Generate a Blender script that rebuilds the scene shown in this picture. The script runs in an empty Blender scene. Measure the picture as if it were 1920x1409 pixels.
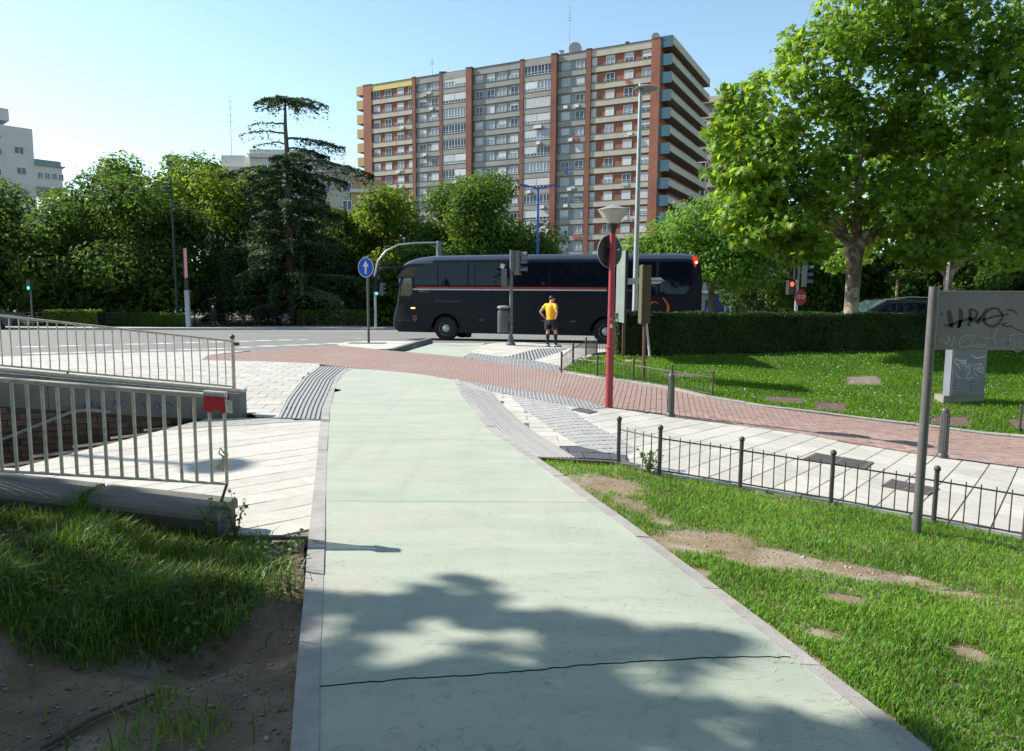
import bpy, bmesh, math, random
import numpy as np
from mathutils import Vector, Matrix
from mathutils.geometry import delaunay_2d_cdt
R = math.radians
sc = bpy.context.scene
col = sc.collection
# ---------------------------------------------------------------- camera
PITCH, ROLL, EYE = R(6.32), R(0.45), 1.75
cd = bpy.data.cameras.new('camera'); cam = bpy.data.objects.new('camera', cd); col.objects.link(cam)
cd.sensor_width = 36.0; cd.lens = 1350.0 / 1920.0 * 36.0; cd.clip_end = 3000; cd.clip_start = 0.05
cp, sp = math.cos(PITCH), math.sin(PITCH)
fw = Vector((0, cp, -sp)); r0 = Vector((1, 0, 0)); u0 = Vector((0, sp, cp))
rt = r0 * math.cos(ROLL) + u0 * math.sin(ROLL); up = u0 * math.cos(ROLL) - r0 * math.sin(ROLL)
mw = Matrix((rt, up, -fw)).transposed().to_4x4(); mw.translation = (0, 0, EYE)
cam.matrix_world = mw
sc.camera = cam
# ---------------------------------------------------------------- sky, sun, exposure
SUN = Vector((-0.764, 0.205, 0.6115)).normalized()
w = bpy.data.worlds.new('World'); sc.world = w; w.use_nodes = True
nt = w.node_tree; bg = nt.nodes['Background']
sky = nt.nodes.new('ShaderNodeTexSky'); sky.sky_type = 'NISHITA'; sky.sun_disc = False
sky.sun_elevation = math.asin(SUN.z); sky.sun_rotation = math.atan2(SUN.x, SUN.y)
sky.air_density = 1.0; sky.dust_density = 0.4; sky.ozone_density = 1.0; sky.altitude = 200
hsv = nt.nodes.new('ShaderNodeHueSaturation'); hsv.inputs['Hue'].default_value = 0.484; hsv.inputs['Saturation'].default_value = 0.95
nt.links.new(sky.outputs['Color'], hsv.inputs['Color']); nt.links.new(hsv.outputs['Color'], bg.inputs['Color']); bg.inputs['Strength'].default_value = 0.132
sl = bpy.data.lights.new('sun', 'SUN'); sl.energy = 5.0; sl.angle = R(0.53); sl.color = (1.0, 0.95, 0.86)
so = bpy.data.objects.new('sun', sl); col.objects.link(so); so.rotation_euler = (-SUN).to_track_quat('-Z', 'Y').to_euler()
so.location = (-30, 10, 40)
vs = sc.view_settings; vs.view_transform = 'Standard'; vs.look = 'None'; vs.gamma = 1.0; vs.use_curve_mapping = False; vs.exposure = 0.8
sc.cycles.max_bounces = 7; sc.cycles.transparent_max_bounces = 6; sc.cycles.diffuse_bounces = 3; sc.cycles.glossy_bounces = 3
sc.cycles.transmission_bounces = 4; sc.cycles.caustics_reflective = False; sc.cycles.caustics_refractive = False
# ---------------------------------------------------------------- helpers
rng = random.Random(7); nr = np.random.default_rng(7)
ORG = {}
def tag(o, label=None, cat=None, group=None, kind=None):
    if label: o['label'] = label
    if cat: o['category'] = cat
    if group: o['group'] = group
    if kind: o['kind'] = kind
    return o
def empty(name, loc, label=None, cat=None, group=None, rz=0.0):
    o = bpy.data.objects.new(name, None); col.objects.link(o); o.location = loc; o.rotation_euler.z = rz
    o.empty_display_size = 0.2
    ORG[o.name] = Vector(loc) if rz == 0.0 else Vector((0, 0, 0))
    return tag(o, label, cat, group)
def link(name, me, parent=None, loc=(0, 0, 0)):
    o = bpy.data.objects.new(name, me); col.objects.link(o); o.location = loc
    if parent is not None:
        o.parent = parent; ORG[o.name] = ORG.get(parent.name, Vector((0, 0, 0)))
    else:
        ORG[o.name] = Vector((0, 0, 0))
    return o
def org(p): return ORG.get(p.name, Vector((0, 0, 0))) if p is not None else Vector((0, 0, 0))
class MB:
    def __init__(s): s.v = []; s.f = []; s.mi = []; s.cur = 0
    def add(s, vs, fs):
        b = len(s.v); s.v += [tuple(v) for v in vs]
        for f in fs: s.f.append(tuple(b + i for i in f)); s.mi.append(s.cur)
        return s
    def hexa(s, c):
        return s.add(c, [(3, 2, 1, 0), (4, 5, 6, 7), (0, 1, 5, 4), (1, 2, 6, 5), (2, 3, 7, 6), (3, 0, 4, 7)])
    def box(s, c, d, rz=0.0, M=None):
        hx, hy, hz = d[0] / 2, d[1] / 2, d[2] / 2
        pts = [Vector((x, y, z)) for z in (-hz, hz) for x, y in ((-hx, -hy), (hx, -hy), (hx, hy), (-hx, hy))]
        if M is None: M = Matrix.Rotation(rz, 3, 'Z')
        return s.hexa([Vector(c) + M @ p for p in pts])
    def frame(s, d):
        d = Vector(d).normalized(); a = Vector((0, 0, 1)) if abs(d.z) < 0.9 else Vector((1, 0, 0))
        x = d.cross(a).normalized(); return x, d.cross(x).normalized()
    def tube(s, pts, rad, n=8, caps=True):
        pts = [Vector(p) for p in pts]
        if not hasattr(rad, '__len__'): rad = [rad] * len(pts)
        rings = []; px = None
        for i, p in enumerate(pts):
            d = (pts[min(i + 1, len(pts) - 1)] - pts[max(i - 1, 0)])
            x, y = s.frame(d)
            if px is not None:
                d = d.normalized(); x = (px - d * px.dot(d)).normalized(); y = d.cross(x)
            px = x
            rings += [p + (x * math.cos(2 * math.pi * k / n) + y * math.sin(2 * math.pi * k / n)) * rad[i] for k in range(n)]
        fs = [(i * n + k, i * n + (k + 1) % n, (i + 1) * n + (k + 1) % n, (i + 1) * n + k) for i in range(len(pts) - 1) for k in range(n)]
        if caps: fs += [tuple(range(n))[::-1], tuple(range((len(pts) - 1) * n, len(pts) * n))]
        return s.add(rings, fs)
    def lathe(s, c, prof, n=16, sx=1.0, sy=1.0):
        c = Vector(c); vs_ = [c + Vector((r * sx * math.cos(2 * math.pi * k / n), r * sy * math.sin(2 * math.pi * k / n), z)) for r, z in prof for k in range(n)]
        m = len(prof)
        fs = [(i * n + k, i * n + (k + 1) % n, (i + 1) * n + (k + 1) % n, (i + 1) * n + k) for i in range(m - 1) for k in range(n)]
        fs += [tuple(range(n))[::-1], tuple(range((m - 1) * n, m * n))]
        return s.add(vs_, fs)
    def prism(s, poly, off, both=True):
        n = len(poly); a = [Vector(p) for p in poly]; off = Vector(off); b = [p + off for p in a]
        return s.add(a + b, [tuple(range(n))[::-1], tuple(range(n, 2 * n))] + [(k, (k + 1) % n, n + (k + 1) % n, n + k) for k in range(n)])
    def ball(s, c, r, n=10, m=6, sx=1, sy=1, sz=1):
        return s.lathe(c, [(max(0.001, r * math.sin(math.pi * i / m)), -r * sz * math.cos(math.pi * i / m)) for i in range(m + 1)], n, sx, sy)
    def build(s, name, mats, parent=None, smooth=True, local=False, angle=35):
        o = (Vector((0, 0, 0)) if local else org(parent))
        me = bpy.data.meshes.new(name)
        me.from_pydata([(v[0] - o.x, v[1] - o.y, v[2] - o.z) for v in s.v], [], s.f)
        if not isinstance(mats, (list, tuple)): mats = [mats]
        for m in mats: me.materials.append(m)
        if len(mats) > 1: me.polygons.foreach_set('material_index', s.mi)
        bm = bmesh.new(); bm.from_mesh(me); bmesh.ops.recalc_face_normals(bm, faces=bm.faces); bm.to_mesh(me); bm.free()
        if smooth: me.shade_smooth(); me.set_sharp_from_angle(angle=R(angle))
        return link(name, me, parent)
def npmesh(name, V, F, mat, parent=None, kind=None, smooth=False):
    """V (n,3) array, F (m,k) index array of equal-sized faces"""
    V = np.asarray(V, np.float32); F = np.asarray(F, np.int32)
    o = org(parent)
    V = V - np.array([o.x, o.y, o.z], np.float32)
    me = bpy.data.meshes.new(name); k = F.shape[1]
    me.vertices.add(len(V)); me.vertices.foreach_set('co', V.ravel())
    me.loops.add(F.size); me.loops.foreach_set('vertex_index', F.ravel())
    me.polygons.add(len(F)); me.polygons.foreach_set('loop_start', np.arange(0, F.size, k, dtype=np.int32))
    me.update(calc_edges=True); me.validate()
    me.materials.append(mat)
    if smooth: me.shade_smooth()
    ob = link(name, me, parent)
    if kind: ob['kind'] = kind
    return ob
def copy_tree(o, parent=None):
    c = o.copy(); col.objects.link(c); c.parent = parent; ORG[c.name] = ORG.get(o.name, Vector((0, 0, 0)))
    for ch in list(o.children): copy_tree(ch, c)
    return c
# ---------------------------------------------------------------- materials
def newmat(name):
    m = bpy.data.materials.new(name); m.use_nodes = True
    return m, m.node_tree, m.node_tree.nodes['Principled BSDF']
def N(nt, t, **kw):
    n = nt.nodes.new(t)
    for k, v in kw.items():
        if k in n.inputs: n.inputs[k].default_value = v
        else: setattr(n, k, v)
    return n
def L(nt, a, b): nt.links.new(a, b)
def c4(c): return (c[0], c[1], c[2], 1.0)
def M(name, c1, rough=0.75, c2=None, scale=4.0, bump=0.0, bscale=60.0, metal=0.0, spec=0.4, orand=0.0, stain=None, sscale=0.7, samt=0.5, detail=6.0, coat=0.0, spots=None, sharp=0.18):
    m, nt, b = newmat(name)
    tc = N(nt, 'ShaderNodeTexCoord'); src = tc.outputs['Object']
    b.inputs['Roughness'].default_value = rough; b.inputs['Metallic'].default_value = metal; b.inputs['Specular IOR Level'].default_value = spec
    if coat: b.inputs['Coat Weight'].default_value = coat; b.inputs['Coat Roughness'].default_value = 0.03
    if c2 is None: c2 = tuple(min(1, x * 0.8) for x in c1)
    no = N(nt, 'ShaderNodeTexNoise', Scale=scale, Detail=detail, Roughness=0.65); L(nt, src, no.inputs['Vector'])
    cr = N(nt, 'ShaderNodeValToRGB'); cr.color_ramp.elements[0].position = 0.5 - sharp; cr.color_ramp.elements[1].position = 0.5 + sharp
    cr.color_ramp.elements[0].color = c4(c2); cr.color_ramp.elements[1].color = c4(c1)
    L(nt, no.outputs['Fac'], cr.inputs['Fac']); out = cr.outputs['Color']
    if stain:
        n2 = N(nt, 'ShaderNodeTexNoise', Scale=sscale, Detail=5.0, Roughness=0.6, Distortion=0.6); L(nt, src, n2.inputs['Vector'])
        r2 = N(nt, 'ShaderNodeMapRange'); r2.inputs['From Min'].default_value = 0.5; r2.inputs['From Max'].default_value = 0.72; r2.inputs['To Max'].default_value = samt
        L(nt, n2.outputs['Fac'], r2.inputs['Value'])
        mx = N(nt, 'ShaderNodeMix', data_type='RGBA'); L(nt, r2.outputs[0], mx.inputs[0]); L(nt, out, mx.inputs[6]); mx.inputs[7].default_value = c4(stain); out = mx.outputs[2]
    if spots:
        vo = N(nt, 'ShaderNodeTexVoronoi', Scale=spots[1]); L(nt, src, vo.inputs['Vector'])
        rv = N(nt, 'ShaderNodeMapRange'); rv.inputs['From Min'].default_value = spots[2]; rv.inputs['From Max'].default_value = spots[2] * 0.6; rv.inputs['To Max'].default_value = 0.75
        L(nt, vo.outputs['Distance'], rv.inputs['Value']); ng = N(nt, 'ShaderNodeTexNoise', Scale=1.3, Detail=2.0); L(nt, src, ng.inputs['Vector'])
        rg2 = N(nt, 'ShaderNodeMapRange'); rg2.inputs['From Min'].default_value = 0.48; rg2.inputs['From Max'].default_value = 0.6; L(nt, ng.outputs['Fac'], rg2.inputs['Value'])
        mm = N(nt, 'ShaderNodeMath', operation='MULTIPLY'); L(nt, rv.outputs[0], mm.inputs[0]); L(nt, rg2.outputs[0], mm.inputs[1])
        mx = N(nt, 'ShaderNodeMix', data_type='RGBA'); L(nt, mm.outputs[0], mx.inputs[0]); L(nt, out, mx.inputs[6]); mx.inputs[7].default_value = c4(spots[0]); out = mx.outputs[2]
    if orand:
        oi = N(nt, 'ShaderNodeObjectInfo'); hs = N(nt, 'ShaderNodeHueSaturation')
        mr = N(nt, 'ShaderNodeMapRange'); mr.inputs['To Min'].default_value = 1 - orand; mr.inputs['To Max'].default_value = 1 + orand
        L(nt, oi.outputs['Random'], mr.inputs['Value']); L(nt, mr.outputs[0], hs.inputs['Value']); L(nt, out, hs.inputs['Color']); out = hs.outputs['Color']
    L(nt, out, b.inputs['Base Color'])
    if bump:
        nb = N(nt, 'ShaderNodeTexNoise', Scale=bscale, Detail=4.0, Roughness=0.7); L(nt, src, nb.inputs['Vector'])
        bp = N(nt, 'ShaderNodeBump', Strength=min(1.0, bump), Distance=0.01 if bscale > 8 else 0.05); L(nt, nb.outputs['Fac'], bp.inputs['Height']); L(nt, bp.outputs['Normal'], b.inputs['Normal'])
    return m
def islandrand(nt, out, amt, sat=0.1, hue=0.02):
    g = N(nt, 'ShaderNodeNewGeometry'); hs = N(nt, 'ShaderNodeHueSaturation')
    mr = N(nt, 'ShaderNodeMapRange'); mr.inputs['To Min'].default_value = 1 - amt; mr.inputs['To Max'].default_value = 1 + amt
    L(nt, g.outputs['Random Per Island'], mr.inputs['Value']); L(nt, mr.outputs[0], hs.inputs['Value'])
    m2 = N(nt, 'ShaderNodeMath', operation='MULTIPLY'); m2.inputs[1].default_value = 7.31; L(nt, g.outputs['Random Per Island'], m2.inputs[0])
    m3 = N(nt, 'ShaderNodeMath', operation='FRACT'); L(nt, m2.outputs[0], m3.inputs[0])
    mh = N(nt, 'ShaderNodeMapRange'); mh.inputs['To Min'].default_value = 0.5 - hue; mh.inputs['To Max'].default_value = 0.5 + hue
    L(nt, m3.outputs[0], mh.inputs['Value']); L(nt, mh.outputs[0], hs.inputs['Hue']); L(nt, out, hs.inputs['Color'])
    return hs.outputs['Color']
def leafmat(name, c1, c2, trans=0.4, rough=0.45, scale=0.35, amt=0.35, spec=0.35, tcol=None):
    m, nt, b = newmat(name)
    tc = N(nt, 'ShaderNodeTexCoord')
    no = N(nt, 'ShaderNodeTexNoise', Scale=scale, Detail=3.0); L(nt, tc.outputs['Object'], no.inputs['Vector'])
    cr = N(nt, 'ShaderNodeValToRGB'); cr.color_ramp.elements[0].position = 0.35; cr.color_ramp.elements[1].position = 0.65
    cr.color_ramp.elements[0].color = c4(c1); cr.color_ramp.elements[1].color = c4(c2); L(nt, no.outputs['Fac'], cr.inputs['Fac'])
    out = islandrand(nt, cr.outputs['Color'], amt)
    L(nt, out, b.inputs['Base Color']); b.inputs['Roughness'].default_value = rough; b.inputs['Specular IOR Level'].default_value = spec
    tr = N(nt, 'ShaderNodeBsdfTranslucent'); hs = N(nt, 'ShaderNodeHueSaturation'); hs.inputs['Value'].default_value = 1.9; hs.inputs['Hue'].default_value = 0.485; hs.inputs['Saturation'].default_value = 1.05
    L(nt, out, hs.inputs['Color']); L(nt, hs.outputs['Color'], tr.inputs['Color'])
    ms = N(nt, 'ShaderNodeMixShader'); ms.inputs[0].default_value = trans
    L(nt, b.outputs[0], ms.inputs[1]); L(nt, tr.outputs[0], ms.inputs[2]); L(nt, ms.outputs[0], nt.nodes['Material Output'].inputs['Surface'])
    return m
def glassmat(name, tint=(0.03, 0.05, 0.07), rough=0.03, spec=0.5, metal=0.0):
    m, nt, b = newmat(name); b.inputs['Base Color'].default_value = c4(tint); b.inputs['Roughness'].default_value = rough
    b.inputs['Specular IOR Level'].default_value = spec; b.inputs['Metallic'].default_value = metal
    return m
def clearglass(name, tint=(0.8, 0.9, 0.88)):
    m, nt, b = newmat(name); t = N(nt, 'ShaderNodeBsdfTransparent'); t.inputs[0].default_value = c4(tint)
    g = N(nt, 'ShaderNodeBsdfGlossy'); g.inputs['Roughness'].default_value = 0.02
    f = N(nt, 'ShaderNodeFresnel'); f.inputs[0].default_value = 1.45; ms = N(nt, 'ShaderNodeMixShader')
    L(nt, f.outputs[0], ms.inputs[0]); L(nt, t.outputs[0], ms.inputs[1]); L(nt, g.outputs[0], ms.inputs[2]); L(nt, ms.outputs[0], nt.nodes['Material Output'].inputs['Surface'])
    return m
def emat(name, c, s):
    m, nt, b = newmat(name); b.inputs['Base Color'].default_value = c4(c); b.inputs['Emission Color'].default_value = c4(c); b.inputs['Emission Strength'].default_value = s
    return m
def brickmat(name, c1, c2, mortar, sx, sy, bump=0.4, axis='XZ', msize=0.012, rough=0.85):
    m, nt, b = newmat(name); tc = N(nt, 'ShaderNodeTexCoord'); sep = N(nt, 'ShaderNodeSeparateXYZ'); L(nt, tc.outputs['Object'], sep.inputs[0])
    ad = N(nt, 'ShaderNodeMath', operation='ADD'); L(nt, sep.outputs['X'], ad.inputs[0]); L(nt, sep.outputs['Y'], ad.inputs[1])
    cb = N(nt, 'ShaderNodeCombineXYZ'); L(nt, ad.outputs[0], cb.inputs[0]); L(nt, sep.outputs['Z'], cb.inputs[1])
    br = N(nt, 'ShaderNodeTexBrick', Scale=1.0); br.inputs['Brick Width'].default_value = sx; br.inputs['Row Height'].default_value = sy; br.inputs['Mortar Size'].default_value = msize
    br.inputs['Color1'].default_value = c4(c1); br.inputs['Color2'].default_value = c4(c2); br.inputs['Mortar'].default_value = c4(mortar)
    L(nt, cb.outputs[0], br.inputs['Vector'])
    no = N(nt, 'ShaderNodeTexNoise', Scale=0.35, Detail=6.0); L(nt, tc.outputs['Object'], no.inputs['Vector'])
    mr = N(nt, 'ShaderNodeMapRange'); mr.inputs['From Min'].default_value = 0.3; mr.inputs['From Max'].default_value = 0.7; mr.inputs['To Min'].default_value = 0.78; mr.inputs['To Max'].default_value = 1.1
    L(nt, no.outputs['Fac'], mr.inputs['Value']); hs = N(nt, 'ShaderNodeHueSaturation'); L(nt, mr.outputs[0], hs.inputs['Value']); L(nt, br.outputs['Color'], hs.inputs['Color'])
    L(nt, hs.outputs['Color'], b.inputs['Base Color']); b.inputs['Roughness'].default_value = rough
    return m
# ---------------------------------------------------------------- terrain
def clamp(x, a=0.0, b=1.0): return a if x < a else b if x > b else x
def S(t): t = clamp(t); return t * t * (3 - 2 * t)
RF = [(0.2, 17.6), (1.08, 16.73), (1.79, 15.45), (2.49, 14.92), (3.11, 14.25), (3.67, 13.43), (4.53, 12.85), (5.52, 12.56), (6.41, 12.26), (7.23, 12.1), (8.42, 11.65), (11, 10.6), (14, 9.2)]
RFX = [a for a, _ in RF]; RFY = [b for _, b in RF]
def zbase(X, Y):
    z = -0.075 * clamp(X - 0.9, 0, 7) * (1 - S((Y - 11) / 6.0))
    if Y < 5.6: z += 0.075 * clamp(-2.0 - X, 0, 4) * S((5.6 - Y) / 0.5)
    if Y > 30: z -= 0.034 * (min(Y, 58) - 30)
    return z
def zt(X, Y):
    z = zbase(X, Y)
    if X > 0.6 and 8 < Y < 30:
        y0 = float(np.interp(X, RFX, RFY))
        if Y > y0:
            t = clamp((Y - y0) / max(17.8 - y0, 0.5)); zz = 0.27 + 0.028 * clamp(X - 3.5, 0, 8); zb = zbase(X, y0)
            k = S((X - 0.6) / 2.0); z = z * (1 - k) + k * (zb + (zz - zb) * t)
            if Y > 18.5: z *= 1 - S((Y - 18.5) / 3)
    return z
ztv = np.vectorize(zt)
def inside(P, poly):
    P = np.asarray(P, float); x, y = P[:, 0], P[:, 1]; r = np.zeros(len(P), bool); n = len(poly); j = n - 1
    for i in range(n):
        xi, yi = poly[i]; xj, yj = poly[j]
        if yi != yj: r ^= ((yi > y) != (yj > y)) & (x < (xj - xi) * (y - yi) / (yj - yi) + xi)
        j = i
    return r
def sheet(name, poly, mat, off=0.0, step=0.5, parent=None, kind='structure', zf=None, holes=(), smooth=True):
    zf = zf or zt
    xs = [p[0] for p in poly]; ys = [p[1] for p in poly]
    V = [Vector(p) for p in poly]; E = [(i, (i + 1) % len(poly)) for i in range(len(poly))]
    for h in holes:
        b = len(V); V += [Vector(p) for p in h]; E += [(b + i, b + (i + 1) % len(h)) for i in range(len(h))]
    gx = np.arange(min(xs) + step * 0.5, max(xs), step); gy = np.arange(min(ys) + step * 0.5, max(ys), step)
    if len(gx) and len(gy):
        G = np.stack(np.meshgrid(gx, gy), -1).reshape(-1, 2); G = G[inside(G, poly)]
        V += [Vector(p) for p in G]
    r = delaunay_2d_cdt(V, E, [], 0, 1e-4)
    vs_ = r[0]; fs = r[2]
    cen = np.array([(sum((vs_[i] for i in f), Vector((0, 0))) / len(f))[:] for f in fs])
    keep = inside(cen, poly)
    for h in holes: keep &= ~inside(cen, h)
    me = bpy.data.meshes.new(name); o = org(parent)
    me.from_pydata([(v.x - o.x, v.y - o.y, zf(v.x, v.y) + off - o.z) for v in vs_], [], [f for f, k in zip(fs, keep) if k])
    bm = bmesh.new(); bm.from_mesh(me)
    for f in bm.faces:
        f.normal_update()
        if f.normal.z < 0: f.normal_flip()
    loose = [v for v in bm.verts if not v.link_faces]; bmesh.ops.delete(bm, geom=loose, context='VERTS')
    bm.to_mesh(me); bm.free()
    me.materials.append(mat)
    if smooth: me.shade_smooth()
    ob = link(name, me, parent)
    if parent is None: ob['kind'] = kind
    return ob
def cliprect(poly, x0, x1, y0, y1):
    for ax, lim, sg in ((0, x0, 1), (0, x1, -1), (1, y0, 1), (1, y1, -1)):
        out = []; n = len(poly)
        for i in range(n):
            a = poly[i]; b = poly[(i + 1) % n]; da = (a[ax] - lim) * sg; db = (b[ax] - lim) * sg
            if da >= 0: out.append(a)
            if (da >= 0) != (db >= 0):
                t = da / (da - db); out.append((a[0] + t * (b[0] - a[0]), a[1] + t * (b[1] - a[1])))
        poly = out
        if len(poly) < 3: return []
    q = []
    for p in poly:
        if not q or abs(p[0] - q[-1][0]) + abs(p[1] - q[-1][1]) > 1e-4: q.append(p)
    if len(q) > 2 and abs(q[0][0] - q[-1][0]) + abs(q[0][1] - q[-1][1]) < 1e-4: q.pop()
    return q if len(q) > 2 else []
def area(p): return 0.5 * abs(sum(p[i][0] * p[(i + 1) % len(p)][1] - p[(i + 1) % len(p)][0] * p[i][1] for i in range(len(p))))
def pieces(root, name, polys, mat, off=0.0, thick=0.03, jit=0.0015, limit=300, zf=None, rest='paving_remainder'):
    """polygons -> separate raised pieces; the ones that show largest are objects, the rest one part"""
    zf = zf or zt; sc_ = []
    for p in polys:
        cx = sum(q[0] for q in p) / len(p); cy = sum(q[1] for q in p) / len(p); d = max(1.5, math.hypot(cx, cy))
        vis = 1.0 if (cy > 1.5 and abs(cx) < 0.76 * cy + 0.5) else 1e-4
        sc_.append((-area(p) * vis / d ** 3, p))
    sc_.sort(key=lambda t: t[0])
    mb = MB()
    for k, (s_, p) in enumerate(sc_):
        j = rng.uniform(-jit, jit); tx = rng.uniform(-jit, jit) * 2
        top = [(x, y, zf(x, y) + off + j) for x, y in p]; n = len(top)
        if k < limit and s_ < -1e-8:
            q = MB(); q.add(top + [(x, y, z - thick) for x, y, z in top], [tuple(range(n))] + [(i, n + i, n + (i + 1) % n, (i + 1) % n) for i in range(n)])
            q.build(name, mat, root, smooth=False)
        else:
            mb.add(top + [(x, y, z - thick) for x, y, z in top], [tuple(range(n))] + [(i, n + i, n + (i + 1) % n, (i + 1) % n) for i in range(n)])
    if mb.v: mb.build(rest, mat, root, smooth=False)['kind'] = 'stuff'
def tiles(poly, ang, a, b, gap, o=(0, 0), stag=0.5, minarea=0.08, gap2=None):
    gap2 = gap if gap2 is None else gap2
    ca, sa = math.cos(ang), math.sin(ang)
    loc = [((x - o[0]) * ca + (y - o[1]) * sa, -(x - o[0]) * sa + (y - o[1]) * ca) for x, y in poly]
    x0 = min(p[0] for p in loc); x1 = max(p[0] for p in loc); y0 = min(p[1] for p in loc); y1 = max(p[1] for p in loc); out = []
    for j in range(math.floor(y0 / b), math.ceil(y1 / b)):
        sh = (j % 2) * stag * a
        row = cliprect(loc, x0 - 1, x1 + 1, j * b + gap / 2, (j + 1) * b - gap / 2)
        if not row: continue
        rx0 = min(p[0] for p in row); rx1 = max(p[0] for p in row)
        for i in range(math.floor((rx0 - sh) / a), math.ceil((rx1 - sh) / a)):
            q = cliprect(row, sh + i * a + gap2 / 2, sh + (i + 1) * a - gap2 / 2, j * b, (j + 1) * b)
            if q and area(q) > minarea * a * b: out.append([(x * ca - y * sa + o[0], x * sa + y * ca + o[1]) for x, y in q])
    return out
def resample(pl, n):
    pl = [np.array(p, float) for p in pl]; d = np.concatenate([[0], np.cumsum([np.linalg.norm(pl[i + 1] - pl[i]) for i in range(len(pl) - 1)])])
    t = np.linspace(0, d[-1], n); A = np.array(pl)
    return np.stack([np.interp(t, d, A[:, k]) for k in range(A.shape[1])], 1)
def smoothline(pl, n):
    A = resample(pl, n * 3); 
    for _ in range(6): A[1:-1] = 0.25 * A[:-2] + 0.5 * A[1:-1] + 0.25 * A[2:]
    return resample(A, n)
from mathutils import noise as mn
# ================================================================ ground materials
m_soil = M('soil', (0.20, 0.14, 0.09), 0.95, (0.11, 0.075, 0.05), 3.0, bump=0.9, bscale=30, stain=(0.30, 0.25, 0.19), sscale=2.5, samt=0.7)
m_lawnsoil = M('lawn_soil', (0.29, 0.215, 0.135), 0.95, (0.18, 0.135, 0.08), 2.2, bump=0.8, bscale=45, stain=(0.46, 0.42, 0.36), sscale=1.6, samt=0.8)
m_earth = M('earth', (0.12, 0.11, 0.07), 0.95, (0.07, 0.075, 0.04), 0.4)
m_asph = M('asphalt', (0.20, 0.192, 0.178), 0.85, (0.165, 0.16, 0.148), 6.0, bump=0.5, bscale=120, stain=(0.20, 0.19, 0.175), sscale=0.35, samt=0.6)
m_line = M('road_paint', (0.72, 0.72, 0.70), 0.6, (0.55, 0.55, 0.53), 9.0)
def pathmat():
    m, nt, b = newmat('green_concrete'); tc = N(nt, 'ShaderNodeTexCoord'); src = tc.outputs['Object']
    mp = N(nt, 'ShaderNodeMapping'); mp.inputs['Scale'].default_value = (0.55, 2.2, 1.0); mp.inputs['Rotation'].default_value = (0, 0, 0.12); L(nt, src, mp.inputs['Vector'])
    def noise(v, sc_, det=6.0, ro=0.65, dist=0.0):
        n = N(nt, 'ShaderNodeTexNoise', Scale=sc_, Detail=det, Roughness=ro, Distortion=dist); L(nt, v, n.inputs['Vector']); return n.outputs['Fac']
    def rng_(v, a, b_, lo, hi):
        r = N(nt, 'ShaderNodeMapRange'); r.inputs['From Min'].default_value = a; r.inputs['From Max'].default_value = b_; r.inputs['To Min'].default_value = lo; r.inputs['To Max'].default_value = hi; L(nt, v, r.inputs['Value']); return r.outputs[0]
    def mix(f, a, b_):
        x = N(nt, 'ShaderNodeMix', data_type='RGBA'); L(nt, f, x.inputs[0])
        for i, c in ((6, a), (7, b_)):
            if isinstance(c, tuple): x.inputs[i].default_value = c4(c)
            else: L(nt, c, x.inputs[i])
        return x.outputs[2]
    o = mix(rng_(noise(mp.outputs[0], 1.6), 0.3, 0.7, 0, 1), (0.305, 0.35, 0.285), (0.405, 0.435, 0.36))
    o = mix(rng_(noise(src, 0.75, 5, 0.6, 0.8), 0.48, 0.72, 0, 0.8), o, (0.425, 0.40, 0.33))
    o = mix(rng_(noise(mp.outputs[0], 3.6, 8, 0.75, 0.4), 0.55, 0.78, 0, 0.55), o, (0.30, 0.33, 0.285))
    ml = N(nt, 'ShaderNodeMapping'); ml.inputs['Scale'].default_value = (5.0, 0.35, 1.0); ml.inputs['Rotation'].default_value = (0, 0, -0.2); L(nt, src, ml.inputs['Vector'])
    o = mix(rng_(noise(ml.outputs[0], 1.0, 5, 0.6), 0.52, 0.75, 0, 0.5), o, (0.29, 0.315, 0.27))
    vo = N(nt, 'ShaderNodeTexVoronoi', Scale=5.0); L(nt, src, vo.inputs['Vector'])
    o = mix(rng_(vo.outputs['Distance'], 0.10, 0.06, 0, 0.45), o, (0.22, 0.225, 0.19))
    o = mix(rng_(noise(src, 22, 6, 0.8, 0.3), 0.60, 0.75, 0, 0.5), o, (0.26, 0.28, 0.235))
    o = mix(rng_(noise(src, 300, 2, 0.6), 0.58, 0.70, 0, 0.5), o, (0.22, 0.23, 0.2))
    o = mix(rng_(noise(src, 95, 3, 0.6), 0.66, 0.74, 0, 0.5), o, (0.58, 0.58, 0.5))
    L(nt, o, b.inputs['Base Color']); b.inputs['Roughness'].default_value = 0.85; b.inputs['Specular IOR Level'].default_value = 0.3
    bp = N(nt, 'ShaderNodeBump', Strength=0.3, Distance=0.01); L(nt, noise(src, 190, 4, 0.7), bp.inputs['Height']); L(nt, bp.outputs['Normal'], b.inputs['Normal'])
    return m
m_green = pathmat()
m_kerb = M('kerb_stone', (0.38, 0.36, 0.335), 0.85, (0.27, 0.255, 0.235), 5.0, bump=0.4, bscale=90, orand=0.08)
m_white = M('white_paving', (0.53, 0.505, 0.45), 0.8, (0.445, 0.42, 0.37), 7.0, bump=0.3, bscale=140, orand=0.09, stain=(0.37, 0.35, 0.315), sscale=1.6, samt=0.6, spots=((0.2, 0.19, 0.175), 7.0, 0.11))
m_plaza = M('plaza_paving', (0.47, 0.445, 0.40), 0.82, (0.385, 0.365, 0.33), 5.0, bump=0.25, bscale=120, orand=0.09, stain=(0.34, 0.315, 0.28), sscale=0.5, samt=0.6, spots=((0.2, 0.19, 0.175), 6.0, 0.11))
m_joint = M('joint_sand', (0.17, 0.155, 0.135), 0.95)
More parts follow.
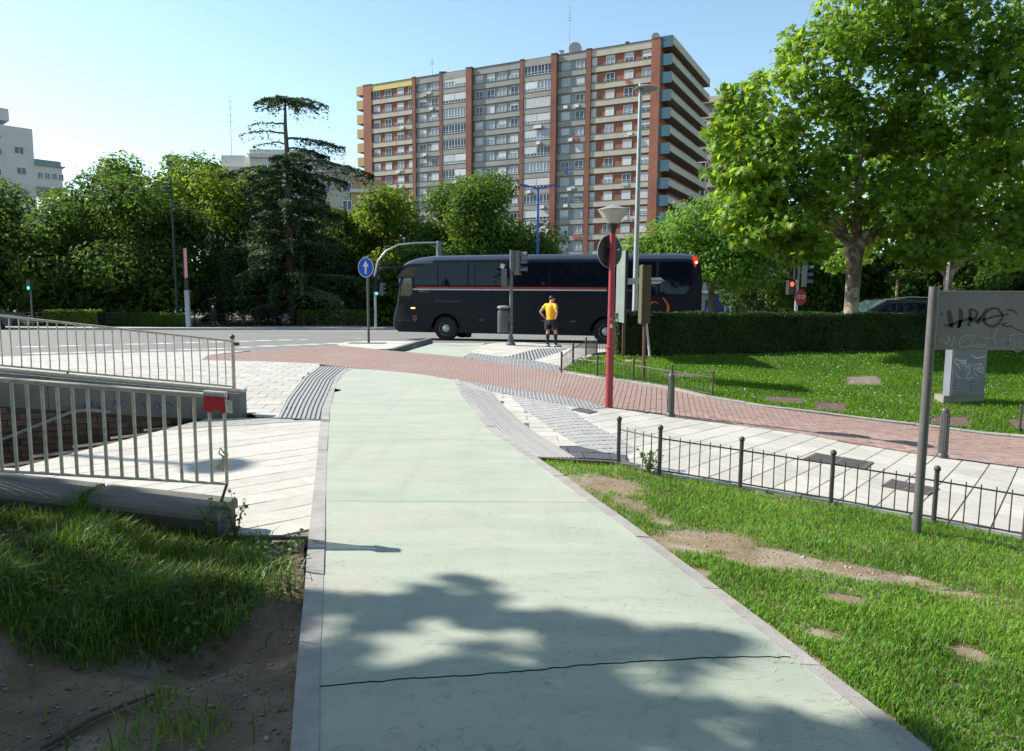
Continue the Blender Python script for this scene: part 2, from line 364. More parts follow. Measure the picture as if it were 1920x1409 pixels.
m_redbrick = M('red_paver', (0.36, 0.24, 0.205), 0.85, (0.285, 0.19, 0.165), 7.0, bump=0.3, bscale=120, orand=0.16, stain=(0.33, 0.26, 0.24), sscale=0.55, samt=0.75)
m_redrest = m_redbrick
m_redjoint = M('red_joint', (0.20, 0.13, 0.115), 0.95)
m_tacdark = M('tactile_groove', (0.15, 0.15, 0.15), 0.85, (0.115, 0.115, 0.115), 9.0)
m_tacrib = M('tactile_rib', (0.37, 0.365, 0.355), 0.75, (0.28, 0.278, 0.27), 12.0, orand=0.06)
m_tacgrey = M('tactile_grey', (0.24, 0.24, 0.24), 0.8, (0.19, 0.19, 0.19), 12.0, orand=0.08)
m_taclight = M('tactile_light', (0.39, 0.388, 0.38), 0.8, (0.32, 0.318, 0.31), 12.0, orand=0.06)
m_slate = M('slate_tile', (0.10, 0.105, 0.115), 0.7, (0.07, 0.075, 0.082), 12.0, bump=0.5, bscale=50, orand=0.1)
m_conc = M('concrete', (0.27, 0.255, 0.225), 0.88, (0.20, 0.19, 0.17), 3.0, bump=0.4, bscale=60, stain=(0.17, 0.165, 0.155), sscale=1.3, samt=0.6)
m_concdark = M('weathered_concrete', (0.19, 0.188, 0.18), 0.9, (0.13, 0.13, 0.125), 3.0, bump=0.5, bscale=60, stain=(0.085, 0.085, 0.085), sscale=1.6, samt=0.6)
m_wallface = M('shaded_wall_face', (0.10, 0.098, 0.09), 0.92, (0.065, 0.064, 0.06), 4.0, bump=0.6, bscale=50, stain=(0.045, 0.05, 0.04), sscale=1.8, samt=0.7)  # concrete with the shade of the wall front darkened into its colour
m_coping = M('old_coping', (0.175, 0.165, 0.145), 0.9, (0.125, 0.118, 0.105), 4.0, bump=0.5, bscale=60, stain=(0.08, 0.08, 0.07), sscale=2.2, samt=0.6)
m_cream = M('cream_coping', (0.55, 0.52, 0.45), 0.8, (0.42, 0.40, 0.35), 6.0)
m_wallbrick = M('wall_brick', (0.16, 0.11, 0.085), 0.9, (0.10, 0.07, 0.055), 9.0, bump=0.4, bscale=70, orand=0.2)
m_darkjoint = M('dark_mortar', (0.10, 0.085, 0.075), 0.95)
m_iron = M('iron_paint', (0.055, 0.055, 0.055), 0.5, (0.035, 0.033, 0.03), 14.0, spec=0.5)
m_bollard = M('bollard_paint', (0.075, 0.075, 0.072), 0.45, (0.05, 0.05, 0.048), 14.0, spec=0.5)
m_rail = M('cream_rail_paint', (0.50, 0.48, 0.42), 0.5, (0.38, 0.355, 0.29), 22.0, spec=0.5, stain=(0.20, 0.12, 0.07), sscale=11, samt=0.5)
# ================================================================ ground sheets
HOLE = [(-4.3, 9.97), (-4.95, 7.05), (-10.5, 7.05), (-10.5, 8.12)]
base = sheet('ground', [(-25, -12), (30, -12), (30, 30), (-25, 30)], m_earth, off=-0.2, step=1.0, holes=[HOLE])
mbg = MB()
O = [(-25, -12), (30, -12), (30, 30), (-25, 30)]; B_ = [(-1500, -1500), (1500, -1500), (1500, 1500), (-1500, 1500)]; Mid = [(-70, -60), (75, -60), (75, 58), (-70, 58)]
def rg(P, z1, Q, z2):
    n = len(mbg.v); mbg.add([(x, y, z1(x, y)) for x, y in P] + [(x, y, z2(x, y)) for x, y in Q], [(i, (i + 1) % 4, 4 + (i + 1) % 4, 4 + i) for i in range(4)])
rg(O, lambda x, y: zt(x, y) - 0.2, Mid, lambda x, y: -1.35 if y > 30 else -0.3)
rg(Mid, lambda x, y: -1.35 if y > 30 else -0.3, B_, lambda x, y: -1.35 if y > 30 else -0.3)
mo = mbg.build('surrounding_land', m_earth); mo['kind'] = 'structure'
NEARROAD = [(-60, -2), (-28, 11.4), (-20, 16), (-13.91, 19.48), (-10.83, 21.27), (-8.1, 22.3), (-6.0, 24.5), (-3.3, 21.5), (-1.2, 20.5), (1.2, 21.2), (2.3, 22.6), (3.2, 22.2), (70, 21.8)]
FARKERB = [(-75, 40), (-50, 42), (-27, 47), (-12, 57), (10, 60), (75, 62)]
road = sheet('road', NEARROAD + FARKERB[::-1], m_asph, off=-0.1, step=2.0, zf=zbase)
D1 = [(-14.75, 21.58), (-13.97, 21.66), (-13.78, 22.0), (-13.19, 22.16), (-12.94, 22.58), (-12.29, 22.75), (-11.97, 23.03), (-11.42, 23.2), (-11.12, 23.49), (-10.53, 23.61), (-10.39, 23.84), (-9.77, 24.02), (-9.57, 24.67), (-9.15, 24.71), (-9.12, 25.34), (-8.47, 25.41), (-8.41, 25.86), (-7.81, 25.98), (-7.81, 26.43), (-7.23, 26.5), (-7.17, 27.04), (-6.53, 27.11)]
D2 = [(-16.86, 24.16), (-16.05, 24.25), (-15.87, 24.69), (-15.19, 24.83), (-14.96, 25.16), (-14.28, 25.24), (-14.13, 25.77), (-13.43, 25.85), (-13.28, 26.27), (-12.64, 26.34), (-12.51, 26.84), (-11.86, 26.92), (-11.73, 27.37), (-11.15, 27.44), (-10.8, 27.85), (-10.36, 27.9), (-10.29, 28.37), (-9.69, 28.45), (-9.59, 28.8), (-9.06, 28.87), (-8.82, 29.18), (-8.52, 29.22), (-6.98, 30.37), (-6.41, 30.45)]
def mark(poly):
    MB().add([(x, y, zbase(x, y) - 0.096) for x, y in poly], [tuple(range(len(poly)))]).build('road_marking', m_line, road, smooth=False)
for D in (D1, D2):
    for a, b in zip(D[::2], D[1::2]):
        mark([a, b, (b[0] + 0.22, b[1] + 0.42), (a[0] + 0.22, a[1] + 0.42)])
for a, b, wd in (((-8.2, 33.9), (-4.2, 32.6), 0.15), ((-6.4, 31.2), (-3.4, 30.6), 0.12), ((-14, 36.6), (-9.6, 35.2), 0.15), ((-20, 38.4), (-16, 37.2), 0.15), ((1.5, 31.3), (4.2, 30.7), 0.15), ((-30, 41.4), (-23, 39.6), 0.15), ((-16, 47), (-9, 47.4), 0.4), ((-15, 49), (-8, 49.6), 0.4), ((-14, 51), (-7, 51.8), 0.4)):
    mark([a, b, (b[0], b[1] + wd), (a[0], a[1] + wd)])
farwalk = sheet('far_pavement', FARKERB + [(75, 70), (-9, 65), (-24, 56), (-75, 49)], m_plaza, off=0.03, step=3.0, zf=zbase)
park = sheet('park_ground', [(-75, 49.1), (-24, 56.1), (-9, 65.1), (75, 70.1), (110, 118), (-110, 118)], m_earth, off=-0.02, step=6.0, zf=zbase)
kb = MB()
for a, b in zip(FARKERB[:-1], FARKERB[1:]):
    n_ = max(1, int(math.hypot(b[0] - a[0], b[1] - a[1]) / 6))
    for i in range(n_):
        p = [a[k] + (b[k] - a[k]) * i / n_ for k in (0, 1)]; q = [a[k] + (b[k] - a[k]) * (i + 1) / n_ for k in (0, 1)]
        kb.hexa([(p[0], p[1] - 0.15, zbase(*p) - 0.2), (q[0], q[1] - 0.15, zbase(*q) - 0.2), (q[0], q[1], zbase(*q) - 0.2), (p[0], p[1], zbase(*p) - 0.2),
                 (p[0], p[1] - 0.15, zbase(*p) + 0.034), (q[0], q[1] - 0.15, zbase(*q) + 0.034), (q[0], q[1], zbase(*q) + 0.034), (p[0], p[1], zbase(*p) + 0.034)])
kb.build('kerb', m_kerb, farwalk, smooth=False)
# ---- left soil bank and right lawns
KLI = [(-3.77, 17.09), (-3.78, 16.25), (-3.55, 14.51), (-2.81, 11.0), (-2.35, 9.09), (-1.98, 7.58), (-1.58, 5.97), (-1.37, 5.15), (-1.09, 4.02), (-0.86, 3.08), (-0.73, 2.6), (-0.5, 1.5), (-0.3, 0), (0.0, -3)]
KLO = [(-3.92, 17.21), (-3.86, 16.2), (-3.66, 14.7), (-2.93, 11.0), (-2.47, 9.1), (-2.09, 7.6), (-1.69, 5.97), (-1.48, 5.11), (-1.2, 4.02), (-0.97, 3.08), (-0.84, 2.6), (-0.61, 1.5), (-0.41, 0), (-0.11, -3)]
KRI = [(-1.23, 14.95), (-0.87, 12.48), (-0.57, 10.7), (-0.28, 9.17), (-0.02, 8.32), (0.21, 7.56), (0.44, 6.8), (0.67, 5.96), (0.97, 4.95), (1.19, 4.22), (1.33, 3.73), (1.42, 3.4), (1.5, 3.1), (1.58, 2.8), (1.72, 1.9), (1.95, 0), (2.2, -3)]
KRO = [(-1.12, 14.96), (-0.76, 12.48), (-0.46, 10.7), (-0.17, 9.19), (0.08, 8.36), (0.31, 7.6), (0.54, 6.83), (0.77, 5.99), (1.07, 4.98), (1.29, 4.25), (1.43, 3.76), (1.52, 3.43), (1.6, 3.12), (1.69, 2.82), (1.83, 1.9), (2.06, 0), (2.31, -3)]
SOIL = [(-1.5, 5.06), (-1.2, 4.02), (-0.97, 3.08), (-0.84, 2.6), (-0.61, 1.5), (-0.41, 0), (-0.11, -3), (-9, -3), (-9, 5.0), (-2.1, 5.0), (-2.07, 5.06)]
def zsoil(x, y):
    e = clamp(min(np.interp(y, [-3, 0, 1.5, 2.6, 3.08, 4.02, 5.1], [-0.11, -0.41, -0.61, -0.84, -0.97, -1.2, -1.5]) - x, 1.0)) if x > -3 else 1.0
    z = zbase(x, y) - 0.03
    z += mn.fractal(Vector((x * 1.6, y * 1.6, 3.1)), 0.9, 2.0, 4) * 0.045 * (0.3 + e)
    z -= 0.17 * math.exp(-(((x + 1.62) / 0.32) ** 2 + ((y - 3.42) / 0.24) ** 2)) + 0.05 * math.exp(-(((x + 1.15) / 0.14) ** 2 + ((y - 3.6) / 0.8) ** 2))
    z += 0.10 * S((-1.9 - x) / 1.2) * S((y - 2.2) / 1.5) * S((5.0 - y) / 0.3 + 0.3)
    return z
soil = sheet('soil_bank', SOIL, m_soil, step=0.07, zf=zsoil)
FENCE = [(1.15, 7.59), (1.52, 7.24), (2.26, 6.95), (3.02, 6.63), (3.78, 6.26), (4.37, 5.94), (6.2, 5.0), (9, 3.6)]
def zlawn(x, y): return zt(x, y) - 0.035 + mn.fractal(Vector((x * 1.3, y * 1.3, 9.0)), 0.9, 2.0, 3) * 0.022
LAWN = [(0.29, 7.66), (0.33, 7.52), (0.54, 6.83), (0.77, 5.99), (1.07, 4.98), (1.29, 4.25), (1.43, 3.76), (1.52, 3.43), (1.6, 3.12), (1.69, 2.82), (1.83, 1.9), (2.06, 0), (2.31, -3), (9, -3)] + FENCE[::-1]
lawn = sheet('near_lawn_soil', LAWN, m_lawnsoil, step=0.12, zf=zlawn)
FLAWN = [(1.14, 16.66), (1.83, 15.52), (2.5, 14.98), (3.14, 14.32), (3.7, 13.52), (4.55, 12.95), (5.54, 12.66), (6.43, 12.36), (7.25, 12.2), (8.46, 11.76), (11, 10.72), (14, 9.32), (26, 7), (26, 20.5), (3.3, 20.5), (2.4, 19.6), (1.93, 18.94), (1.48, 17.62)]
flawn = sheet('far_lawn_soil', FLAWN, m_lawnsoil, step=0.4, off=-0.03)
# ---- cycle path: concrete slabs and edge stones
pathr = empty('cycle_path', (0, 0, 0)); pathr['kind'] = 'structure'
kli = resample(KLI[::-1], 200); kri = resample(KRI[::-1], 200)
def lx(y): return float(np.interp(y, kli[:, 1], kli[:, 0]))
def rx(y): return float(np.interp(y, kri[:, 1], kri[:, 0]))
def jline(yl, yr_, amp, n=26, sd=0):
    r_ = random.Random(sd); out = []
    a = (lx(yl), yl); b = (rx(yr_), yr_)
    for i in range(n + 1):
        t = i / n; k = amp * (r_.uniform(-1, 1) + 0.8 * math.sin(t * 17 + sd)) if 0 < i < n else 0
        out.append((a[0] + (b[0] - a[0]) * t, a[1] + (b[1] - a[1]) * t + k))
    return out
JO = [jline(-3, -3, 0), jline(0.2, 0.4, 0.002, 26, 3), jline(3.06, 3.43, 0.0065, 60, 5), jline(5.98, 6.0, 0.002, 26, 1), jline(8.75, 8.6, 0.002, 26, 2), jline(11.6, 11.3, 0.002, 26, 4)]
top_end = [(-3.77, 17.07), (-3.2, 16.78), (-2.6, 16.38), (-1.9, 15.78), (-1.23, 14.97)]
JO.append(top_end)
for k in range(len(JO) - 1):
    a, b = JO[k], JO[k + 1]
    ga = 0.006 if k == 2 else 0.0035; gb = 0.006 if k == 1 else 0.0035
    a = [(x, y + ga) for x, y in a]; b = [(x, y - gb) for x, y in b]
    Ls = [(lx(y), y) for y in np.linspace(a[0][1], b[0][1], 12)[1:-1]]; Rs = [(rx(y), y) for y in np.linspace(a[-1][1], b[-1][1], 12)[1:-1]]
    sheet('slab', a + Rs + b[::-1] + Ls[::-1], m_green, step=0.3, parent=pathr)
    q = MB(); ring = a + Rs + b[::-1] + Ls[::-1]; n = len(ring)
bed = sheet('slab_bed', [(lx(y), y) for y in np.linspace(-3, 17, 40)] + top_end[1:-1] + [(rx(y), y) for y in np.linspace(14.9, -3, 40)], m_joint, off=-0.02, step=0.6, parent=pathr)
def kerbline(I, O_, n, root, name='edge_stone', top=0.006, mat=None, gap=0.008, thick=0.1):
    A = smoothline(I, n * 4 + 1); B2 = smoothline(O_, n * 4 + 1)
    for k in range(n):
        i0, i1 = k * 4, k * 4 + 4; pa = [A[i] for i in range(i0, i1 + 1)]; pb = [B2[i] for i in range(i0, i1 + 1)]
        t = gap / 2 / max(0.05, np.linalg.norm(pa[-1] - pa[0]))
        pa[0] = pa[0] * (1 - t) + pa[-1] * t; pa[-1] = pa[-1] * (1 - t) + pa[0] * t; pb[0] = pb[0] * (1 - t) + pb[-1] * t; pb[-1] = pb[-1] * (1 - t) + pb[0] * t
        ring = [(p[0], p[1]) for p in pa] + [(p[0], p[1]) for p in pb[::-1]]; j = rng.uniform(-0.004, 0.004); m_ = len(ring)
        tp = [(x, y, zt(x, y) + top + j) for x, y in ring]
        MB().add(tp + [(x, y, z - thick) for x, y, z in tp], [tuple(range(m_))] + [(i, m_ + i, m_ + (i + 1) % m_, (i + 1) % m_) for i in range(m_)]).build(name, mat or m_kerb, root, smooth=False)
kerbline(KLI, KLO, 22, pathr); kerbline(KRI, KRO, 20, pathr)
# ---- white paving beside the stairwell
pav = empty('white_pavement', (0, 0, 0)); pav['kind'] = 'structure'
PA = [(-1.48, 5.11), (-1.69, 5.97), (-2.09, 7.6), (-2.47, 9.1), (-2.68, 9.97), (-3.31, 10.03), (-3.8, 10.08), (-4.3, 9.97), (-4.95, 7.05), (-9, 7.05), (-9, 5.3), (-2.14, 5.3), (-2.06, 5.08)]
sheet('paving_bed', PA, m_joint, off=-0.012, step=1.0, parent=pav)
pieces(pav, 'paving_slab', tiles(PA, R(41), 0.9, 0.3, 0.012, (-2, 6), gap2=0.004), m_white)
MB().add([(-2.06, 5.075, -0.01), (-1.48, 5.105, -0.01), (-1.48, 5.105, -0.1), (-2.06, 5.075, -0.1)], [(0, 1, 2, 3)]).build('slab_edge', m_concdark, pav, smooth=False)
# ---- plaza beyond the parapet
plz = empty('plaza_pavement', (0, 0, 0)); plz['kind'] = 'structure'
PB = [(-3.32, 10.09), (-3.79, 12.05), (-4.42, 15.23), (-4.71, 17.54), (-4.9, 18.2), (-5.05, 18.3), (-6.55, 18.7), (-8.2, 18.9), (-8.7, 20.5), (-8.1, 22.2), (-10.83, 21.27), (-13.91, 19.48), (-20, 16), (-20, 9.0), (-12, 7.9), (-10, 8.65), (-6.7, 9.67), (-3.86, 10.55), (-3.62, 10.15)]
sheet('paving_bed', PB, m_joint, off=-0.012, step=1.0, parent=plz)
pieces(plz, 'paving_slab', tiles(PB, R(8), 0.4, 0.4, 0.012, (-5, 12)), m_plaza)
TLp = [(-3.32, 10.05), (-3.79, 12.05), (-4.42, 15.23), (-4.75, 17.62)]; TLk = [(-2.7, 10.0), (-2.93, 11.0), (-3.66, 14.7), (-3.95, 17.25)]
def ribs(root, A, B2, n, name='tactile_rib'):
    A = smoothline(A, 40); B2 = smoothline(B2, 40)
    bedp = [tuple(p) for p in A] + [tuple(p) for p in B2[::-1]]
    sheet('tactile_bed', bedp, m_tacdark, off=-0.006, step=0.5, parent=root)
    for k in range(n):
        t0 = (k + 0.22) / n; t1 = (k + 0.78) / n
        P = A * (1 - t0) + B2 * t0; Q = A * (1 - t1) + B2 * t1
        v = []; f = []
        for i in range(40):
            for p, dz in ((P[i], -0.02), (P[i], 0.004), (Q[i], 0.004), (Q[i], -0.02)): v.append((p[0], p[1], zt(p[0], p[1]) + dz))
        for i in range(39):
            for j in range(3): f.append((i * 4 + j, i * 4 + j + 1, i * 4 + 5 + j, i * 4 + 4 + j))
        MB().add(v, f).build(name, m_tacrib, root, smooth=False)
ribs(plz, TLp, TLk, 9)
# ---- pavement right of the path
rp = empty('corner_pavement', (0, 0, 0)); rp['kind'] = 'structure'
T2i = [(-0.78, 14.2), (-0.37, 13.11), (-0.13, 11.46), (0.18, 9.75), (0.4, 8.78), (0.71, 7.71)]; T2o = [(-1.1, 14.8), (-0.76, 12.48), (-0.46, 10.7), (-0.17, 9.19), (0.08, 8.36), (0.28, 7.72)]
ribs(rp, T2o, T2i, 10)
T1 = [(-1.12, 14.94), (-0.4, 14.06), (0.11, 13.38), (1.06, 12.38), (1.6, 11.72), (1.25, 11.2), (0.83, 11.57), (0.53, 11.91), (-0.07, 12.87), (-0.37, 13.11), (-0.78, 14.2)]
T3 = [(-0.07, 12.8), (0.53, 11.91), (0.83, 11.57), (1.01, 10.53), (1.2, 9.62), (1.37, 8.99), (1.49, 8.37), (1.31, 7.99), (1.06, 8.03), (0.79, 8.32), (0.55, 9.36), (0.2, 10.99)]
T4 = [(0.57, 8.31), (0.79, 8.32), (1.06, 8.03), (1.31, 7.99), (1.28, 7.67), (0.72, 7.71)]
W1 = [(-0.37, 13.11), (-0.13, 11.46), (0.18, 9.75), (0.4, 8.78), (0.57, 8.31), (0.79, 8.32), (0.55, 9.36), (0.2, 10.99), (-0.07, 12.8)]
PC = [(0.83, 11.57), (1.25, 11.2), (1.62, 11.64), (2.51, 11.2), (3.4, 10.88), (4.33, 10.53), (4.89, 9.98), (5.54, 9.6), (6.0, 9.41), (6.68, 9.18), (9, 8.18), (12, 6.98), (11, 4)] + FENCE[::-1][:-1] + [(1.29, 7.67), (1.31, 7.99), (1.49, 8.37), (1.37, 8.99), (1.2, 9.62), (1.01, 10.53)]
PALL = [(-1.12, 14.94), (0.11, 13.38), (1.06, 12.38), (1.62, 11.64), (2.51, 11.2), (3.4, 10.88), (4.33, 10.53), (4.89, 9.98), (5.54, 9.6), (6.0, 9.41), (6.68, 9.18), (9, 8.18), (12, 6.98), (11, 4)] + FENCE[::-1] + [(0.28, 7.7), (0.08, 8.36), (-0.17, 9.19), (-0.46, 10.7), (-0.76, 12.48)]
sheet('paving_bed', PALL, m_joint, off=-0.014, step=0.6, parent=rp)
pieces(rp, 'tactile_tile', tiles(T1, R(-38), 0.2, 0.2, 0.006, (0, 12)), m_tacgrey)
pieces(rp, 'grooved_tile', tiles(T3, R(-60), 0.2, 0.1, 0.022, (0.5, 10), 0.0), m_taclight, limit=300)
pieces(rp, 'slate_tile', tiles(T4, R(0), 0.3, 0.3, 0.012, (0.5, 7.7)), m_slate)
pieces(rp, 'paving_slab', tiles(W1, R(2), 0.6, 0.3, 0.012, (0, 8)), m_white)
pieces(rp, 'paving_slab', tiles(PC, R(52), 0.6, 0.3, 0.014, (3, 8), gap2=0.005), m_white)
def domes(root, poly, sp_, r, mat, name, off=0.0):
    xs = [p[0] for p in poly]; ys = [p[1] for p in poly]
    G = np.stack(np.meshgrid(np.arange(min(xs), max(xs), sp_), np.arange(min(ys), max(ys), sp_)), -1).reshape(-1, 2); G = G[inside(G, poly)]
    V = []; F = []
    for x, y in G:
        b = len(V); z = zt(x, y) + off
        for i in range(6): V.append((x + r * math.cos(i * 1.047), y + r * math.sin(i * 1.047), z))
        for i in range(6): V.append((x + r * 0.6 * math.cos(i * 1.047), y + r * 0.6 * math.sin(i * 1.047), z + 0.006))
        for i in range(6): F.append((b + i, b + (i + 1) % 6, b + 6 + (i + 1) % 6, b + 6 + i))
        F.append((b + 6, b + 7, b + 8, b + 9)); F.append((b + 9, b + 10, b + 11, b + 6))
    if V: npmesh(name, V, F, mat, root, 'stuff')
domes(rp, T1, 0.066, 0.018, m_taclight, 'tactile_studs')
# dark timber edging where the lawn begins
eb = MB(); eb.hexa([(0.3, 7.64, zt(0.3, 7.64) - 0.08), (1.1, 7.52, zt(1.1, 7.5) - 0.08), (1.1, 7.58, zt(1.1, 7.5) - 0.08), (0.3, 7.7, zt(0.3, 7.64) - 0.08), (0.3, 7.64, 0.012), (1.1, 7.52, 0.0), (1.1, 7.58, 0.0), (0.3, 7.7, 0.012)])
eb.build('timber_edging', M('old_timber', (0.13, 0.11, 0.09), 0.9, (0.07, 0.06, 0.05), 12.0), rp, smooth=False)
# ---- red brick path
red = empty('red_brick_path', (0, 0, 0)); red['kind'] = 'structure'
STN = [((-8.2, 18.9), (-8.7, 20.5)), ((-6.5, 18.7), (-7.2, 23.0)), ((-5.05, 18.3), (-5.9, 24.6)), ((-3.96, 17.3), (-4.4, 23.2)), ((-2.6, 16.4), (-3.3, 22.2)), ((-1.12, 15.0), (-1.4, 20.4)), ((0.11, 13.42), (0.1, 17.95)), ((1.06, 12.42), (1.6, 15.9)), ((1.65, 11.68), (2.3, 15.0)), ((2.51, 11.24), (3.13, 14.22)), ((3.4, 10.92), (3.9, 13.32)), ((4.33, 10.57), (4.9, 12.72)), ((5.3, 9.78), (6.0, 12.4)), ((6.68, 9.22), (7.6, 12.0)), ((9, 8.22), (10, 11.0)), ((12, 7.02), (13.2, 9.6))]
sN = np.array([a for a, _ in STN]); sF = np.array([b for _, b in STN])
cen = (sN + sF) / 2; dd = np.concatenate([[0], np.cumsum(np.linalg.norm(np.diff(cen, axis=0), axis=1))])
for _ in range(1):
    tt = np.linspace(0, dd[-1], int(dd[-1] / 0.105) + 1)
gN = np.stack([np.interp(tt, dd, sN[:, k]) for k in (0, 1)], 1); gF = np.stack([np.interp(tt, dd, sF[:, k]) for k in (0, 1)], 1)
for A in (gN, gF):
    for _ in range(30): A[1:-1] = 0.25 * A[:-2] + 0.5 * A[1:-1] + 0.25 * A[2:]
sheet('brick_bed', [tuple(p) for p in gN[::3]] + [tuple(gN[-1])] + [tuple(gF[-1])] + [tuple(p) for p in gF[::-3]], m_redjoint, off=-0.016, step=0.6, parent=red)
bp_ = []
for i in range(len(tt) - 1):
    a0, b0, a1, b1 = gN[i], gF[i], gN[i + 1], gF[i + 1]
    wd = np.linalg.norm(b0 - a0); n_ = max(6, int(round(wd / 0.21))); g = 0.05
    st = 0.5 / n_ if i % 2 else 0.0
    cuts = [0.0] + [k / n_ + st for k in range(1 if st == 0 else 0, n_) if 0 < k / n_ + st < 1] + [1.0]
    for t0, t1 in zip(cuts[:-1], cuts[1:]):
        e = 0.004 / wd
        P = lambda s_, t: tuple((a0 * (1 - s_) + a1 * s_) * (1 - t) + (b0 * (1 - s_) + b1 * s_) * t)
        bp_.append([P(g, t0 + e), P(1 - g, t0 + e), P(1 - g, t1 - e), P(g, t1 - e)])
pieces(red, 'brick', bp_, m_redbrick, jit=0.003, rest='brick_remainder')
kerbline([(1.08, 16.7)] + RF[2:], [(1.18, 16.78), (1.89, 15.55), (2.57, 15.03), (3.2, 14.36), (3.75, 13.55), (4.58, 12.96), (5.54, 12.67), (6.43, 12.37), (7.25, 12.21), (8.46, 11.76), (11.05, 10.71), (14.05, 9.31)], 22, red, 'edge_stone', top=0.02)
# ---- crossing beyond the red path
isl = empty('traffic_island', (0, 0, 0)); isl['kind'] = 'structure'
PI_ = [(-6.1, 25.0), (-6.2, 26.6), (-5.6, 27.2), (-3.96, 27.4), (-3.05, 27.0), (-3.4, 25.0), (-3.9, 23.3), (-4.4, 23.3)]
def block(name, poly, z0, z1, mat, root):
    MB().prism([(x, y, zbase(x, y) + z0) for x, y in poly], (0, 0, z1 - z0)).build(name, mat, root, smooth=False)
block('island_core', PI_, -0.12, -0.01, m_kerb, isl)
pieces(isl, 'paving_slab', tiles(PI_, R(20), 0.6, 0.6, 0.012), m_white, off=0.004, thick=0.012)
MB().hexa([(-3.98, 23.1, -0.05), (-3.82, 23.1, -0.05), (-2.98, 27.0, -0.1), (-3.14, 27.0, -0.1), (-3.98, 23.1, 0.02), (-3.82, 23.1, 0.02), (-2.98, 27.0, 0.16), (-3.14, 27.0, 0.16)]).build('sloping_kerb', M('grey_kerb', (0.16, 0.165, 0.165), 0.8), isl, smooth=False)
MB().box((-5.23, 26.0, 0.008), (1.3, 0.7, 0.012)).build('metal_plate', m_concdark, isl, smooth=False)
fp = empty('crossing_cycle_path', (0, 0, 0)); fp['kind'] = 'structure'
PG = [(-3.3, 22.3), (-2.86, 26.4), (-1.0, 26.6), (-1.18, 24.0), (-1.38, 20.5)]
block('slab', [(-3.3, 22.3), (-3.08, 24.4), (-1.15, 24.2), (-1.38, 20.5)], -0.12, 0.0, m_green, fp)
block('slab', [(-3.075, 24.42), (-2.86, 26.5), (-1.0, 26.7), (-1.148, 24.22)], -0.12, -0.003, m_green, fp)
cpv = empty('crossing_pavement', (0, 0, 0)); cpv['kind'] = 'structure'
PFW = [(-1.32, 22.09), (-1.08, 25.5), (-0.6, 27.0), (0.4, 27.1), (2.2, 25.2), (1.94, 24.54), (0.85, 24.01), (-0.21, 20.67)]
PFS = [(-1.35, 20.45), (-1.32, 22.09), (-0.21, 20.67), (0.58, 19.65), (1.2, 18.1), (1.1, 16.75), (0.1, 17.97)]
PFD = [(-0.21, 20.67), (0.85, 24.01), (1.94, 24.54), (1.5, 22.6), (0.58, 19.65)]
PF2 = [(0.58, 19.65), (1.5, 22.6), (1.94, 24.54), (2.9, 24.9), (3.2, 23.2), (2.55, 22.4), (1.88, 18.94), (1.42, 17.62), (1.15, 16.75), (1.2, 18.1)]
for P in (PFW, PFS, PFD, PF2): block('pavement_core', P, -0.12, -0.02, m_joint, cpv)
pieces(cpv, 'paving_slab', tiles(PFW, R(62), 0.6, 0.4, 0.014, (0, 22)), m_white, zf=zbase, thick=0.02)
pieces(cpv, 'paving_slab', tiles(PF2, R(62), 0.6, 0.4, 0.014, (0, 22)), m_white, zf=zbase, thick=0.02)
pieces(cpv, 'tactile_tile', tiles(PFS, R(-40), 0.3, 0.3, 0.008, (0, 18)), m_tacgrey, zf=zbase, thick=0.02)
pieces(cpv, 'tactile_tile', tiles(PFD, R(-40), 0.3, 0.3, 0.01, (0, 18)), m_slate, zf=zbase, thick=0.02)
domes(cpv, PFD, 0.1, 0.03, m_taclight, 'tactile_studs')
domes(cpv, PFS, 0.1, 0.02, m_taclight, 'tactile_studs')
# ================================================================ stairwell, parapets, railings
def wl(x): return 10.15 + (x + 3.9) * 0.309            # front face of the far parapet, Y as a function of X
def wtop(x): return 0.33 + 0.135 * max(0, -3.9 - x)
def wlow(x): return max(-0.06, -0.06 + 0.125 * (-4.1 - x))
pw = empty('parapet_wall', (-3.9, 10.2, 0), 'low grey concrete parapet with scrawled graffiti above the stairwell', 'wall')
def wallseg(xa, xb, za, zb, y0, y1, mat, name, par, mbx=None):
    q = MB(); c = []
    for z in (0, 1):
        for x, y in ((xa, y0), (xb, y0), (xb, y1), (xa, y1)): c.append((x, wl(x) + y, (za if z == 0 else zb)(x)))
    q.hexa(c); return q.build(name, mat, par, smooth=False)
xs_ = [-3.88, -5.0, -6.15, -7.3, -8.6, -10.4]
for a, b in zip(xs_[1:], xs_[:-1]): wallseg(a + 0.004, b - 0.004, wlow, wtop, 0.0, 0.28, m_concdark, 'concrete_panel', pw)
for a, b in zip(xs_[1:], xs_[:-1]): wallseg(a, b, lambda x: wtop(x) + 0.002, lambda x: wtop(x) + 0.045, 0.1, 0.30, m_cream, 'coping', pw)
m_scrawl = M('blue_scrawl', (0.05, 0.08, 0.22), 0.7, (0.04, 0.05, 0.12), 9)
def ribbon(pts3, wdt, nrm, mat, name, par, seg=6):
    P = [Vector(p) for p in pts3]; n = Vector(nrm).normalized(); q = MB(); v = []
    for i, p in enumerate(P):
        d = (P[min(i + 1, len(P) - 1)] - P[max(i - 1, 0)]).normalized(); s_ = d.cross(n) * wdt / 2
        ww = 0.6 + 0.4 * math.sin(math.pi * (i + 0.5) / len(P)); v += [p + s_ * ww, p - s_ * ww]
    q.add(v, [(2 * i, 2 * i + 1, 2 * i + 3, 2 * i + 2) for i in range(len(P) - 1)])
    return q.build(name, mat, par, smooth=False)
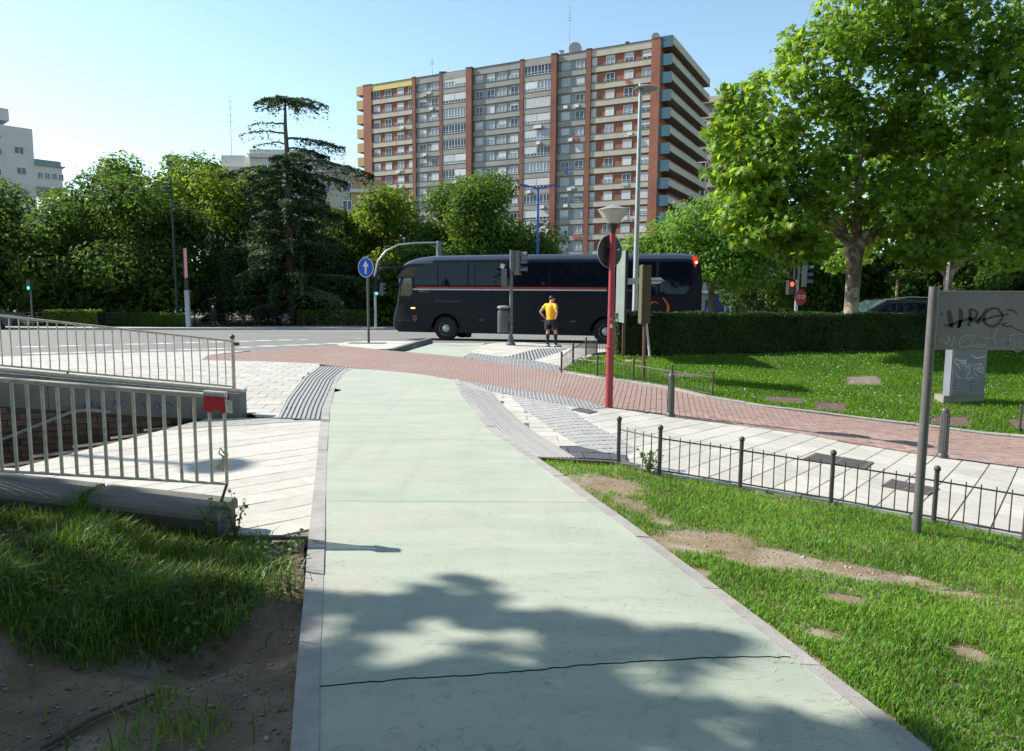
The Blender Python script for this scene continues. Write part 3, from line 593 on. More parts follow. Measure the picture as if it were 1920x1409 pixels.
def curve2(pts, n=24):
    pts = [np.array(p, float) for p in pts]; out = []
    P = [pts[0]] + pts + [pts[-1]]
    for i in range(1, len(P) - 2):
        for k in range(n // (len(pts) - 1) + 1):
            t = k / (n // (len(pts) - 1) + 1)
            out.append(0.5 * ((2 * P[i]) + (P[i + 1] - P[i - 1]) * t + (2 * P[i - 1] - 5 * P[i] + 4 * P[i + 1] - P[i + 2]) * t * t + (3 * P[i] - P[i - 1] - 3 * P[i + 1] + P[i + 2]) * t ** 3))
    return out + [pts[-1]]
for st in ([(-5.75, 0.42), (-5.68, 0.46), (-5.66, 0.40), (-5.74, 0.36), (-5.75, 0.42)], [(-5.6, 0.46), (-5.58, 0.37), (-5.52, 0.37), (-5.5, 0.45)], [(-5.42, 0.38), (-5.4, 0.46), (-5.36, 0.39), (-5.3, 0.47)], [(-4.95, 0.34), (-4.9, 0.42), (-4.84, 0.33), (-4.78, 0.41), (-4.7, 0.36)], [(-5.08, 0.42), (-5.02, 0.33)]):
    ribbon([(x, wl(x) - 0.004, z - 0.17) for x, z in curve2(st)], 0.022, (0.29, -0.95, 0), m_scrawl, 'graffiti_stroke', pw)
sw = empty('stairwell', (-5, 8, 0), 'dark stairwell descending between brick walls behind the near railing', 'stairs')
bk = MB()
for a, b in zip(xs_[1:], xs_[:-1]):
    bk.hexa([(a, wl(a) + 0.05, -3.0), (b, wl(b) + 0.05, -3.0), (b, wl(b) + 0.3, -3.0), (a, wl(a) + 0.3, -3.0), (a, wl(a) + 0.05, wlow(a) - 0.004), (b, wl(b) + 0.05, wlow(b) - 0.004), (b, wl(b) + 0.3, wlow(b) - 0.004), (a, wl(a) + 0.3, wlow(a) - 0.004)])
bk.build('brick_wall_core', m_darkjoint, sw, smooth=False)
cnt = 0
for r_ in range(14):
    z0 = 0.42 - r_ * 0.085
    for k in range(16):
        x0 = -4.25 - k * 0.25 - (0.125 if r_ % 2 else 0); x1 = x0 - 0.238
        if z0 + 0.078 > wlow(x0) - 0.006: continue
        j = rng.uniform(-0.006, 0.006); c = []
        for z in (z0, z0 + 0.075):
            for x, y in ((x1, 0.0), (x0, 0.0), (x0, 0.06), (x1, 0.06)): c.append((x, wl(x) + y + 0.012 + j, z))
        MB().hexa(c).build('brick', m_wallbrick, sw, smooth=False)
m_step = M('step_stone', (0.30, 0.29, 0.27), 0.9)
for k in range(11):
    xo = -0.3 * k; z = -0.165 * (k + 1)
    MB().hexa([(-4.62 + xo - 0.33, 7.06, z - 0.5), (-4.95 + xo + 0.0, 7.06, z - 0.5), (-4.3 + xo, 9.9 + xo * 0.309, z - 0.5), (-4.63 + xo, 9.85 + (xo - 0.3) * 0.309, z - 0.5), (-4.95 + xo - 0.3, 7.06, z), (-4.95 + xo, 7.06, z), (-4.3 + xo, 9.95 + xo * 0.309, z), (-4.6 + xo, 9.95 + (xo - 0.3) * 0.309, z)]).build('step', m_step, sw, smooth=False)
MB().hexa([(-14, 7.0, -3), (-4.97, 7.0, -3), (-4.97, 7.05, -3), (-14, 7.05, -3), (-14, 7.0, -0.02), (-4.97, 7.0, -0.02), (-4.97, 7.05, -0.02), (-14, 7.05, -0.02)]).build('near_brick_wall', m_darkjoint, sw, smooth=False)
MB().add([(-14, 7, -2.0), (-4.2, 7, -2.0), (-4.2, 10.2, -2.0), (-14, 8.5, -2.0)], [(0, 1, 2, 3)]).build('landing', m_step, sw, smooth=False)
MB().hexa([(-10.6, 7.0, -3), (-10.5, 7.0, -3), (-10.5, 8.3, -3), (-10.6, 8.3, -3), (-10.6, 7.0, -0.2), (-10.5, 7.0, -0.2), (-10.5, 8.3, -0.2), (-10.6, 8.3, -0.2)]).build('end_wall', m_darkjoint, sw, smooth=False)
hr = empty('stair_handrail', (-5.6, 9.5, 0), 'slanting grey tube handrail along the stairwell wall', 'handrail')
m_grail = M('grey_tube', (0.33, 0.32, 0.30), 0.5, (0.24, 0.23, 0.21), 20)
MB().tube([(-5.45, wl(-5.45) - 0.02, 0.14), (-5.5, wl(-5.5) - 0.08, 0.16), (-5.65, wl(-5.65) - 0.09, 0.19), (-5.85, wl(-5.85) - 0.09, 0.17), (-6.65, wl(-6.65) - 0.09, -0.17), (-8.5, wl(-8.5) - 0.09, -1.05)], 0.022, 10).build('tube', m_grail, hr)
for x, z in ((-6.2, 0.02), (-7.2, -0.43)): MB().tube([(x, wl(x) - 0.09, z), (x, wl(x) + 0.03, z - 0.05)], 0.012, 6).build('bracket', m_grail, hr)
# far railing on the parapet
fr = empty('parapet_railing', (-4.0, 10.3, 0.35), 'cream railing with ball topped end post on the far parapet', 'railing')
def fz(x, h): return wtop(x) + h
yo = 0.16
MB().tube([(x, wl(x) + yo, fz(x, 0.73)) for x in (-4.0, -6.7, -10.2)], 0.016, 8).build('top_rail', m_rail, fr)
MB().tube([(x, wl(x) + yo, fz(x, 0.075)) for x in (-4.0, -6.7, -10.2)], 0.014, 8).build('bottom_rail', m_rail, fr)
for k in range(1, 56):
    x = -4.0 - 0.1045 * k
    MB().tube([(x, wl(x) + yo, fz(x, 0.075)), (x + 0.006, wl(x) + yo, fz(x, 0.2)), (x, wl(x) + yo, fz(x, 0.73))], 0.0085, 6).build('bar', m_rail, fr)
MB().tube([(-4.0, wl(-4.0) + yo, fz(-4.0, 0.0)), (-4.0, wl(-4.0) + yo, fz(-4, 0.76))], 0.026, 10).build('end_post', m_rail, fr)
MB().ball((-4.0, wl(-4.0) + yo, fz(-4, 0.79)), 0.036, 12, 8).build('ball_finial', m_iron, fr)
MB().box((-3.94, wl(-4.0) + yo, fz(-4, 0.69)), (0.06, 0.05, 0.045)).build('latch', m_iron, fr)
for x in (-6.0, -8.0): MB().tube([(x, wl(x) + yo, fz(x, 0.02)), (x, wl(x) + yo, fz(x, 0.075))], 0.014, 8).build('foot', m_iron, fr)
# near low wall and railing
def nw(x): return 0.235 + 0.105 * max(0.0, -2.06 - x)
for xa, xb, lab in ((-2.07, -2.98, 'short concrete kerb wall under the near railing, right of the grass tuft'), (-3.06, -6.5, 'grey concrete kerb wall under the near railing, left of the grass tuft')):
    q = empty('kerb_wall', (xa, 5.1, 0), lab, 'wall')
    a_, b_ = xb, xa
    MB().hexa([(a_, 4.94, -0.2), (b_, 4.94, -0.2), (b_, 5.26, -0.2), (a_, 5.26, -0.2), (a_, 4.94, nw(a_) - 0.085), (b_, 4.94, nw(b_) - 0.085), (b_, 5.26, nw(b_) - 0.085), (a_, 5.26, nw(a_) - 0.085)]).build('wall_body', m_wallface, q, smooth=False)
    cpz = MB(); prof = [(-0.02, -0.083), (-0.02, -0.05), (-0.005, -0.025), (0.07, 0.0), (0.27, 0.0), (0.335, -0.01), (0.35, -0.035), (0.35, -0.083)]
    v = [(x, 4.94 + dy, nw(x) + dz) for x in (a_ - 0.01, b_ + 0.01) for dy, dz in prof]; n_ = len(prof)
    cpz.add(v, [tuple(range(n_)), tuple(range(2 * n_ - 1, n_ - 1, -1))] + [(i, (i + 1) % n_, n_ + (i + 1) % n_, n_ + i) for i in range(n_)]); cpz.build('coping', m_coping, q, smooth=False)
nrl = empty('near_railing', (-2.08, 5.15, 0.2), 'cream painted railing with vertical bars in the left foreground', 'railing')
def rt_(x): return 1.01 + 0.07 * (-2.08 - x)
def rb_(x): return 0.365 + 0.05 * (-2.08 - x)
MB().tube([(-2.06, 5.15, rt_(-2.06)), (-3.8, 5.15, rt_(-3.8)), (-6.0, 5.15, rt_(-6))], 0.019, 10).build('top_rail', m_rail, nrl)
MB().tube([(-2.08, 5.15, rb_(-2.08)), (-3.8, 5.15, rb_(-3.8)), (-6.0, 5.15, rb_(-6))], 0.011, 8).build('bottom_rail', m_rail, nrl)
for k in range(33):
    x = -2.08 - 0.1093 * k
    MB().tube([(x, 5.15, rb_(x)), (x, 5.15, rt_(x))], 0.0125 if k else 0.013, 8).build('bar', m_rail, nrl)
for x in (-2.08, -4.2, -5.9): MB().tube([(x, 5.15, rb_(x)), (x - 0.04, 5.12, nw(x) - 0.01)], 0.011, 8).build('leg', m_iron, nrl)
m_redwrap = M('red_plastic', (0.52, 0.012, 0.018), 0.45, (0.42, 0.01, 0.014), 18, bump=0.3, bscale=40)
rw = empty('red_wrap', (-2.14, 5.15, 0.93), 'red plastic wrap with white ribbed edge around the end of the near railing', 'wrap')
v = []; nA = 14
for x in np.linspace(-2.215, -2.055, 9):
    for k in range(nA):
        a_ = math.pi * (k / (nA - 1)); dz = 0.03 * math.sin(a_) if 0 < k < nA - 1 else 0
        side = -1 if k < nA / 2 else 1
        yy = 5.15 - 0.032 * math.cos(a_); zz_ = rt_(x) + 0.03 * math.sin(a_)
        if k == 0 or k == nA - 1: zz_ = rt_(x) - (0.105 + 0.012 * math.sin(x * 60)) ; yy += side * 0.012
        if k == 1 or k == nA - 2: zz_ = rt_(x) - 0.05
        v.append((x, yy + rng.uniform(-0.003, 0.003), zz_))
MB().add(v, [(i * nA + k, i * nA + k + 1, (i + 1) * nA + k + 1, (i + 1) * nA + k) for i in range(8) for k in range(nA - 1)]).build('sleeve', m_redwrap, rw)
m_ww = M('white_plastic', (0.7, 0.68, 0.65), 0.5)
for k in range(12):
    x = -2.208 + k * 0.0133
    MB().box((x, 5.135, rt_(x) + 0.02), (0.006, 0.055, 0.034)).build('ridge', m_ww, rw, smooth=False)
pt = MB(); pt.add([(-2.06, 5.11, 1.0), (-2.0, 5.10, 0.985), (-2.01, 5.12, 0.89), (-2.05, 5.11, 0.9), (-2.035, 5.13, 0.945)], [(0, 1, 4), (1, 2, 4), (2, 3, 4), (3, 0, 4)])
pt.build('paper_scrap', m_ww, rw, smooth=False)
bow = empty('tied_ribbon', (-2.08, 5.14, 0.5), 'beige ribbon tied to the last bar of the near railing', 'ribbon')
m_bow = M('beige_ribbon', (0.62, 0.48, 0.36), 0.7, (0.5, 0.37, 0.26), 30)
bb = MB(); bb.ball((-2.085, 5.125, 0.565), 0.018, 8, 5); bb.build('knot', m_bow, bow)
MB().add([(-2.09, 5.12, 0.56), (-2.075, 5.12, 0.56), (-2.08, 5.105, 0.47), (-2.15, 5.1, 0.49)], [(0, 1, 2, 3)]).build('tail', m_bow, bow, smooth=False)
MB().tube([(-2.085, 5.125, 0.57), (-2.12, 5.12, 0.60), (-2.105, 5.115, 0.64), (-2.08, 5.12, 0.60), (-2.05, 5.12, 0.59), (-2.085, 5.125, 0.57)], 0.006, 6).build('loop', m_bow, bow)
# ================================================================ low iron fences
def iron_fence(line, posts, label, h=0.44, sp_=0.105, ball=True, grp=None, thin=0.006):
    root = empty('iron_fence', (line[0][0], line[0][1], zt(*line[0])), label, 'fence')
    if grp: root['group'] = grp
    for p in posts:
        z = zt(*p)
        MB().tube([(p[0], p[1], z - 0.05), (p[0], p[1], z + h)], 0.021, 8).build('post', m_iron, root)
        if ball: MB().ball((p[0], p[1], z + h + 0.02), 0.03, 10, 6).build('ball_cap', m_iron, root)
    for a, b in zip(line[:-1], line[1:]):
        n_ = max(1, int(round(math.hypot(b[0] - a[0], b[1] - a[1]) / sp_)))
        P = lambda t: (a[0] + (b[0] - a[0]) * t, a[1] + (b[1] - a[1]) * t)
        for hh in (0.03, h - 0.09): MB().tube([(P(t)[0], P(t)[1], zt(*P(t)) + hh) for t in (0, 0.5, 1)], 0.008, 6).build('rail', m_iron, root)
        for i in range(1, n_):
            p = P(i / n_); z = zt(*p); j = rng.uniform(-0.004, 0.004)
            MB().tube([(p[0], p[1], z + 0.02), (p[0] + j, p[1], z + h - 0.055)], [thin, thin * 0.9], 5).build('bar', m_iron, root)
    return root
iron_fence(FENCE[:7], FENCE[:7], 'low black iron fence with ball capped posts along the near lawn', h=0.45)
iron_fence([(1.14, 16.58), (1.86, 15.62), (2.55, 15.02), (3.2, 14.3), (3.84, 13.66)], [(1.14, 16.58), (1.86, 15.62), (2.55, 15.02), (3.2, 14.3), (3.84, 13.66)], 'low black iron fence beside the red path behind the red lamp post', h=0.43)
iron_fence([(1.14, 16.64), (1.5, 17.7), (1.95, 19.0), (2.5, 21.2), (3.3, 21.6), (4.2, 21.6)], [(1.5, 17.7), (1.95, 19.0), (2.5, 21.2), (3.3, 21.6)], 'low black iron fence running back from the red path to the hedge end', h=0.45)
iron_fence([(8.55, 11.95), (9.6, 11.5), (10.7, 11.0)], [(8.55, 11.95), (9.6, 11.5), (10.7, 11.0)], 'short stretch of low iron fence at the right edge below the cabinet', h=0.42)
# ================================================================ bollards, lamps, signs
def bollard(x, y, label):
    z = zt(x, y); r_ = empty('bollard', (x, y, z), label, 'bollard', 'bollards along the red path')
    MB().lathe((x, y, z), [(0.075, -0.03), (0.075, 0.03), (0.066, 0.05), (0.06, 0.06)], 14).build('base_ring', m_bollard, r_)
    MB().lathe((x, y, z), [(0.058, 0.055), (0.055, 0.3), (0.05, 0.62)], 12).build('shaft', m_bollard, r_)
    MB().lathe((x, y, z), [(0.052, 0.622), (0.052, 0.65), (0.04, 0.668), (0.01, 0.674)], 12).build('cap', m_bollard, r_)
    for k in range(6):
        a_ = k * math.pi / 3 + 0.3
        MB().tube([(x + 0.057 * math.cos(a_), y + 0.057 * math.sin(a_), z + 0.08), (x + 0.051 * math.cos(a_), y + 0.051 * math.sin(a_), z + 0.6)], 0.006, 5).build('flute', m_bollard, r_)
bollard(2.5, 11.2, 'dark metal bollard just right of the red lamp post')
bollard(5.79, 9.5, 'dark metal bollard behind the signboard post at the right')
m_lred = M('red_lamp_paint', (0.30, 0.032, 0.042), 0.5, (0.24, 0.026, 0.034), 10, spec=0.45, stain=(0.14, 0.03, 0.03), sscale=5, samt=0.4)
m_dark = M('dark_plastic', (0.022, 0.022, 0.024), 0.5)
lx0, ly0 = 1.585, 11.62; lz0 = zt(lx0, ly0)
lp = empty('red_street_lamp', (lx0, ly0, lz0), 'dark red lamp post with conical glass lantern and a round sign seen from behind', 'street lamp')
MB().lathe((lx0, ly0, lz0), [(0.062, -0.05), (0.062, 0.9), (0.06, 0.98)], 18).build('lower_pole', m_lred, lp)
MB().lathe((lx0, ly0, lz0), [(0.06, 0.965), (0.076, 0.975), (0.076, 0.995), (0.06, 1.01)], 18).build('collar', m_lred, lp)
MB().lathe((lx0, ly0, lz0), [(0.055, 1.0), (0.05, 2.2), (0.046, 2.8)], 18).build('upper_pole', m_lred, lp)
MB().lathe((lx0, ly0, lz0), [(0.04, 2.78), (0.045, 2.84), (0.08, 2.93), (0.085, 2.95)], 18).build('socket', m_dark, lp)
m_lglass, nt_, b_ = newmat('frosted_glass'); b_.inputs['Base Color'].default_value = (0.66, 0.64, 0.56, 1); b_.inputs['Roughness'].default_value = 0.35; b_.inputs['Transmission Weight'].default_value = 0.45
MB().lathe((lx0, ly0, lz0), [(0.088, 2.95), (0.235, 3.14), (0.24, 3.15), (0.232, 3.155), (0.09, 2.96)], 24).build('glass_cone', m_lglass, lp)
m_lgrey = M('lamp_grey', (0.30, 0.30, 0.30), 0.5)
MB().lathe((lx0, ly0, lz0), [(0.25, 3.152), (0.25, 3.165), (0.15, 3.2), (0.05, 3.235), (0.01, 3.245)], 24).build('cap', m_lgrey, lp)
sd = MB(); Mr = Matrix.Rotation(R(35), 3, 'Z')
disc = [Vector((lx0 - 0.03, ly0 + 0.075, lz0 + 2.52)) + Mr @ Vector((0.255 * math.cos(k * math.pi / 16), 0, 0.255 * math.sin(k * math.pi / 16))) for k in range(32)]
sd.prism(disc, Mr @ Vector((0, 0.015, 0))); sd.build('round_sign', m_dark, lp, smooth=False)
m_rim = M('sign_rim', (0.35, 0.35, 0.35), 0.5)
rim = MB(); rim.tube([Vector((lx0 - 0.03, ly0 + 0.09, lz0 + 2.52)) + Mr @ Vector((0.258 * math.cos(k * math.pi / 16), 0, 0.258 * math.sin(k * math.pi / 16))) for k in range(33)], 0.008, 6, caps=False); rim.build('sign_rim', m_rim, lp)
MB().box((lx0, ly0 + 0.05, lz0 + 2.52), (0.06, 0.05, 0.1)).build('bracket', m_dark, lp)
MB().ball((lx0 + 0.1, ly0 + 0.06, lz0 + 2.55), 0.018, 8, 5).build('bolt', m_ww, lp)
for z, hgt in ((1.3, 0.06), (1.42, 0.04)):
    st = MB(); st.add([(lx0 + 0.0595 * math.sin(a_), ly0 - 0.0595 * math.cos(a_), lz0 + z + dz) for a_ in (-0.35, 0.0, 0.3) for dz in (0, hgt)], [(0, 2, 3, 1), (2, 4, 5, 3)]); st.build('sticker', m_ww if z < 1.4 else m_lgrey, lp, smooth=False)
# tall grey street lights
m_galv = M('galvanised', (0.42, 0.43, 0.44), 0.4, (0.33, 0.34, 0.35), 12, metal=0.5)
def tall_lamp(x, y, z, h, label):
    r_ = empty('street_light', (x, y, z), label, 'street light')
    MB().lathe((x, y, z), [(0.10, -0.1), (0.10, 0.6), (0.085, 0.7), (0.075, h * 0.5), (0.055, h)], 14).build('pole', m_galv, r_)
    MB().lathe((x + 0.15, y, z), [(0.05, h - 0.06), (0.33, h - 0.1), (0.35, h - 0.075), (0.3, h - 0.045), (0.06, h + 0.03)], 20).build('disc_head', m_lgrey, r_)
    MB().tube([(x, y, z + h - 0.03), (x, y, z + h + 0.06)], 0.06, 10).build('pole_cap', m_galv, r_)
    return r_
tall_lamp(3.72, 22.0, -0.05, 7.97, 'tall grey street light with flat round head behind the hedge')
tall_lamp(-14.3, 10.2, 0.0, 9.0, 'tall grey street light out on the plaza to the left')
# information board on brown post
m_brown = M('brown_post', (0.15, 0.07, 0.05), 0.6, (0.11, 0.05, 0.035), 12)
m_board = M('pale_board', (0.16, 0.205, 0.185), 0.6, (0.13, 0.17, 0.155), 2.5, stain=(0.26, 0.26, 0.19), sscale=1.6, samt=0.7)
bx, by = 2.74, 17.75; bz = zt(bx, by)
ib = empty('information_panel', (bx, by, bz), 'tall pale green panel on a brown post at the hedge end', 'sign')
MB().box((bx + 0.01, by + 0.03, bz + 1.25), (0.07, 0.07, 2.7)).build('post', m_brown, ib, smooth=False)
a = R(62); M3 = Matrix.Rotation(a, 3, 'Z')
MB().box((bx - 0.08, by + 0.05, bz + 1.72), (0.04, 1.2, 1.72), M=Matrix.Rotation(R(1.5), 3, 'Z')).build('panel', m_board, ib, smooth=False)
MB().box((bx - 0.05, by - 0.57, bz + 1.70), (0.055, 0.04, 1.74)).build('frame', m_dark, ib, smooth=False)
# olive sign box on rusty post
m_olive = M('olive_back', (0.07, 0.06, 0.027), 0.6, (0.055, 0.047, 0.022), 8)
ox, oy = 2.80, 15.2; oz = zt(ox, oy)
ob_ = empty('sign_cabinet', (ox, oy, oz), 'narrow olive sign box on a rusty brown post in the far lawn', 'sign')
MB().tube([(ox, oy, oz - 0.1), (ox - 0.02, oy, oz + 1.25), (ox - 0.02, oy, oz + 2.3)], 0.035, 8).build('post', m_brown, ob_)
MB().box((ox - 0.01, oy, oz + 1.79), (0.15, 0.5, 1.2), rz=R(-3)).build('box', m_olive, ob_, smooth=False)
MB().box((ox - 0.11, oy - 0.02, oz + 1.79), (0.035, 0.52, 1.22), rz=R(-3)).build('side_flange', M('olive_edge', (0.10, 0.09, 0.04), 0.55), ob_, smooth=False)
# white direction arrow on leaning pole
m_wpole = M('white_pole', (0.62, 0.61, 0.58), 0.5, (0.5, 0.49, 0.46), 14)
ax, ay = 3.42, 17.75; az = zt(ax, ay)
da = empty('direction_sign', (ax, ay, az), 'white arrow direction sign on a thin leaning white pole by the hedge', 'sign')
MB().tube([(ax, ay, az - 0.1), (ax - 0.16, ay, az + 1.1), (ax - 0.3, ay, az + 2.05)], 0.03, 8).build('pole', m_wpole, da)
arr = [(-0.5, 0, -0.085), (0.38, 0, -0.05), (0.5, 0, 0.02), (0.4, 0, 0.095), (-0.5, 0, 0.065)]
MB().prism([(ax - 0.22 + p[0], ay - 0.05, az + 1.86 + p[2]) for p in arr], (0, 0.03, 0)).build('arrow_blade', m_wpole, da, smooth=False)
for i in range(11):
    MB().box((ax - 0.1 + i * 0.034, ay - 0.054, az + 1.865 + i * 0.0012), (0.02, 0.004, 0.04 if i % 3 else 0.03)).build('lettering', m_dark, da, smooth=False)
# graffiti signboard
m_sb = M('grey_board', (0.21, 0.21, 0.22), 0.55, (0.18, 0.18, 0.19), 3.0, stain=(0.12, 0.12, 0.125), sscale=2.2, samt=0.6, bump=0.1, bscale=80)
m_sbpost = M('grey_post', (0.12, 0.115, 0.115), 0.45, (0.085, 0.08, 0.08), 9)
px0, py0 = 3.425, 5.9; pz0 = zt(px0, py0)
gb = empty('signboard', (px0, py0, pz0), 'grey signboard covered in graffiti scrawls on a round dark post', 'signboard')
for dx in (0.0, 1.62):
    MB().tube([(px0 + dx, py0 - 0.32 * dx * 0, pz0 - 0.15 - 0.1 * dx), (px0 + dx, py0, pz0 + 2.04)], 0.036, 16).build('post', m_sbpost, gb)
bx0, bx1, bzb, bzt = px0 + 0.055, px0 + 1.56, pz0 + 1.525, pz0 + 2.0
MB().box(((bx0 + bx1) / 2, py0 + 0.03, (bzb + bzt) / 2), (bx1 - bx0, 0.03, bzt - bzb)).build('board', m_sb, gb, smooth=False)
MB().box(((bx0 + bx1) / 2, py0 + 0.03, bzt + 0.006), (bx1 - bx0, 0.04, 0.008)).build('top_edge', M('board_edge', (0.4, 0.4, 0.4), 0.5), gb, smooth=False)
m_gdark = M('dark_scrawl', (0.055, 0.055, 0.06), 0.6); m_glight = M('pale_scrawl', (0.42, 0.41, 0.40), 0.6)
def gp(u, v): return (bx0 + (u - 1757) / 224.0, py0 + 0.0125, bzb + (660 - v) / 224.0)
def scr(pts, wdt, mat): ribbon([(p[0], p[1], p[2]) for p in [gp(*q) for q in curve2(pts, 40)]], wdt * 1.3, (0, -1, 0), mat, 'graffiti_stroke', gb)
for pts, wdt in (([(1777, 588), (1781, 604), (1784, 620)], 0.030), ([(1770, 615), (1783, 614), (1794, 609), (1806, 606), (1818, 600)], 0.02), ([(1797, 584), (1800, 600), (1797, 619)], 0.026), ([(1800, 611), (1795, 620)], 0.02), ([(1815, 584), (1817, 600), (1815, 616)], 0.022), ([(1816, 585), (1828, 590), (1827, 600), (1817, 604), (1828, 606), (1838, 600)], 0.018), ([(1846, 582), (1838, 597), (1830, 610), (1842, 604), (1858, 599), (1876, 595), (1886, 594)], 0.013), ([(1872, 592), (1866, 584), (1852, 585), (1842, 596), (1845, 610), (1858, 616), (1870, 610), (1876, 598), (1872, 590)], 0.017), ([(1882, 586), (1894, 587), (1904, 594)], 0.010), ([(1886, 610), (1876, 612), (1884, 616), (1896, 615)], 0.010), ([(1890, 616), (1906, 622), (1918, 627)], 0.005), ([(1764, 592), (1764, 596)], 0.012)):
    scr(pts, wdt, m_gdark)
for pts, wdt in (([(1772, 632), (1764, 640), (1772, 644), (1778, 650), (1780, 636), (1787, 653), (1790, 634), (1795, 650)], 0.006), ([(1818, 632), (1804, 636), (1800, 648), (1806, 655), (1820, 652), (1836, 649)], 0.006), ([(1806, 644), (1826, 632), (1822, 650)], 0.005), ([(1838, 630), (1846, 638), (1852, 637), (1850, 649), (1836, 649)], 0.006), ([(1850, 638), (1862, 636), (1870, 624), (1866, 622), (1862, 634), (1866, 645), (1871, 657)], 0.006), ([(1800, 657), (1830, 653), (1860, 656), (1886, 656)], 0.004), ([(1918, 630), (1894, 632), (1892, 644), (1888, 650), (1896, 640)], 0.005), ([(1896, 644), (1908, 646), (1916, 642), (1912, 652), (1920, 656)], 0.005), ([(1900, 655), (1906, 662), (1916, 661)], 0.004), ([(1874, 641), (1877, 641)], 0.005)):
    scr(pts, wdt, m_glight)
# electrical cabinet
m_cab = M('cabinet_grey', (0.17, 0.195, 0.22), 0.5, (0.14, 0.16, 0.18), 3.0, stain=(0.12, 0.13, 0.135), sscale=2.0, samt=0.5)
cx0, cy0 = 8.62, 13.75; cz0 = zt(8.6, 13.55)
cb = empty('utility_cabinet', (cx0, cy0, cz0), 'grey utility cabinet with white graffiti on a concrete plinth', 'cabinet')
MB().box((cx0, cy0, cz0 + 0.02), (0.78, 0.3, 0.24)).build('plinth', m_conc, cb, smooth=False)
MB().box((cx0 + 0.02, cy0 - 0.08, cz0 + 0.6), (0.66, 0.22, 0.92)).build('body', m_cab, cb, smooth=False)
MB().box((cx0 + 0.02, cy0 - 0.08, cz0 + 1.075), (0.7, 0.26, 0.03)).build('lid', m_cab, cb, smooth=False)
MB().box((cx0 + 0.02, cy0 - 0.202, cz0 + 0.6), (0.62, 0.006, 0.86)).build('door', m_cab, cb, smooth=False)
m_vent = M('vent_light', (0.42, 0.43, 0.44), 0.5)
for vx in (-0.16, 0.14):
    vn = MB().box((cx0 + vx, cy0 - 0.207, cz0 + 0.36), (0.13, 0.006, 0.15)).build('vent', m_dark, cb, smooth=False)
    for i in range(5): MB().box((cx0 + vx, cy0 - 0.215, cz0 + 0.30 + i * 0.03), (0.13, 0.014, 0.012)).build('vent_slat', m_vent, vn, smooth=False)
m_wspray = M('white_spray', (0.50, 0.56, 0.60), 0.6)
def gc(u, v): return (cx0 + 0.02 - 0.31 + (u - 1783) / 98.0, cy0 - 0.2075, cz0 + 0.17 + (735 - v) / 104.0)
for pts, wdt in (([(1784, 668), (1790, 676), (1797, 684)], 0.022), ([(1786, 664), (1796, 668), (1808, 666)], 0.025), ([(1790, 676), (1804, 670), (1800, 680)], 0.02), ([(1806, 668), (1808, 688)], 0.016), ([(1812, 672), (1814, 690)], 0.016), ([(1806, 680), (1818, 678), (1824, 672)], 0.014), ([(1820, 690), (1826, 676), (1836, 674), (1828, 684), (1840, 680), (1834, 690), (1842, 686)], 0.014), ([(1822, 682), (1834, 690), (1844, 694)], 0.012), ([(1786, 690), (1794, 700), (1800, 704)], 0.013), ([(1808, 694), (1816, 690), (1808, 702), (1822, 700), (1812, 706)], 0.012), ([(1824, 692), (1830, 700)], 0.01), ([(1815, 656), (1826, 662), (1842, 658)], 0.02)):
    ribbon([gc(*q) for q in curve2(pts, 24)], wdt, (0, -1, 0), m_wspray, 'graffiti_stroke', cb)
# ---- covers and drain grates
m_lid = M('rusty_cover', (0.16, 0.10, 0.085), 0.85, (0.11, 0.07, 0.06), 9, bump=0.3, bscale=60)
m_lidc = M('stone_cover', (0.22, 0.175, 0.14), 0.9, (0.16, 0.13, 0.1), 7, bump=0.3, bscale=60)
for i, (p, m_, lab) in enumerate((([(7.28, 15.6), (8.03, 15.7), (7.7, 14.9), (6.97, 14.9)], m_lidc, 'pale brown rectangular cover in the far lawn below the plane tree'), ([(4.84, 13.75), (5.6, 13.75), (5.5, 13.3), (4.8, 13.3)], m_lid, 'dark brown cover in the far lawn under the smaller sign shadow'), ([(5.78, 13.5), (6.3, 13.45), (6.0, 12.85), (5.42, 12.87)], m_lid, 'dark brown cover in the far lawn nearest the red path'), ([(7.5, 12.75), (8.2, 12.85), (7.95, 12.25), (7.25, 12.35)], m_lid, 'dark brown cover behind the right bollard'), ([(8.75, 12.6), (9.5, 12.5), (9.3, 12.05), (8.6, 12.15)], m_lid, 'brown cover behind the iron fence at the right edge'), ([(3.35, 15.9), (4.05, 15.75), (3.95, 15.35), (3.25, 15.5)], m_lid, 'flat brown cover in the lawn right of the olive sign post'))):
    r_ = empty('inspection_cover', (p[0][0], p[0][1], zt(*p[0])), lab, 'cover', 'covers set in the far lawn')
    MB().prism([(x, y, zt(x, y) - 0.08) for x, y in p], (0, 0, 0.068)).build('lid', m_, r_, smooth=False)
    c_ = [sum(q[k] for q in p) / 4 for k in (0, 1)]
    fr_ = MB()
    for k in range(4):
        a_, b_ = p[k], p[(k + 1) % 4]; e = lambda q, t: (q[0] + (q[0] - c_[0]) * t, q[1] + (q[1] - c_[1]) * t)
        A_, B_2, C_, D_ = e(a_, 0.02), e(b_, 0.02), e(b_, 0.12), e(a_, 0.12)
        fr_.prism([(x, y, zt(x, y) - 0.08) for x, y in (A_, B_2, C_, D_)], (0, 0, 0.073))
    fr_.build('rim', m_lidc, r_, smooth=False)
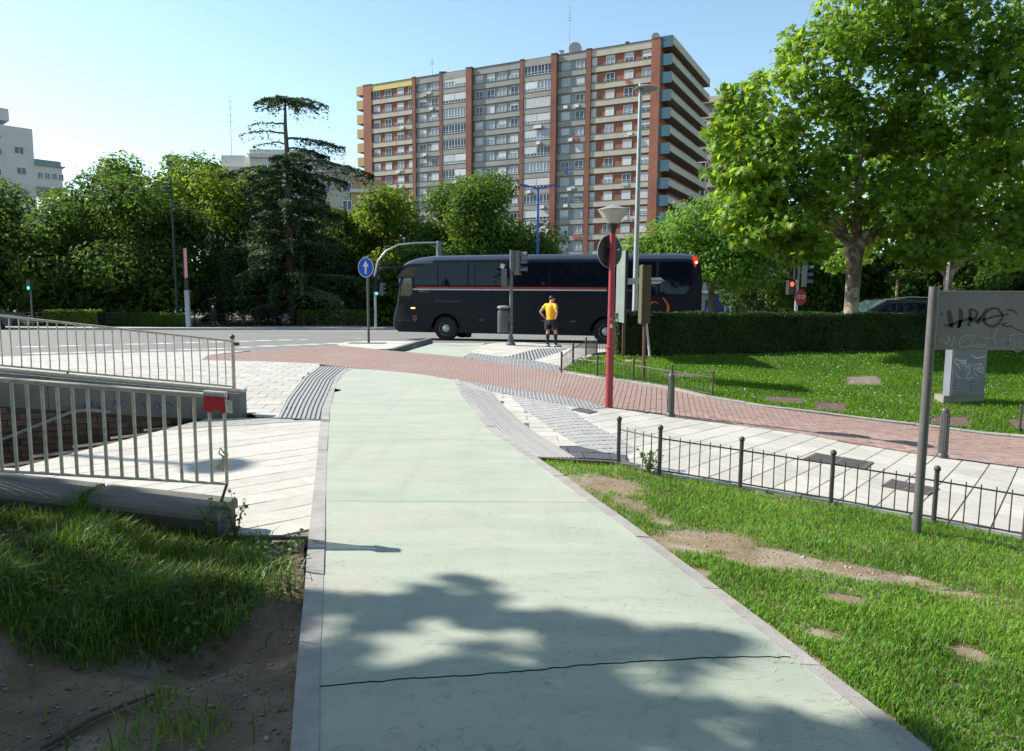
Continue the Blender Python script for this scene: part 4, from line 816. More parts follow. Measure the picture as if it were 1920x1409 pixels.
def grate(p, n_, label, mat=m_iron, parts='bar'):
    r_ = empty('drain_grate', (p[0][0], p[0][1], zt(*p[0])), label, 'drain grate')
    P = lambda s_, t: tuple((p[0][k] * (1 - s_) + p[1][k] * s_) * (1 - t) + (p[3][k] * (1 - s_) + p[2][k] * s_) * t for k in (0, 1))
    sheet('tray', p, m_darkjoint, off=0.005, step=9, parent=r_, smooth=False)
    for i in range(n_):
        q = [P((i + 0.2) / n_, 0.06), P((i + 0.72) / n_, 0.06), P((i + 0.72) / n_, 0.94), P((i + 0.2) / n_, 0.94)]
        MB().prism([(x, y, zt(x, y) + 0.004) for x, y in q], (0, 0, 0.008)).build(parts, mat, r_, smooth=False)
    for t0, t1 in ((0, 0.06), (0.94, 1.0), (0.47, 0.53)):
        q = [P(0, t0), P(1, t0), P(1, t1), P(0, t1)]; MB().prism([(x, y, zt(x, y) + 0.003) for x, y in q], (0, 0, 0.010)).build('frame', mat, r_, smooth=False)
m_gr = M('grate_iron', (0.14, 0.13, 0.125), 0.7, (0.10, 0.09, 0.085), 14)
grate([(0.92, 11.02), (1.09, 11.3), (1.33, 11.05), (1.16, 10.77)], 8, 'small iron drain grate near the foot of the red lamp post', m_gr)
grate([(3.91, 7.44), (4.23, 7.83), (4.6, 7.56), (4.27, 7.2)][::-1], 9, 'iron drain grate behind the near fence, nearest the right edge', m_gr)
grate([(3.54, 8.58), (3.89, 9.04), (4.48, 8.74), (4.12, 8.23)][::-1], 16, 'wide patterned iron cover behind the near fence', m_gr)
# ================================================================ blue sign, traffic lights, bin
m_pole = M('dark_grey_pole', (0.09, 0.095, 0.10), 0.45, (0.065, 0.07, 0.075), 10)
m_tgrey = M('traffic_grey', (0.135, 0.145, 0.15), 0.5, (0.105, 0.11, 0.115), 8)
m_blue = M('sign_blue', (0.012, 0.09, 0.50), 0.4, (0.01, 0.08, 0.45), 6); m_swhite = M('sign_white', (0.68, 0.70, 0.72), 0.4)
bs = empty('one_way_sign', (-5.23, 26.2, 0), 'round blue sign with white upward arrow on a pole', 'sign')
sx_, sy_ = -5.23, 26.2
MB().tube([(sx_, sy_, 0.0), (sx_, sy_, 3.1)], 0.045, 10).build('pole', m_pole, bs)
def disc3(c, r_, th, n_=36, sxx=1.0): return [(c[0] + r_ * sxx * math.cos(2 * math.pi * k / n_), c[1], c[2] + r_ * math.sin(2 * math.pi * k / n_)) for k in range(n_)]
szc = 2.72; sxc = sx_ - 0.06
MB().prism(disc3((sxc, sy_ - 0.05, szc), 0.355, 0.02, sxx=0.78), (0, 0.03, 0)).build('white_rim', m_swhite, bs, smooth=False)
MB().prism(disc3((sxc, sy_ - 0.056, szc), 0.33, 0.01, sxx=0.77), (0, 0.008, 0)).build('blue_face', m_blue, bs, smooth=False)
ar = [(-0.035, -0.23), (0.035, -0.23), (0.035, 0.03), (0.115, 0.03), (0.0, 0.25), (-0.115, 0.03), (-0.035, 0.03)]
MB().prism([(sxc + x, sy_ - 0.064, szc + z) for x, z in ar], (0, 0.006, 0)).build('arrow', m_swhite, bs, smooth=False)
MB().box((sx_, sy_ + 0.0, 3.12), (0.05, 0.05, 0.04)).build('pole_cap', m_swhite, bs, smooth=False)
m_lensoff = M('dead_lens', (0.03, 0.03, 0.03), 0.3); m_lgreen = emat('green_lens', (0.05, 0.9, 0.55), 2.5); m_lredon = emat('red_lens', (1.0, 0.06, 0.03), 2.5)
def signal(root, c, face, n_=3, sz=0.3, lit=None, w_=0.32, d_=0.2, visor=True, mat=m_tgrey, backplate=True):
    """traffic light head; face = direction angle it looks to"""
    Mz = Matrix.Rotation(face, 3, 'Z'); c = Vector(c)
    hd = MB().box(c, (w_, d_, sz * n_ + 0.06), M=Mz).build('signal_head', mat, root, smooth=False)
    for i in range(n_):
        z = c.z + sz * ((n_ - 1) / 2 - i); p = c + Mz @ Vector((0, -d_ / 2, 0)); p.z = z
        ln = MB(); ln.prism([p + Mz @ Vector((0.1 * math.cos(k * 0.524), -0.004, 0.1 * math.sin(k * 0.524))) for k in range(12)], Mz @ Vector((0, -0.012, 0)))
        ln.build('lens', (m_lgreen if i == n_ - 1 else m_lredon) if lit == i else m_lensoff, hd, smooth=False)
        if visor:
            vq = []; n8 = 9
            for yy, sc__ in ((0, 1.0), (-0.24, 1.0)):
                for k in range(n8):
                    a_ = math.pi * (k / (n8 - 1)) * 1.1 - 0.16; vq.append(p + Mz @ Vector((0.125 * math.cos(a_), yy, 0.125 * math.sin(a_))))
            MB().add(vq, [(k, k + 1, n8 + k + 1, n8 + k) for k in range(n8 - 1)]).build('visor', mat, hd)
    return hd
tx, ty = -0.05, 25.6
tl = empty('traffic_light', (tx, ty, 0), 'dark grey traffic light pole with side signals and litter bin beside the crossing', 'traffic light')
MB().lathe((tx, ty, 0), [(0.17, 0.0), (0.17, 0.06), (0.11, 0.1), (0.085, 0.32), (0.075, 0.34)], 14).build('base', m_tgrey, tl)
MB().tube([(tx, ty, 0.3), (tx, ty, 3.35)], 0.062, 12).build('pole', m_tgrey, tl)
for z in (0.65, 1.1, 1.6): MB().lathe((tx, ty, z), [(0.066, 0), (0.066, 0.02)], 12).build('band', m_lgrey, tl)
signal(tl, (tx + 0.22, ty + 0.02, 2.9), R(75), 3, 0.26)
MB().box((tx + 0.03, ty, 2.95), (0.1, 0.3, 0.75)).build('back_plate', m_tgrey, tl, smooth=False)
MB().box((tx - 0.26, ty, 2.38), (0.2, 0.22, 0.62)).build('pedestrian_signal', m_tgrey, tl, smooth=False)
MB().box((tx - 0.32, ty - 0.02, 2.78), (0.14, 0.22, 0.15), M=Matrix.Rotation(R(14), 3, 'Y')).build('hood', m_ww, tl, smooth=False)
MB().box((tx - 0.14, ty, 2.07), (0.28, 0.06, 0.06)).build('arm', m_tgrey, tl, smooth=False)
bn = empty('litter_bin', (-0.33, 25.55, 0.45), 'grey cylindrical litter bin with lid hanging beside the traffic light pole', 'litter bin')
MB().lathe((-0.33, 25.55, 0.45), [(0.19, 0.0), (0.2, 0.02), (0.2, 0.76), (0.19, 0.77)], 18).build('drum', m_pole, bn)
MB().lathe((-0.33, 25.55, 0.45), [(0.16, 0.75), (0.16, 0.86)], 18).build('opening', m_dark, bn)
MB().lathe((-0.33, 25.55, 0.45), [(0.205, 0.86), (0.21, 0.88), (0.2, 0.93), (0.1, 0.95), (0.01, 0.955)], 18).build('lid', m_lgrey, bn)
MB().box((-0.14, 25.57, 1.0), (0.16, 0.06, 0.3)).build('bracket', m_tgrey, bn, smooth=False)
# arched signal beyond the road
ax1, ay1 = -11.0, 58.0; az1 = -1.0
at_ = empty('arched_traffic_light', (ax1, ay1, az1), 'curved mast traffic light across the road left of the coach', 'traffic light')
MB().tube([(ax1, ay1, az1 + z) for z in (0, 2.2, 4.4)] + [(ax1 + 0.25, ay1, az1 + 5.4), (ax1 + 0.9, ay1, az1 + 6.2), (ax1 + 1.9, ay1, az1 + 6.7), (ax1 + 3.2, ay1, az1 + 6.85), (ax1 + 4.9, ay1, az1 + 6.9)], [0.11, 0.1, 0.09, 0.085, 0.08, 0.075, 0.07, 0.065], 10).build('mast', m_galv, at_)
signal(at_, (ax1 + 5.1, ay1, az1 + 6.4), R(120), 3, 0.4, w_=0.4, d_=0.3)
signal(at_, (ax1 + 0.5, ay1, az1 + 3.2), R(120), 3, 0.32, w_=0.34)
signal(at_, (ax1 + 0.12, ay1 - 0.1, az1 + 3.0), R(10), 2, 0.3, lit=1, w_=0.3, visor=False)
# pedestrian signal at far left
qx, qy = -33.6, 50.5; qz = zbase(qx, qy)
ps = empty('pedestrian_signal', (qx, qy, qz), 'pedestrian signal showing green at the far left', 'traffic light')
MB().tube([(qx, qy, qz), (qx, qy, qz + 3.3)], 0.06, 10).build('pole', m_pole, ps)
signal(ps, (qx + 0.05, qy - 0.15, qz + 2.9), R(-15), 2, 0.34, lit=1, w_=0.34, visor=False, mat=m_dark)
# STOP sign and signals behind the hedge
hx, hy = 12.35, 31.5
ss = empty('stop_sign_pole', (hx, hy, -0.15), 'pole with round red STOP sign and traffic signals behind the hedge', 'traffic light')
MB().tube([(hx, hy, -0.15), (hx - 0.02, hy, 6.2)], 0.075, 10).build('pole', m_galv, ss)
m_stop = M('stop_red', (0.42, 0.012, 0.02), 0.45)
so_c = (hx + 0.14, hy - 0.12, 1.78)
MB().prism([(so_c[0] + 0.25 * math.cos(R(22.5 + 45 * k)), so_c[1], so_c[2] + 0.36 * math.sin(R(22.5 + 45 * k))) for k in range(8)], (0, 0.02, 0)).build('stop_plate', m_stop, ss, smooth=False)
def text_mesh(s, size, loc, rot, mat, par, name='lettering', sx=1.0, ext=0.002):
    cu = bpy.data.curves.new('t', 'FONT'); cu.body = s; cu.size = size; cu.extrude = ext; cu.align_x = 'CENTER'; cu.align_y = 'CENTER'
    t = bpy.data.objects.new('t', cu); col.objects.link(t); dg = bpy.context.evaluated_depsgraph_get(); dg.update()
    me = bpy.data.meshes.new_from_object(t.evaluated_get(dg)); bpy.data.objects.remove(t); me.name = name
    me.transform(Matrix.Translation(Vector(loc) - org(par)) @ Matrix(rot).to_4x4() @ Matrix.Diagonal((sx, 1, 1, 1)))
    me.materials.clear(); me.materials.append(mat); return link(name, me, par)
RX90 = Matrix.Rotation(R(90), 3, 'X')
text_mesh('STOP', 0.25, (so_c[0], so_c[1] - 0.006, so_c[2]), RX90, m_swhite, ss, sx=0.62)
signal(ss, (hx + 0.27, hy - 0.05, 2.72), R(70), 3, 0.3, mat=m_tgrey)
signal(ss, (hx - 0.3, hy, 2.2), R(20), 2, 0.28, lit=0, w_=0.3, visor=False, mat=m_dark)
MB().box((hx - 0.08, hy, 3.0), (0.16, 0.14, 0.9)).build('side_signal', m_dark, ss, smooth=False)
signal(ss, (hx - 0.12, hy - 0.1, 6.05), R(70), 1, 0.3, mat=m_tgrey)
# ================================================================ main apartment block
m_brk = brickmat('facade_brick', (0.34, 0.115, 0.06), (0.27, 0.09, 0.05), (0.28, 0.15, 0.105), 0.5, 0.16, msize=0.02)
m_pier = brickmat('pier_brick', (0.25, 0.085, 0.05), (0.20, 0.068, 0.042), (0.21, 0.115, 0.085), 0.5, 0.16, msize=0.02)
m_beige = M('beige_band', (0.50, 0.455, 0.37), 0.85, (0.43, 0.39, 0.315), 0.6, stain=(0.34, 0.30, 0.25), sscale=0.35, samt=0.6)
m_gbay = M('grey_render', (0.305, 0.305, 0.30), 0.88, (0.255, 0.255, 0.25), 0.5, stain=(0.26, 0.25, 0.23), sscale=0.3, samt=0.6)
m_gband = M('grey_band', (0.34, 0.33, 0.305), 0.88, (0.285, 0.275, 0.255), 0.5, stain=(0.25, 0.235, 0.205), sscale=0.3, samt=0.7)
m_bblue = M('blue_panel', (0.05, 0.12, 0.165), 0.6, (0.045, 0.105, 0.145), 0.8)
m_tan = M('tan_panel', (0.46, 0.32, 0.15), 0.7, (0.40, 0.275, 0.13), 0.8)
m_yel = M('yellow_band', (0.66, 0.56, 0.22), 0.8, (0.58, 0.48, 0.18), 0.7)
m_wframe = M('white_frame', (0.72, 0.73, 0.74), 0.5); m_shut = M('roller_shutter', (0.58, 0.585, 0.58), 0.6, (0.50, 0.505, 0.50), 0.9, orand=0.14)
m_bglass = glassmat('window_glass', (0.045, 0.06, 0.08), 0.04, 0.6)
m_bglass2 = glassmat('curtained_glass', (0.30, 0.34, 0.38), 0.15, 0.6)
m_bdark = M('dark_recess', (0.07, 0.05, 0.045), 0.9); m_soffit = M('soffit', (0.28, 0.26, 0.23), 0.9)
m_dtrim = M('dark_trim', (0.12, 0.115, 0.11), 0.8)
bl = empty('apartment_block', (23.9, 129.41, -1.0), 'tall red brick and grey apartment block with blue corner balconies', 'building', rz=R(-27.69))
ZT = 46.56; FH = 2.95; NF = 13
def bbox(name, x0, x1, y0, y1, z0, z1, mat, par=bl):
    return MB().box(((x0 + x1) / 2, (y0 + y1) / 2, (z0 + z1) / 2), (abs(x1 - x0), abs(y1 - y0), abs(z1 - z0))).build(name, mat, par, smooth=False, local=True)
bbox('core', -62.9, 1.40, 0.0, 28.0, 0.0, ZT - 0.3, m_brk)
bays = [('brick', -11.27, -0.18), ('grey', -17.81, -12.2), ('glaz', -24.78, -18.94), ('grey', -35.9, -25.56), ('glaz', -43.03, -37.19), ('grey', -49.5, -43.67), ('brick', -60.85, -50.3)]
for x0, x1, d in ((-0.18, 1.42, 0.42), (-12.2, -11.27, 0.5), (-18.94, -17.81, 0.95), (-25.56, -24.78, 0.5), (-37.19, -35.9, 0.95), (-43.67, -43.03, 0.5), (-50.3, -49.5, 0.5), (-62.99, -60.85, 0.42)):
    bbox('brick_pier', x0, x1, -d, 0.3, 0.0, ZT + 0.12, m_brk if d < 0.45 else m_pier)
    bbox('pier_cap', x0 - 0.05, x1 + 0.05, -d - 0.05, 0.3, ZT + 0.12, ZT + 0.28, m_dtrim)
for kd, x0, x1 in bays:
    if kd != 'brick': bbox('render_panel', x0, x1, -0.03, 0.1, 0.0, ZT - 0.4, m_gbay)
def win_mesh(w_, h, nm):
    q = MB(); t = 0.075
    q.box((0, 0, t / 2), (w_, 0.08, t)); q.box((0, 0, h - t / 2), (w_, 0.08, t)); q.box((-w_ / 2 + t / 2, 0, h / 2), (t, 0.08, h - 2 * t)); q.box((w_ / 2 - t / 2, 0, h / 2), (t, 0.08, h - 2 * t))
    for i in range(1, nm): q.box((-w_ / 2 + w_ * i / nm, 0, h / 2), (t * (0.9 if i % 2 else 1.3), 0.08, h - 2 * t))
    q.box((0, 0.002, h * 0.27), (w_ - 2 * t, 0.06, 0.05))
    o = q.build('tmp', m_wframe, None, smooth=False); me = o.data; bpy.data.objects.remove(o)
    g = MB().box((0, 0.03, h / 2), (w_ - 0.1, 0.01, h - 0.1)).build('tmp', m_bglass, None, smooth=False); gm = g.data; bpy.data.objects.remove(g)
    g2 = gm.copy(); g2.materials.clear(); g2.materials.append(m_bglass2)
    sh = {}
    for f in (0.35, 0.55, 0.75, 1.0):
        hh = (h - 0.1) * f
        q = MB().box((0, 0.0, h - 0.05 - hh / 2), (w_ - 0.14, 0.05, hh)).build('tmp', m_shut, None, smooth=False); sh[f] = q.data; bpy.data.objects.remove(q)
    return me, gm, sh, g2
WM = {w_: win_mesh(w_, 1.5, 2) for w_ in (1.0, 1.65)}
GM = {5.6: win_mesh(5.6, 1.75, 8)}
def put(name, me, loc, par):
    o = bpy.data.objects.new(name, me); col.objects.link(o); o.location = loc; o.parent = par; ORG[o.name] = Vector((0, 0, 0)); return o
def window(name, data, loc, pshut=0.55):
    o = put(name, data[0], loc, bl); put('pane', data[1] if rng.random() < 0.5 else data[3], (0, 0, 0), o)
    if rng.random() < pshut: put('shutter', data[2][rng.choice((0.35, 0.55, 0.75, 1.0, 1.0, 1.0))], (0, 0, 0), o)
    return o
for k in range(NF + 1):
    zt_ = ZT - k * FH
    for i, (kd, x0, x1) in enumerate(bays):
        h = 1.25 if k == 0 else 1.02
        mt = m_yel if (k == 0 and i == 6) else (m_beige if kd == 'brick' else m_gband)
        bbox('spandrel_band', x0 + 0.01, x1 - 0.01, -0.3 if kd != 'glaz' else -0.42, 0.0, zt_ - h, zt_, mt)
        if k: bbox('sill_line', x0 + 0.01, x1 - 0.01, -0.36 if kd != 'glaz' else -0.48, 0.0, zt_, zt_ + 0.07, m_dtrim)
        else: bbox('roof_edge', x0, x1, -0.4, 0.0, zt_, zt_ + 0.12, m_dtrim)
        if k == 0 or k > NF: pass
        if k < NF:
            zb = ZT - (k + 1) * FH + 0.08
            if kd == 'brick':
                if i == 0:
                    for c, w_ in ((-10.75, 1.0), (-7.72, 1.65), (-4.28, 1.65), (-1.02, 1.65)): window('window', WM[w_], (c, -0.05, zb))
                else:
                    for c, w_ in ((-59.6, 1.65), (-56.65, 1.65), (-53.5, 1.65), (-50.95, 1.0)): window('window', WM[w_], (c, -0.05, zb))
            elif kd == 'grey':
                n_ = 4 if x1 - x0 > 9 else 2
                for j in range(n_): window('window', WM[1.65], (x0 + (x1 - x0) * (j + (0.56 if n_ == 2 else 0.5)) / n_, -0.08, zb))
            else:
                window('glazed_bay', GM[5.6], ((x0 + x1) / 2, -0.34, zb), 0.15)
                for q in (-1.4, 1.4):
                    if rng.random() < 0.35: bbox('bay_blind', (x0 + x1) / 2 + q - 1.3, (x0 + x1) / 2 + q + 1.3, -0.4, -0.36, zb + 0.5, zb + 1.68, m_shut)
for j in range(26):
    kd, x0, x1 = rng.choice(bays); k = rng.randrange(1, NF); xx = rng.uniform(x0 + 0.8, x1 - 0.8); bbox('air_conditioner', xx - 0.4, xx + 0.4, -0.68 if kd != 'glaz' else -0.8, -0.31 if kd != 'glaz' else -0.43, ZT - k * FH - 0.85, ZT - k * FH - 0.3, m_wframe)
for j in range(14):
    kd, x0, x1 = rng.choice([b for b in bays if b[0] != 'glaz']); k = rng.randrange(1, NF); xx = rng.uniform(x0 + 1.0, x1 - 1.0); zz_ = ZT - k * FH
    bbox('hung_cloth', xx - rng.uniform(0.3, 0.8), xx + rng.uniform(0.3, 0.8), -0.42, -0.39, zz_ - rng.uniform(0.5, 0.9), zz_ - 0.05, M('cloth%d' % j, rng.choice(((0.5, 0.5, 0.5), (0.12, 0.2, 0.4), (0.45, 0.12, 0.1), (0.5, 0.42, 0.2), (0.6, 0.6, 0.58))), 0.9))
# side balconies and the blue corner panels
for k in range(NF + 1):
    zt_ = ZT - k * FH + 0.35
    bbox('corner_panel', 1.43, 3.45, -0.3, -0.2, zt_ - 1.85, zt_, m_bblue)
    bbox('balcony_parapet', 3.33, 3.45, -0.2, 27.8, zt_ - 1.35, zt_ - (0.0 if k == 0 else 0.25), m_beige)
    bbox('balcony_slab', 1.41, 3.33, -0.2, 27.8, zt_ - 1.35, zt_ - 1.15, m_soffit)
    bbox('far_end_panel', 1.43, 3.45, 27.8, 27.9, zt_ - 1.5, zt_, m_beige)
    if k:
        for zz_ in (0.0,): bbox('handrail', 3.36, 3.42, -0.2, 27.8, zt_ - 0.12, zt_ - 0.07, m_wframe)
        for j in range(6):
            put('balcony_window', WM[1.65][0], (1.46, 2.6 + j * 4.5, zt_ - 1.1), bl).rotation_euler.z = R(90)
        if k in (1, 2, 4, 8, 9, 11):
            aw = MB(); y0 = 0.3 + (k % 3); aw.add([(1.5, y0, zt_ + 1.5), (1.5, y0 + 6, zt_ + 1.5), (3.6, y0 + 6, zt_ + 0.75), (3.6, y0, zt_ + 0.75)], [(0, 1, 2, 3)]); aw.build('awning', M('awning%d' % k, (0.45, 0.25, 0.14) if k % 2 else (0.5, 0.42, 0.33), 0.8), bl, smooth=False, local=True)
    bbox('end_balcony', -65.0, -63.0, -0.1, 0.0, zt_ - 1.95, zt_ - 0.1, m_tan)
    bbox('end_balcony_side', -65.0, -64.9, 0.0, 6.0, zt_ - 1.95, zt_ - 0.1, m_tan)
    bbox('end_balcony_floor', -64.9, -62.95, 0.0, 6.0, zt_ - 1.95, zt_ - 1.8, m_soffit)
bbox('roof_slab', -62.9, 1.4, 0.0, 28, ZT - 0.3, ZT - 0.1, m_dtrim)
# roof furniture
def mast(name, x, y, z, h, label, cross=4, dish=False):
    r_ = empty(name, (x, y, z), label, 'antenna')
    MB().tube([(x, y, z), (x, y, z + h)], [0.07, 0.04], 6).build('mast', m_galv, r_)
    for i in range(cross):
        zz_ = z + h * (0.72 + 0.26 * i / max(1, cross - 1)); MB().tube([(x - 0.5 + 0.15 * i, y, zz_), (x + 0.5 - 0.1 * i, y, zz_)], 0.035, 5).build('element', m_galv, r_)
def bw(s, d, z):
    c, s_ = math.cos(R(-27.69)), math.sin(R(-27.69)); return (23.9 + c * -s - s_ * -d, 129.41 + s_ * -s + c * -d, z - 1.0)
mast('roof_antenna', *bw(16.6, -2, ZT), 9.2, 'tall thin antenna mast on the apartment roof', 6)
mast('roof_antenna', *bw(47.0, -2, ZT), 4.2, 'short antenna mast on the left half of the apartment roof', 5)
def dish(s, d, r_, label):
    p = bw(s, d, ZT); q = empty('satellite_dish', p, label, 'satellite dish')
    MB().tube([p, (p[0], p[1], p[2] + r_)], 0.06, 6).build('stand', m_galv, q)
    n_ = 18; v = [Vector((p[0], p[1] - 0.1, p[2] + r_ * 0.9)) + Vector((r_ * t * math.cos(k * 2 * math.pi / n_), 0.25 * r_ * (1 - t * t), r_ * t * math.sin(k * 2 * math.pi / n_))) for t in (0.05, 0.5, 1.0) for k in range(n_)]
    MB().add(v, [(i * n_ + k, i * n_ + (k + 1) % n_, (i + 1) * n_ + (k + 1) % n_, (i + 1) * n_ + k) for i in range(2) for k in range(n_)]).build('reflector', M('dish_grey%.1f' % r_, (0.55, 0.5, 0.48), 0.6), q)
dish(15.0, -1.0, 1.2, 'large satellite dish on the apartment roof near the tall mast'); dish(-0.2 + 0.0, -0.5, 0.75, 'small satellite dish on the roof beside the blue corner')
for s_, w_, h, lab in ((5.0, 0.5, 0.6, 'small dark chimney vent on the right half of the roof'), (17.6, 0.7, 0.9, 'white vent block on the roof beside the tall mast'), (43.5, 1.2, 0.5, 'low dark vent on the left half of the roof')):
    p = bw(s_, -0.8, ZT); r_ = empty('roof_vent', p, lab, 'vent'); MB().box((p[0], p[1], p[2] + h / 2), (w_, w_, h)).build('shaft', m_ww if w_ == 0.7 else m_dark, r_, smooth=False)
    MB().box((p[0], p[1], p[2] + h + 0.06), (w_ * 1.3, w_ * 1.3, 0.1)).build('cap', m_dtrim, r_, smooth=False)
# ---- other far buildings
def block_building(name, loc, rz, label, vols, bands, wins, mwall, mband, wsz=(1.6, 1.4)):
    r_ = empty(name, loc, label, 'building', rz=rz)
    for nm, x0, x1, y0, y1, z0, z1, mt in vols: MB().box(((x0 + x1) / 2, (y0 + y1) / 2, (z0 + z1) / 2), (x1 - x0, y1 - y0, z1 - z0)).build(nm, mt, r_, smooth=False, local=True)
    for x0, x1, y, z0, z1 in bands: MB().box(((x0 + x1) / 2, y, (z0 + z1) / 2), (x1 - x0, 0.5, z1 - z0)).build('balcony_band', mband, r_, smooth=False, local=True)
    for x, y, z, w_, h in wins:
        wo = MB(); t = 0.1
        wo.box((x, y, z + t / 2), (w_, 0.14, t)); wo.box((x, y, z + h - t / 2), (w_, 0.14, t)); wo.box((x - w_ / 2 + t / 2, y, z + h / 2), (t, 0.14, h - 2 * t)); wo.box((x + w_ / 2 - t / 2, y, z + h / 2), (t, 0.14, h - 2 * t)); wo.box((x, y, z + h / 2), (t, 0.14, h - 2 * t))
        f = wo.build('window', m_wframe, r_, smooth=False, local=True)
        MB().box((x, y + 0.02, z + h / 2), (w_ - 0.12, 0.04, h - 0.12)).build('pane', m_bglass, f, smooth=False, local=True)
    return r_
m_lw = M('pale_render', (0.62, 0.61, 0.58), 0.85, (0.55, 0.54, 0.51), 0.4); m_lgl = M('green_glass_rail', (0.14, 0.26, 0.25), 0.3)
m_redin = M('maroon_recess', (0.13, 0.05, 0.05), 0.8)
wins = [(x, -0.04, z, 1.7, 1.5) for x, z in ((15.7, 30.8), (15.9, 26.7), (15.9, 22.6), (10.9, 31.0), (5.0, 31.0), (11.6, 26.0), (11.6, 22.0), (5.5, 26.6), (4.8, 22.4))]
lb = block_building('pale_block', (-112, 140, -1), R(47), 'pale modern apartment block with stepped penthouse at the far left', [('main_body', -30, 18.3, 0, 14, 0, 36.2, m_lw), ('penthouse', -25, 14.7, 1.5, 10, 37.4, 39.8, m_lw), ('penthouse_neck', -25, 10.2, 2.5, 10, 36.2, 37.4, m_gbay), ('lower_wing', 18.3, 23.3, 0, 12, 23.8, 29.0, m_lw), ('wing_roof', 18.2, 23.8, -0.4, 12, 29.0, 29.3, m_gbay), ('recess', -20, 7.6, -0.06, 0.02, 24.6, 28.0, m_redin), ('recess', -20, 7.6, -0.06, 0.02, 20.6, 24.0, m_redin), ('eave_line', -20, 12.6, -0.5, 0, 33.6, 33.8, m_dtrim)], [(-20, 7.7, -0.6, 24.0, 24.5), (18.3, 23.4, -0.6, 24.0, 24.6), (-20, 7.7, -0.6, 20.0, 20.5)], wins + [(x, -0.04, 26.3, 1.0, 1.4) for x in (19.2, 20.5, 21.8, 23.0)], m_lw, m_gbay)
MB().box((-4.0, -0.8, 30.7), (33.0, 0.08, 1.0)).build('glass_railing', m_lgl, lb, smooth=False, local=True)
MB().box((20.6, 0.2, 29.8), (5.2, 0.05, 1.0)).build('roof_railing', m_lgl, lb, smooth=False, local=True)
wins = [(-43 + i * 3.1, 107.96, z, 1.4, 1.5) for i in range(7) for z in (11.5, 15.0, 17.6)]
block_building('beige_building', (0, 0, -1), 0.0, 'beige stepped building half hidden behind the cedar', [('left_wing', -46, -38.5, 108, 122, 0, 21.2, m_beige), ('middle', -38.4, -29, 107.5, 122, 0, 23.6, m_lw), ('right_wing', -28.9, -24, 108, 122, 0, 21.6, m_beige), ('low_wing', -23.9, -19.5, 108, 122, 0, 19.6, m_tan), ('stair_tower', -43.5, -40, 110, 116, 21.2, 23.2, m_lw)], [(-46, -38.5, 107.8, 20.2, 20.6), (-38.4, -29, 107.3, 22.4, 22.9), (-28.9, -24, 107.8, 20.5, 20.9), (-23.9, -19.5, 107.8, 17.6, 18.1)], wins, m_beige, m_lw)
mast('roof_antenna', -45.0, 118, 20.2, 12.0, 'thin antenna mast behind the trees left of the cedar', 4)
ch = empty('chimney', (-51.5, 112, -1), 'pale chimney poking above the left trees', 'chimney'); MB().box((-51.5, 112, 10.6), (1.4, 1.4, 23.4)).build('stack', m_lw, ch, smooth=False); MB().box((-51.5, 112, 22.3), (1.6, 1.6, 0.25)).build('cap', m_gbay, ch, smooth=False)
block_building('grey_block', (40.0, 168, -1), R(-27.69), 'grey apartment block peeping out right of the blue balconies', [('main_body', 0, 9.5, 0, 20, 0, 45.5, m_gbay), ('roof_slab', -0.6, 10.6, -1.5, 21, 45.5, 46.8, m_beige), ('side_body', 9.5, 16, 1.0, 20, 0, 44.5, m_gbay)], [(0, 10.2, -1.2, 42.2 - 3 * k, 43.3 - 3 * k) for k in range(9)], [(2.6 + 4.2 * j, -0.06, 40.4 - 3 * k, 2.2, 1.6) for j in range(2) for k in range(8)], m_gbay, m_beige)
m_shop = M('shop_blue', (0.02, 0.035, 0.12), 0.5); m_sgrey = M('shop_wall', (0.34, 0.34, 0.34), 0.85)
sb = block_building('shop_building', (20.5, 80.5, -1.2), R(8), 'low shop building with dark blue fascia behind the robinia', [('wall', -1.0, 1.9, 0, 8, 0, 3.4, m_sgrey), ('canopy', -1.2, 2.0, -0.8, 0, 3.4, 3.7, m_lw), ('shop_front', 2.0, 13.5, 0.2, 8, 0, 3.6, m_shop), ('upper_wall', -1.0, 14.5, 0.5, 8, 3.7, 9.5, m_sgrey), ('fascia', 5.5, 14, -0.3, 0.2, 2.4, 3.3, m_sgrey)], [], [(4.0, 0.15, 0.6, 1.4, 1.4), (6.5, 0.15, 0.4, 1.6, 1.8), (10.2, 0.15, 0.4, 1.6, 1.8), (0.3, -0.04, 2.2, 0.4, 0.5)], m_sgrey, m_lw)
MB().box((1.5, -0.06, 1.4), (1.0, 0.1, 2.5)).build('doorway', m_dark, sb, smooth=False, local=True)
MB().box((1.5, -0.14, 1.1), (0.75, 0.04, 1.4)).build('blue_poster', emat('poster_blue', (0.05, 0.06, 0.75), 0.6), sb, smooth=False, local=True)
MB().box((1.6, -0.17, 1.25), (0.3, 0.02, 0.6)).build('poster_mark', m_swhite, sb, smooth=False, local=True)
for x in (3.9, 4.25): MB().tube([(x, 0.1, 2.95), (x + 0.1, 0.1, 2.8), (x + 0.05, 0.1, 2.6), (x - 0.05, 0.1, 2.55)], 0.04, 6).build('shop_mark', m_swhite, sb, local=True)
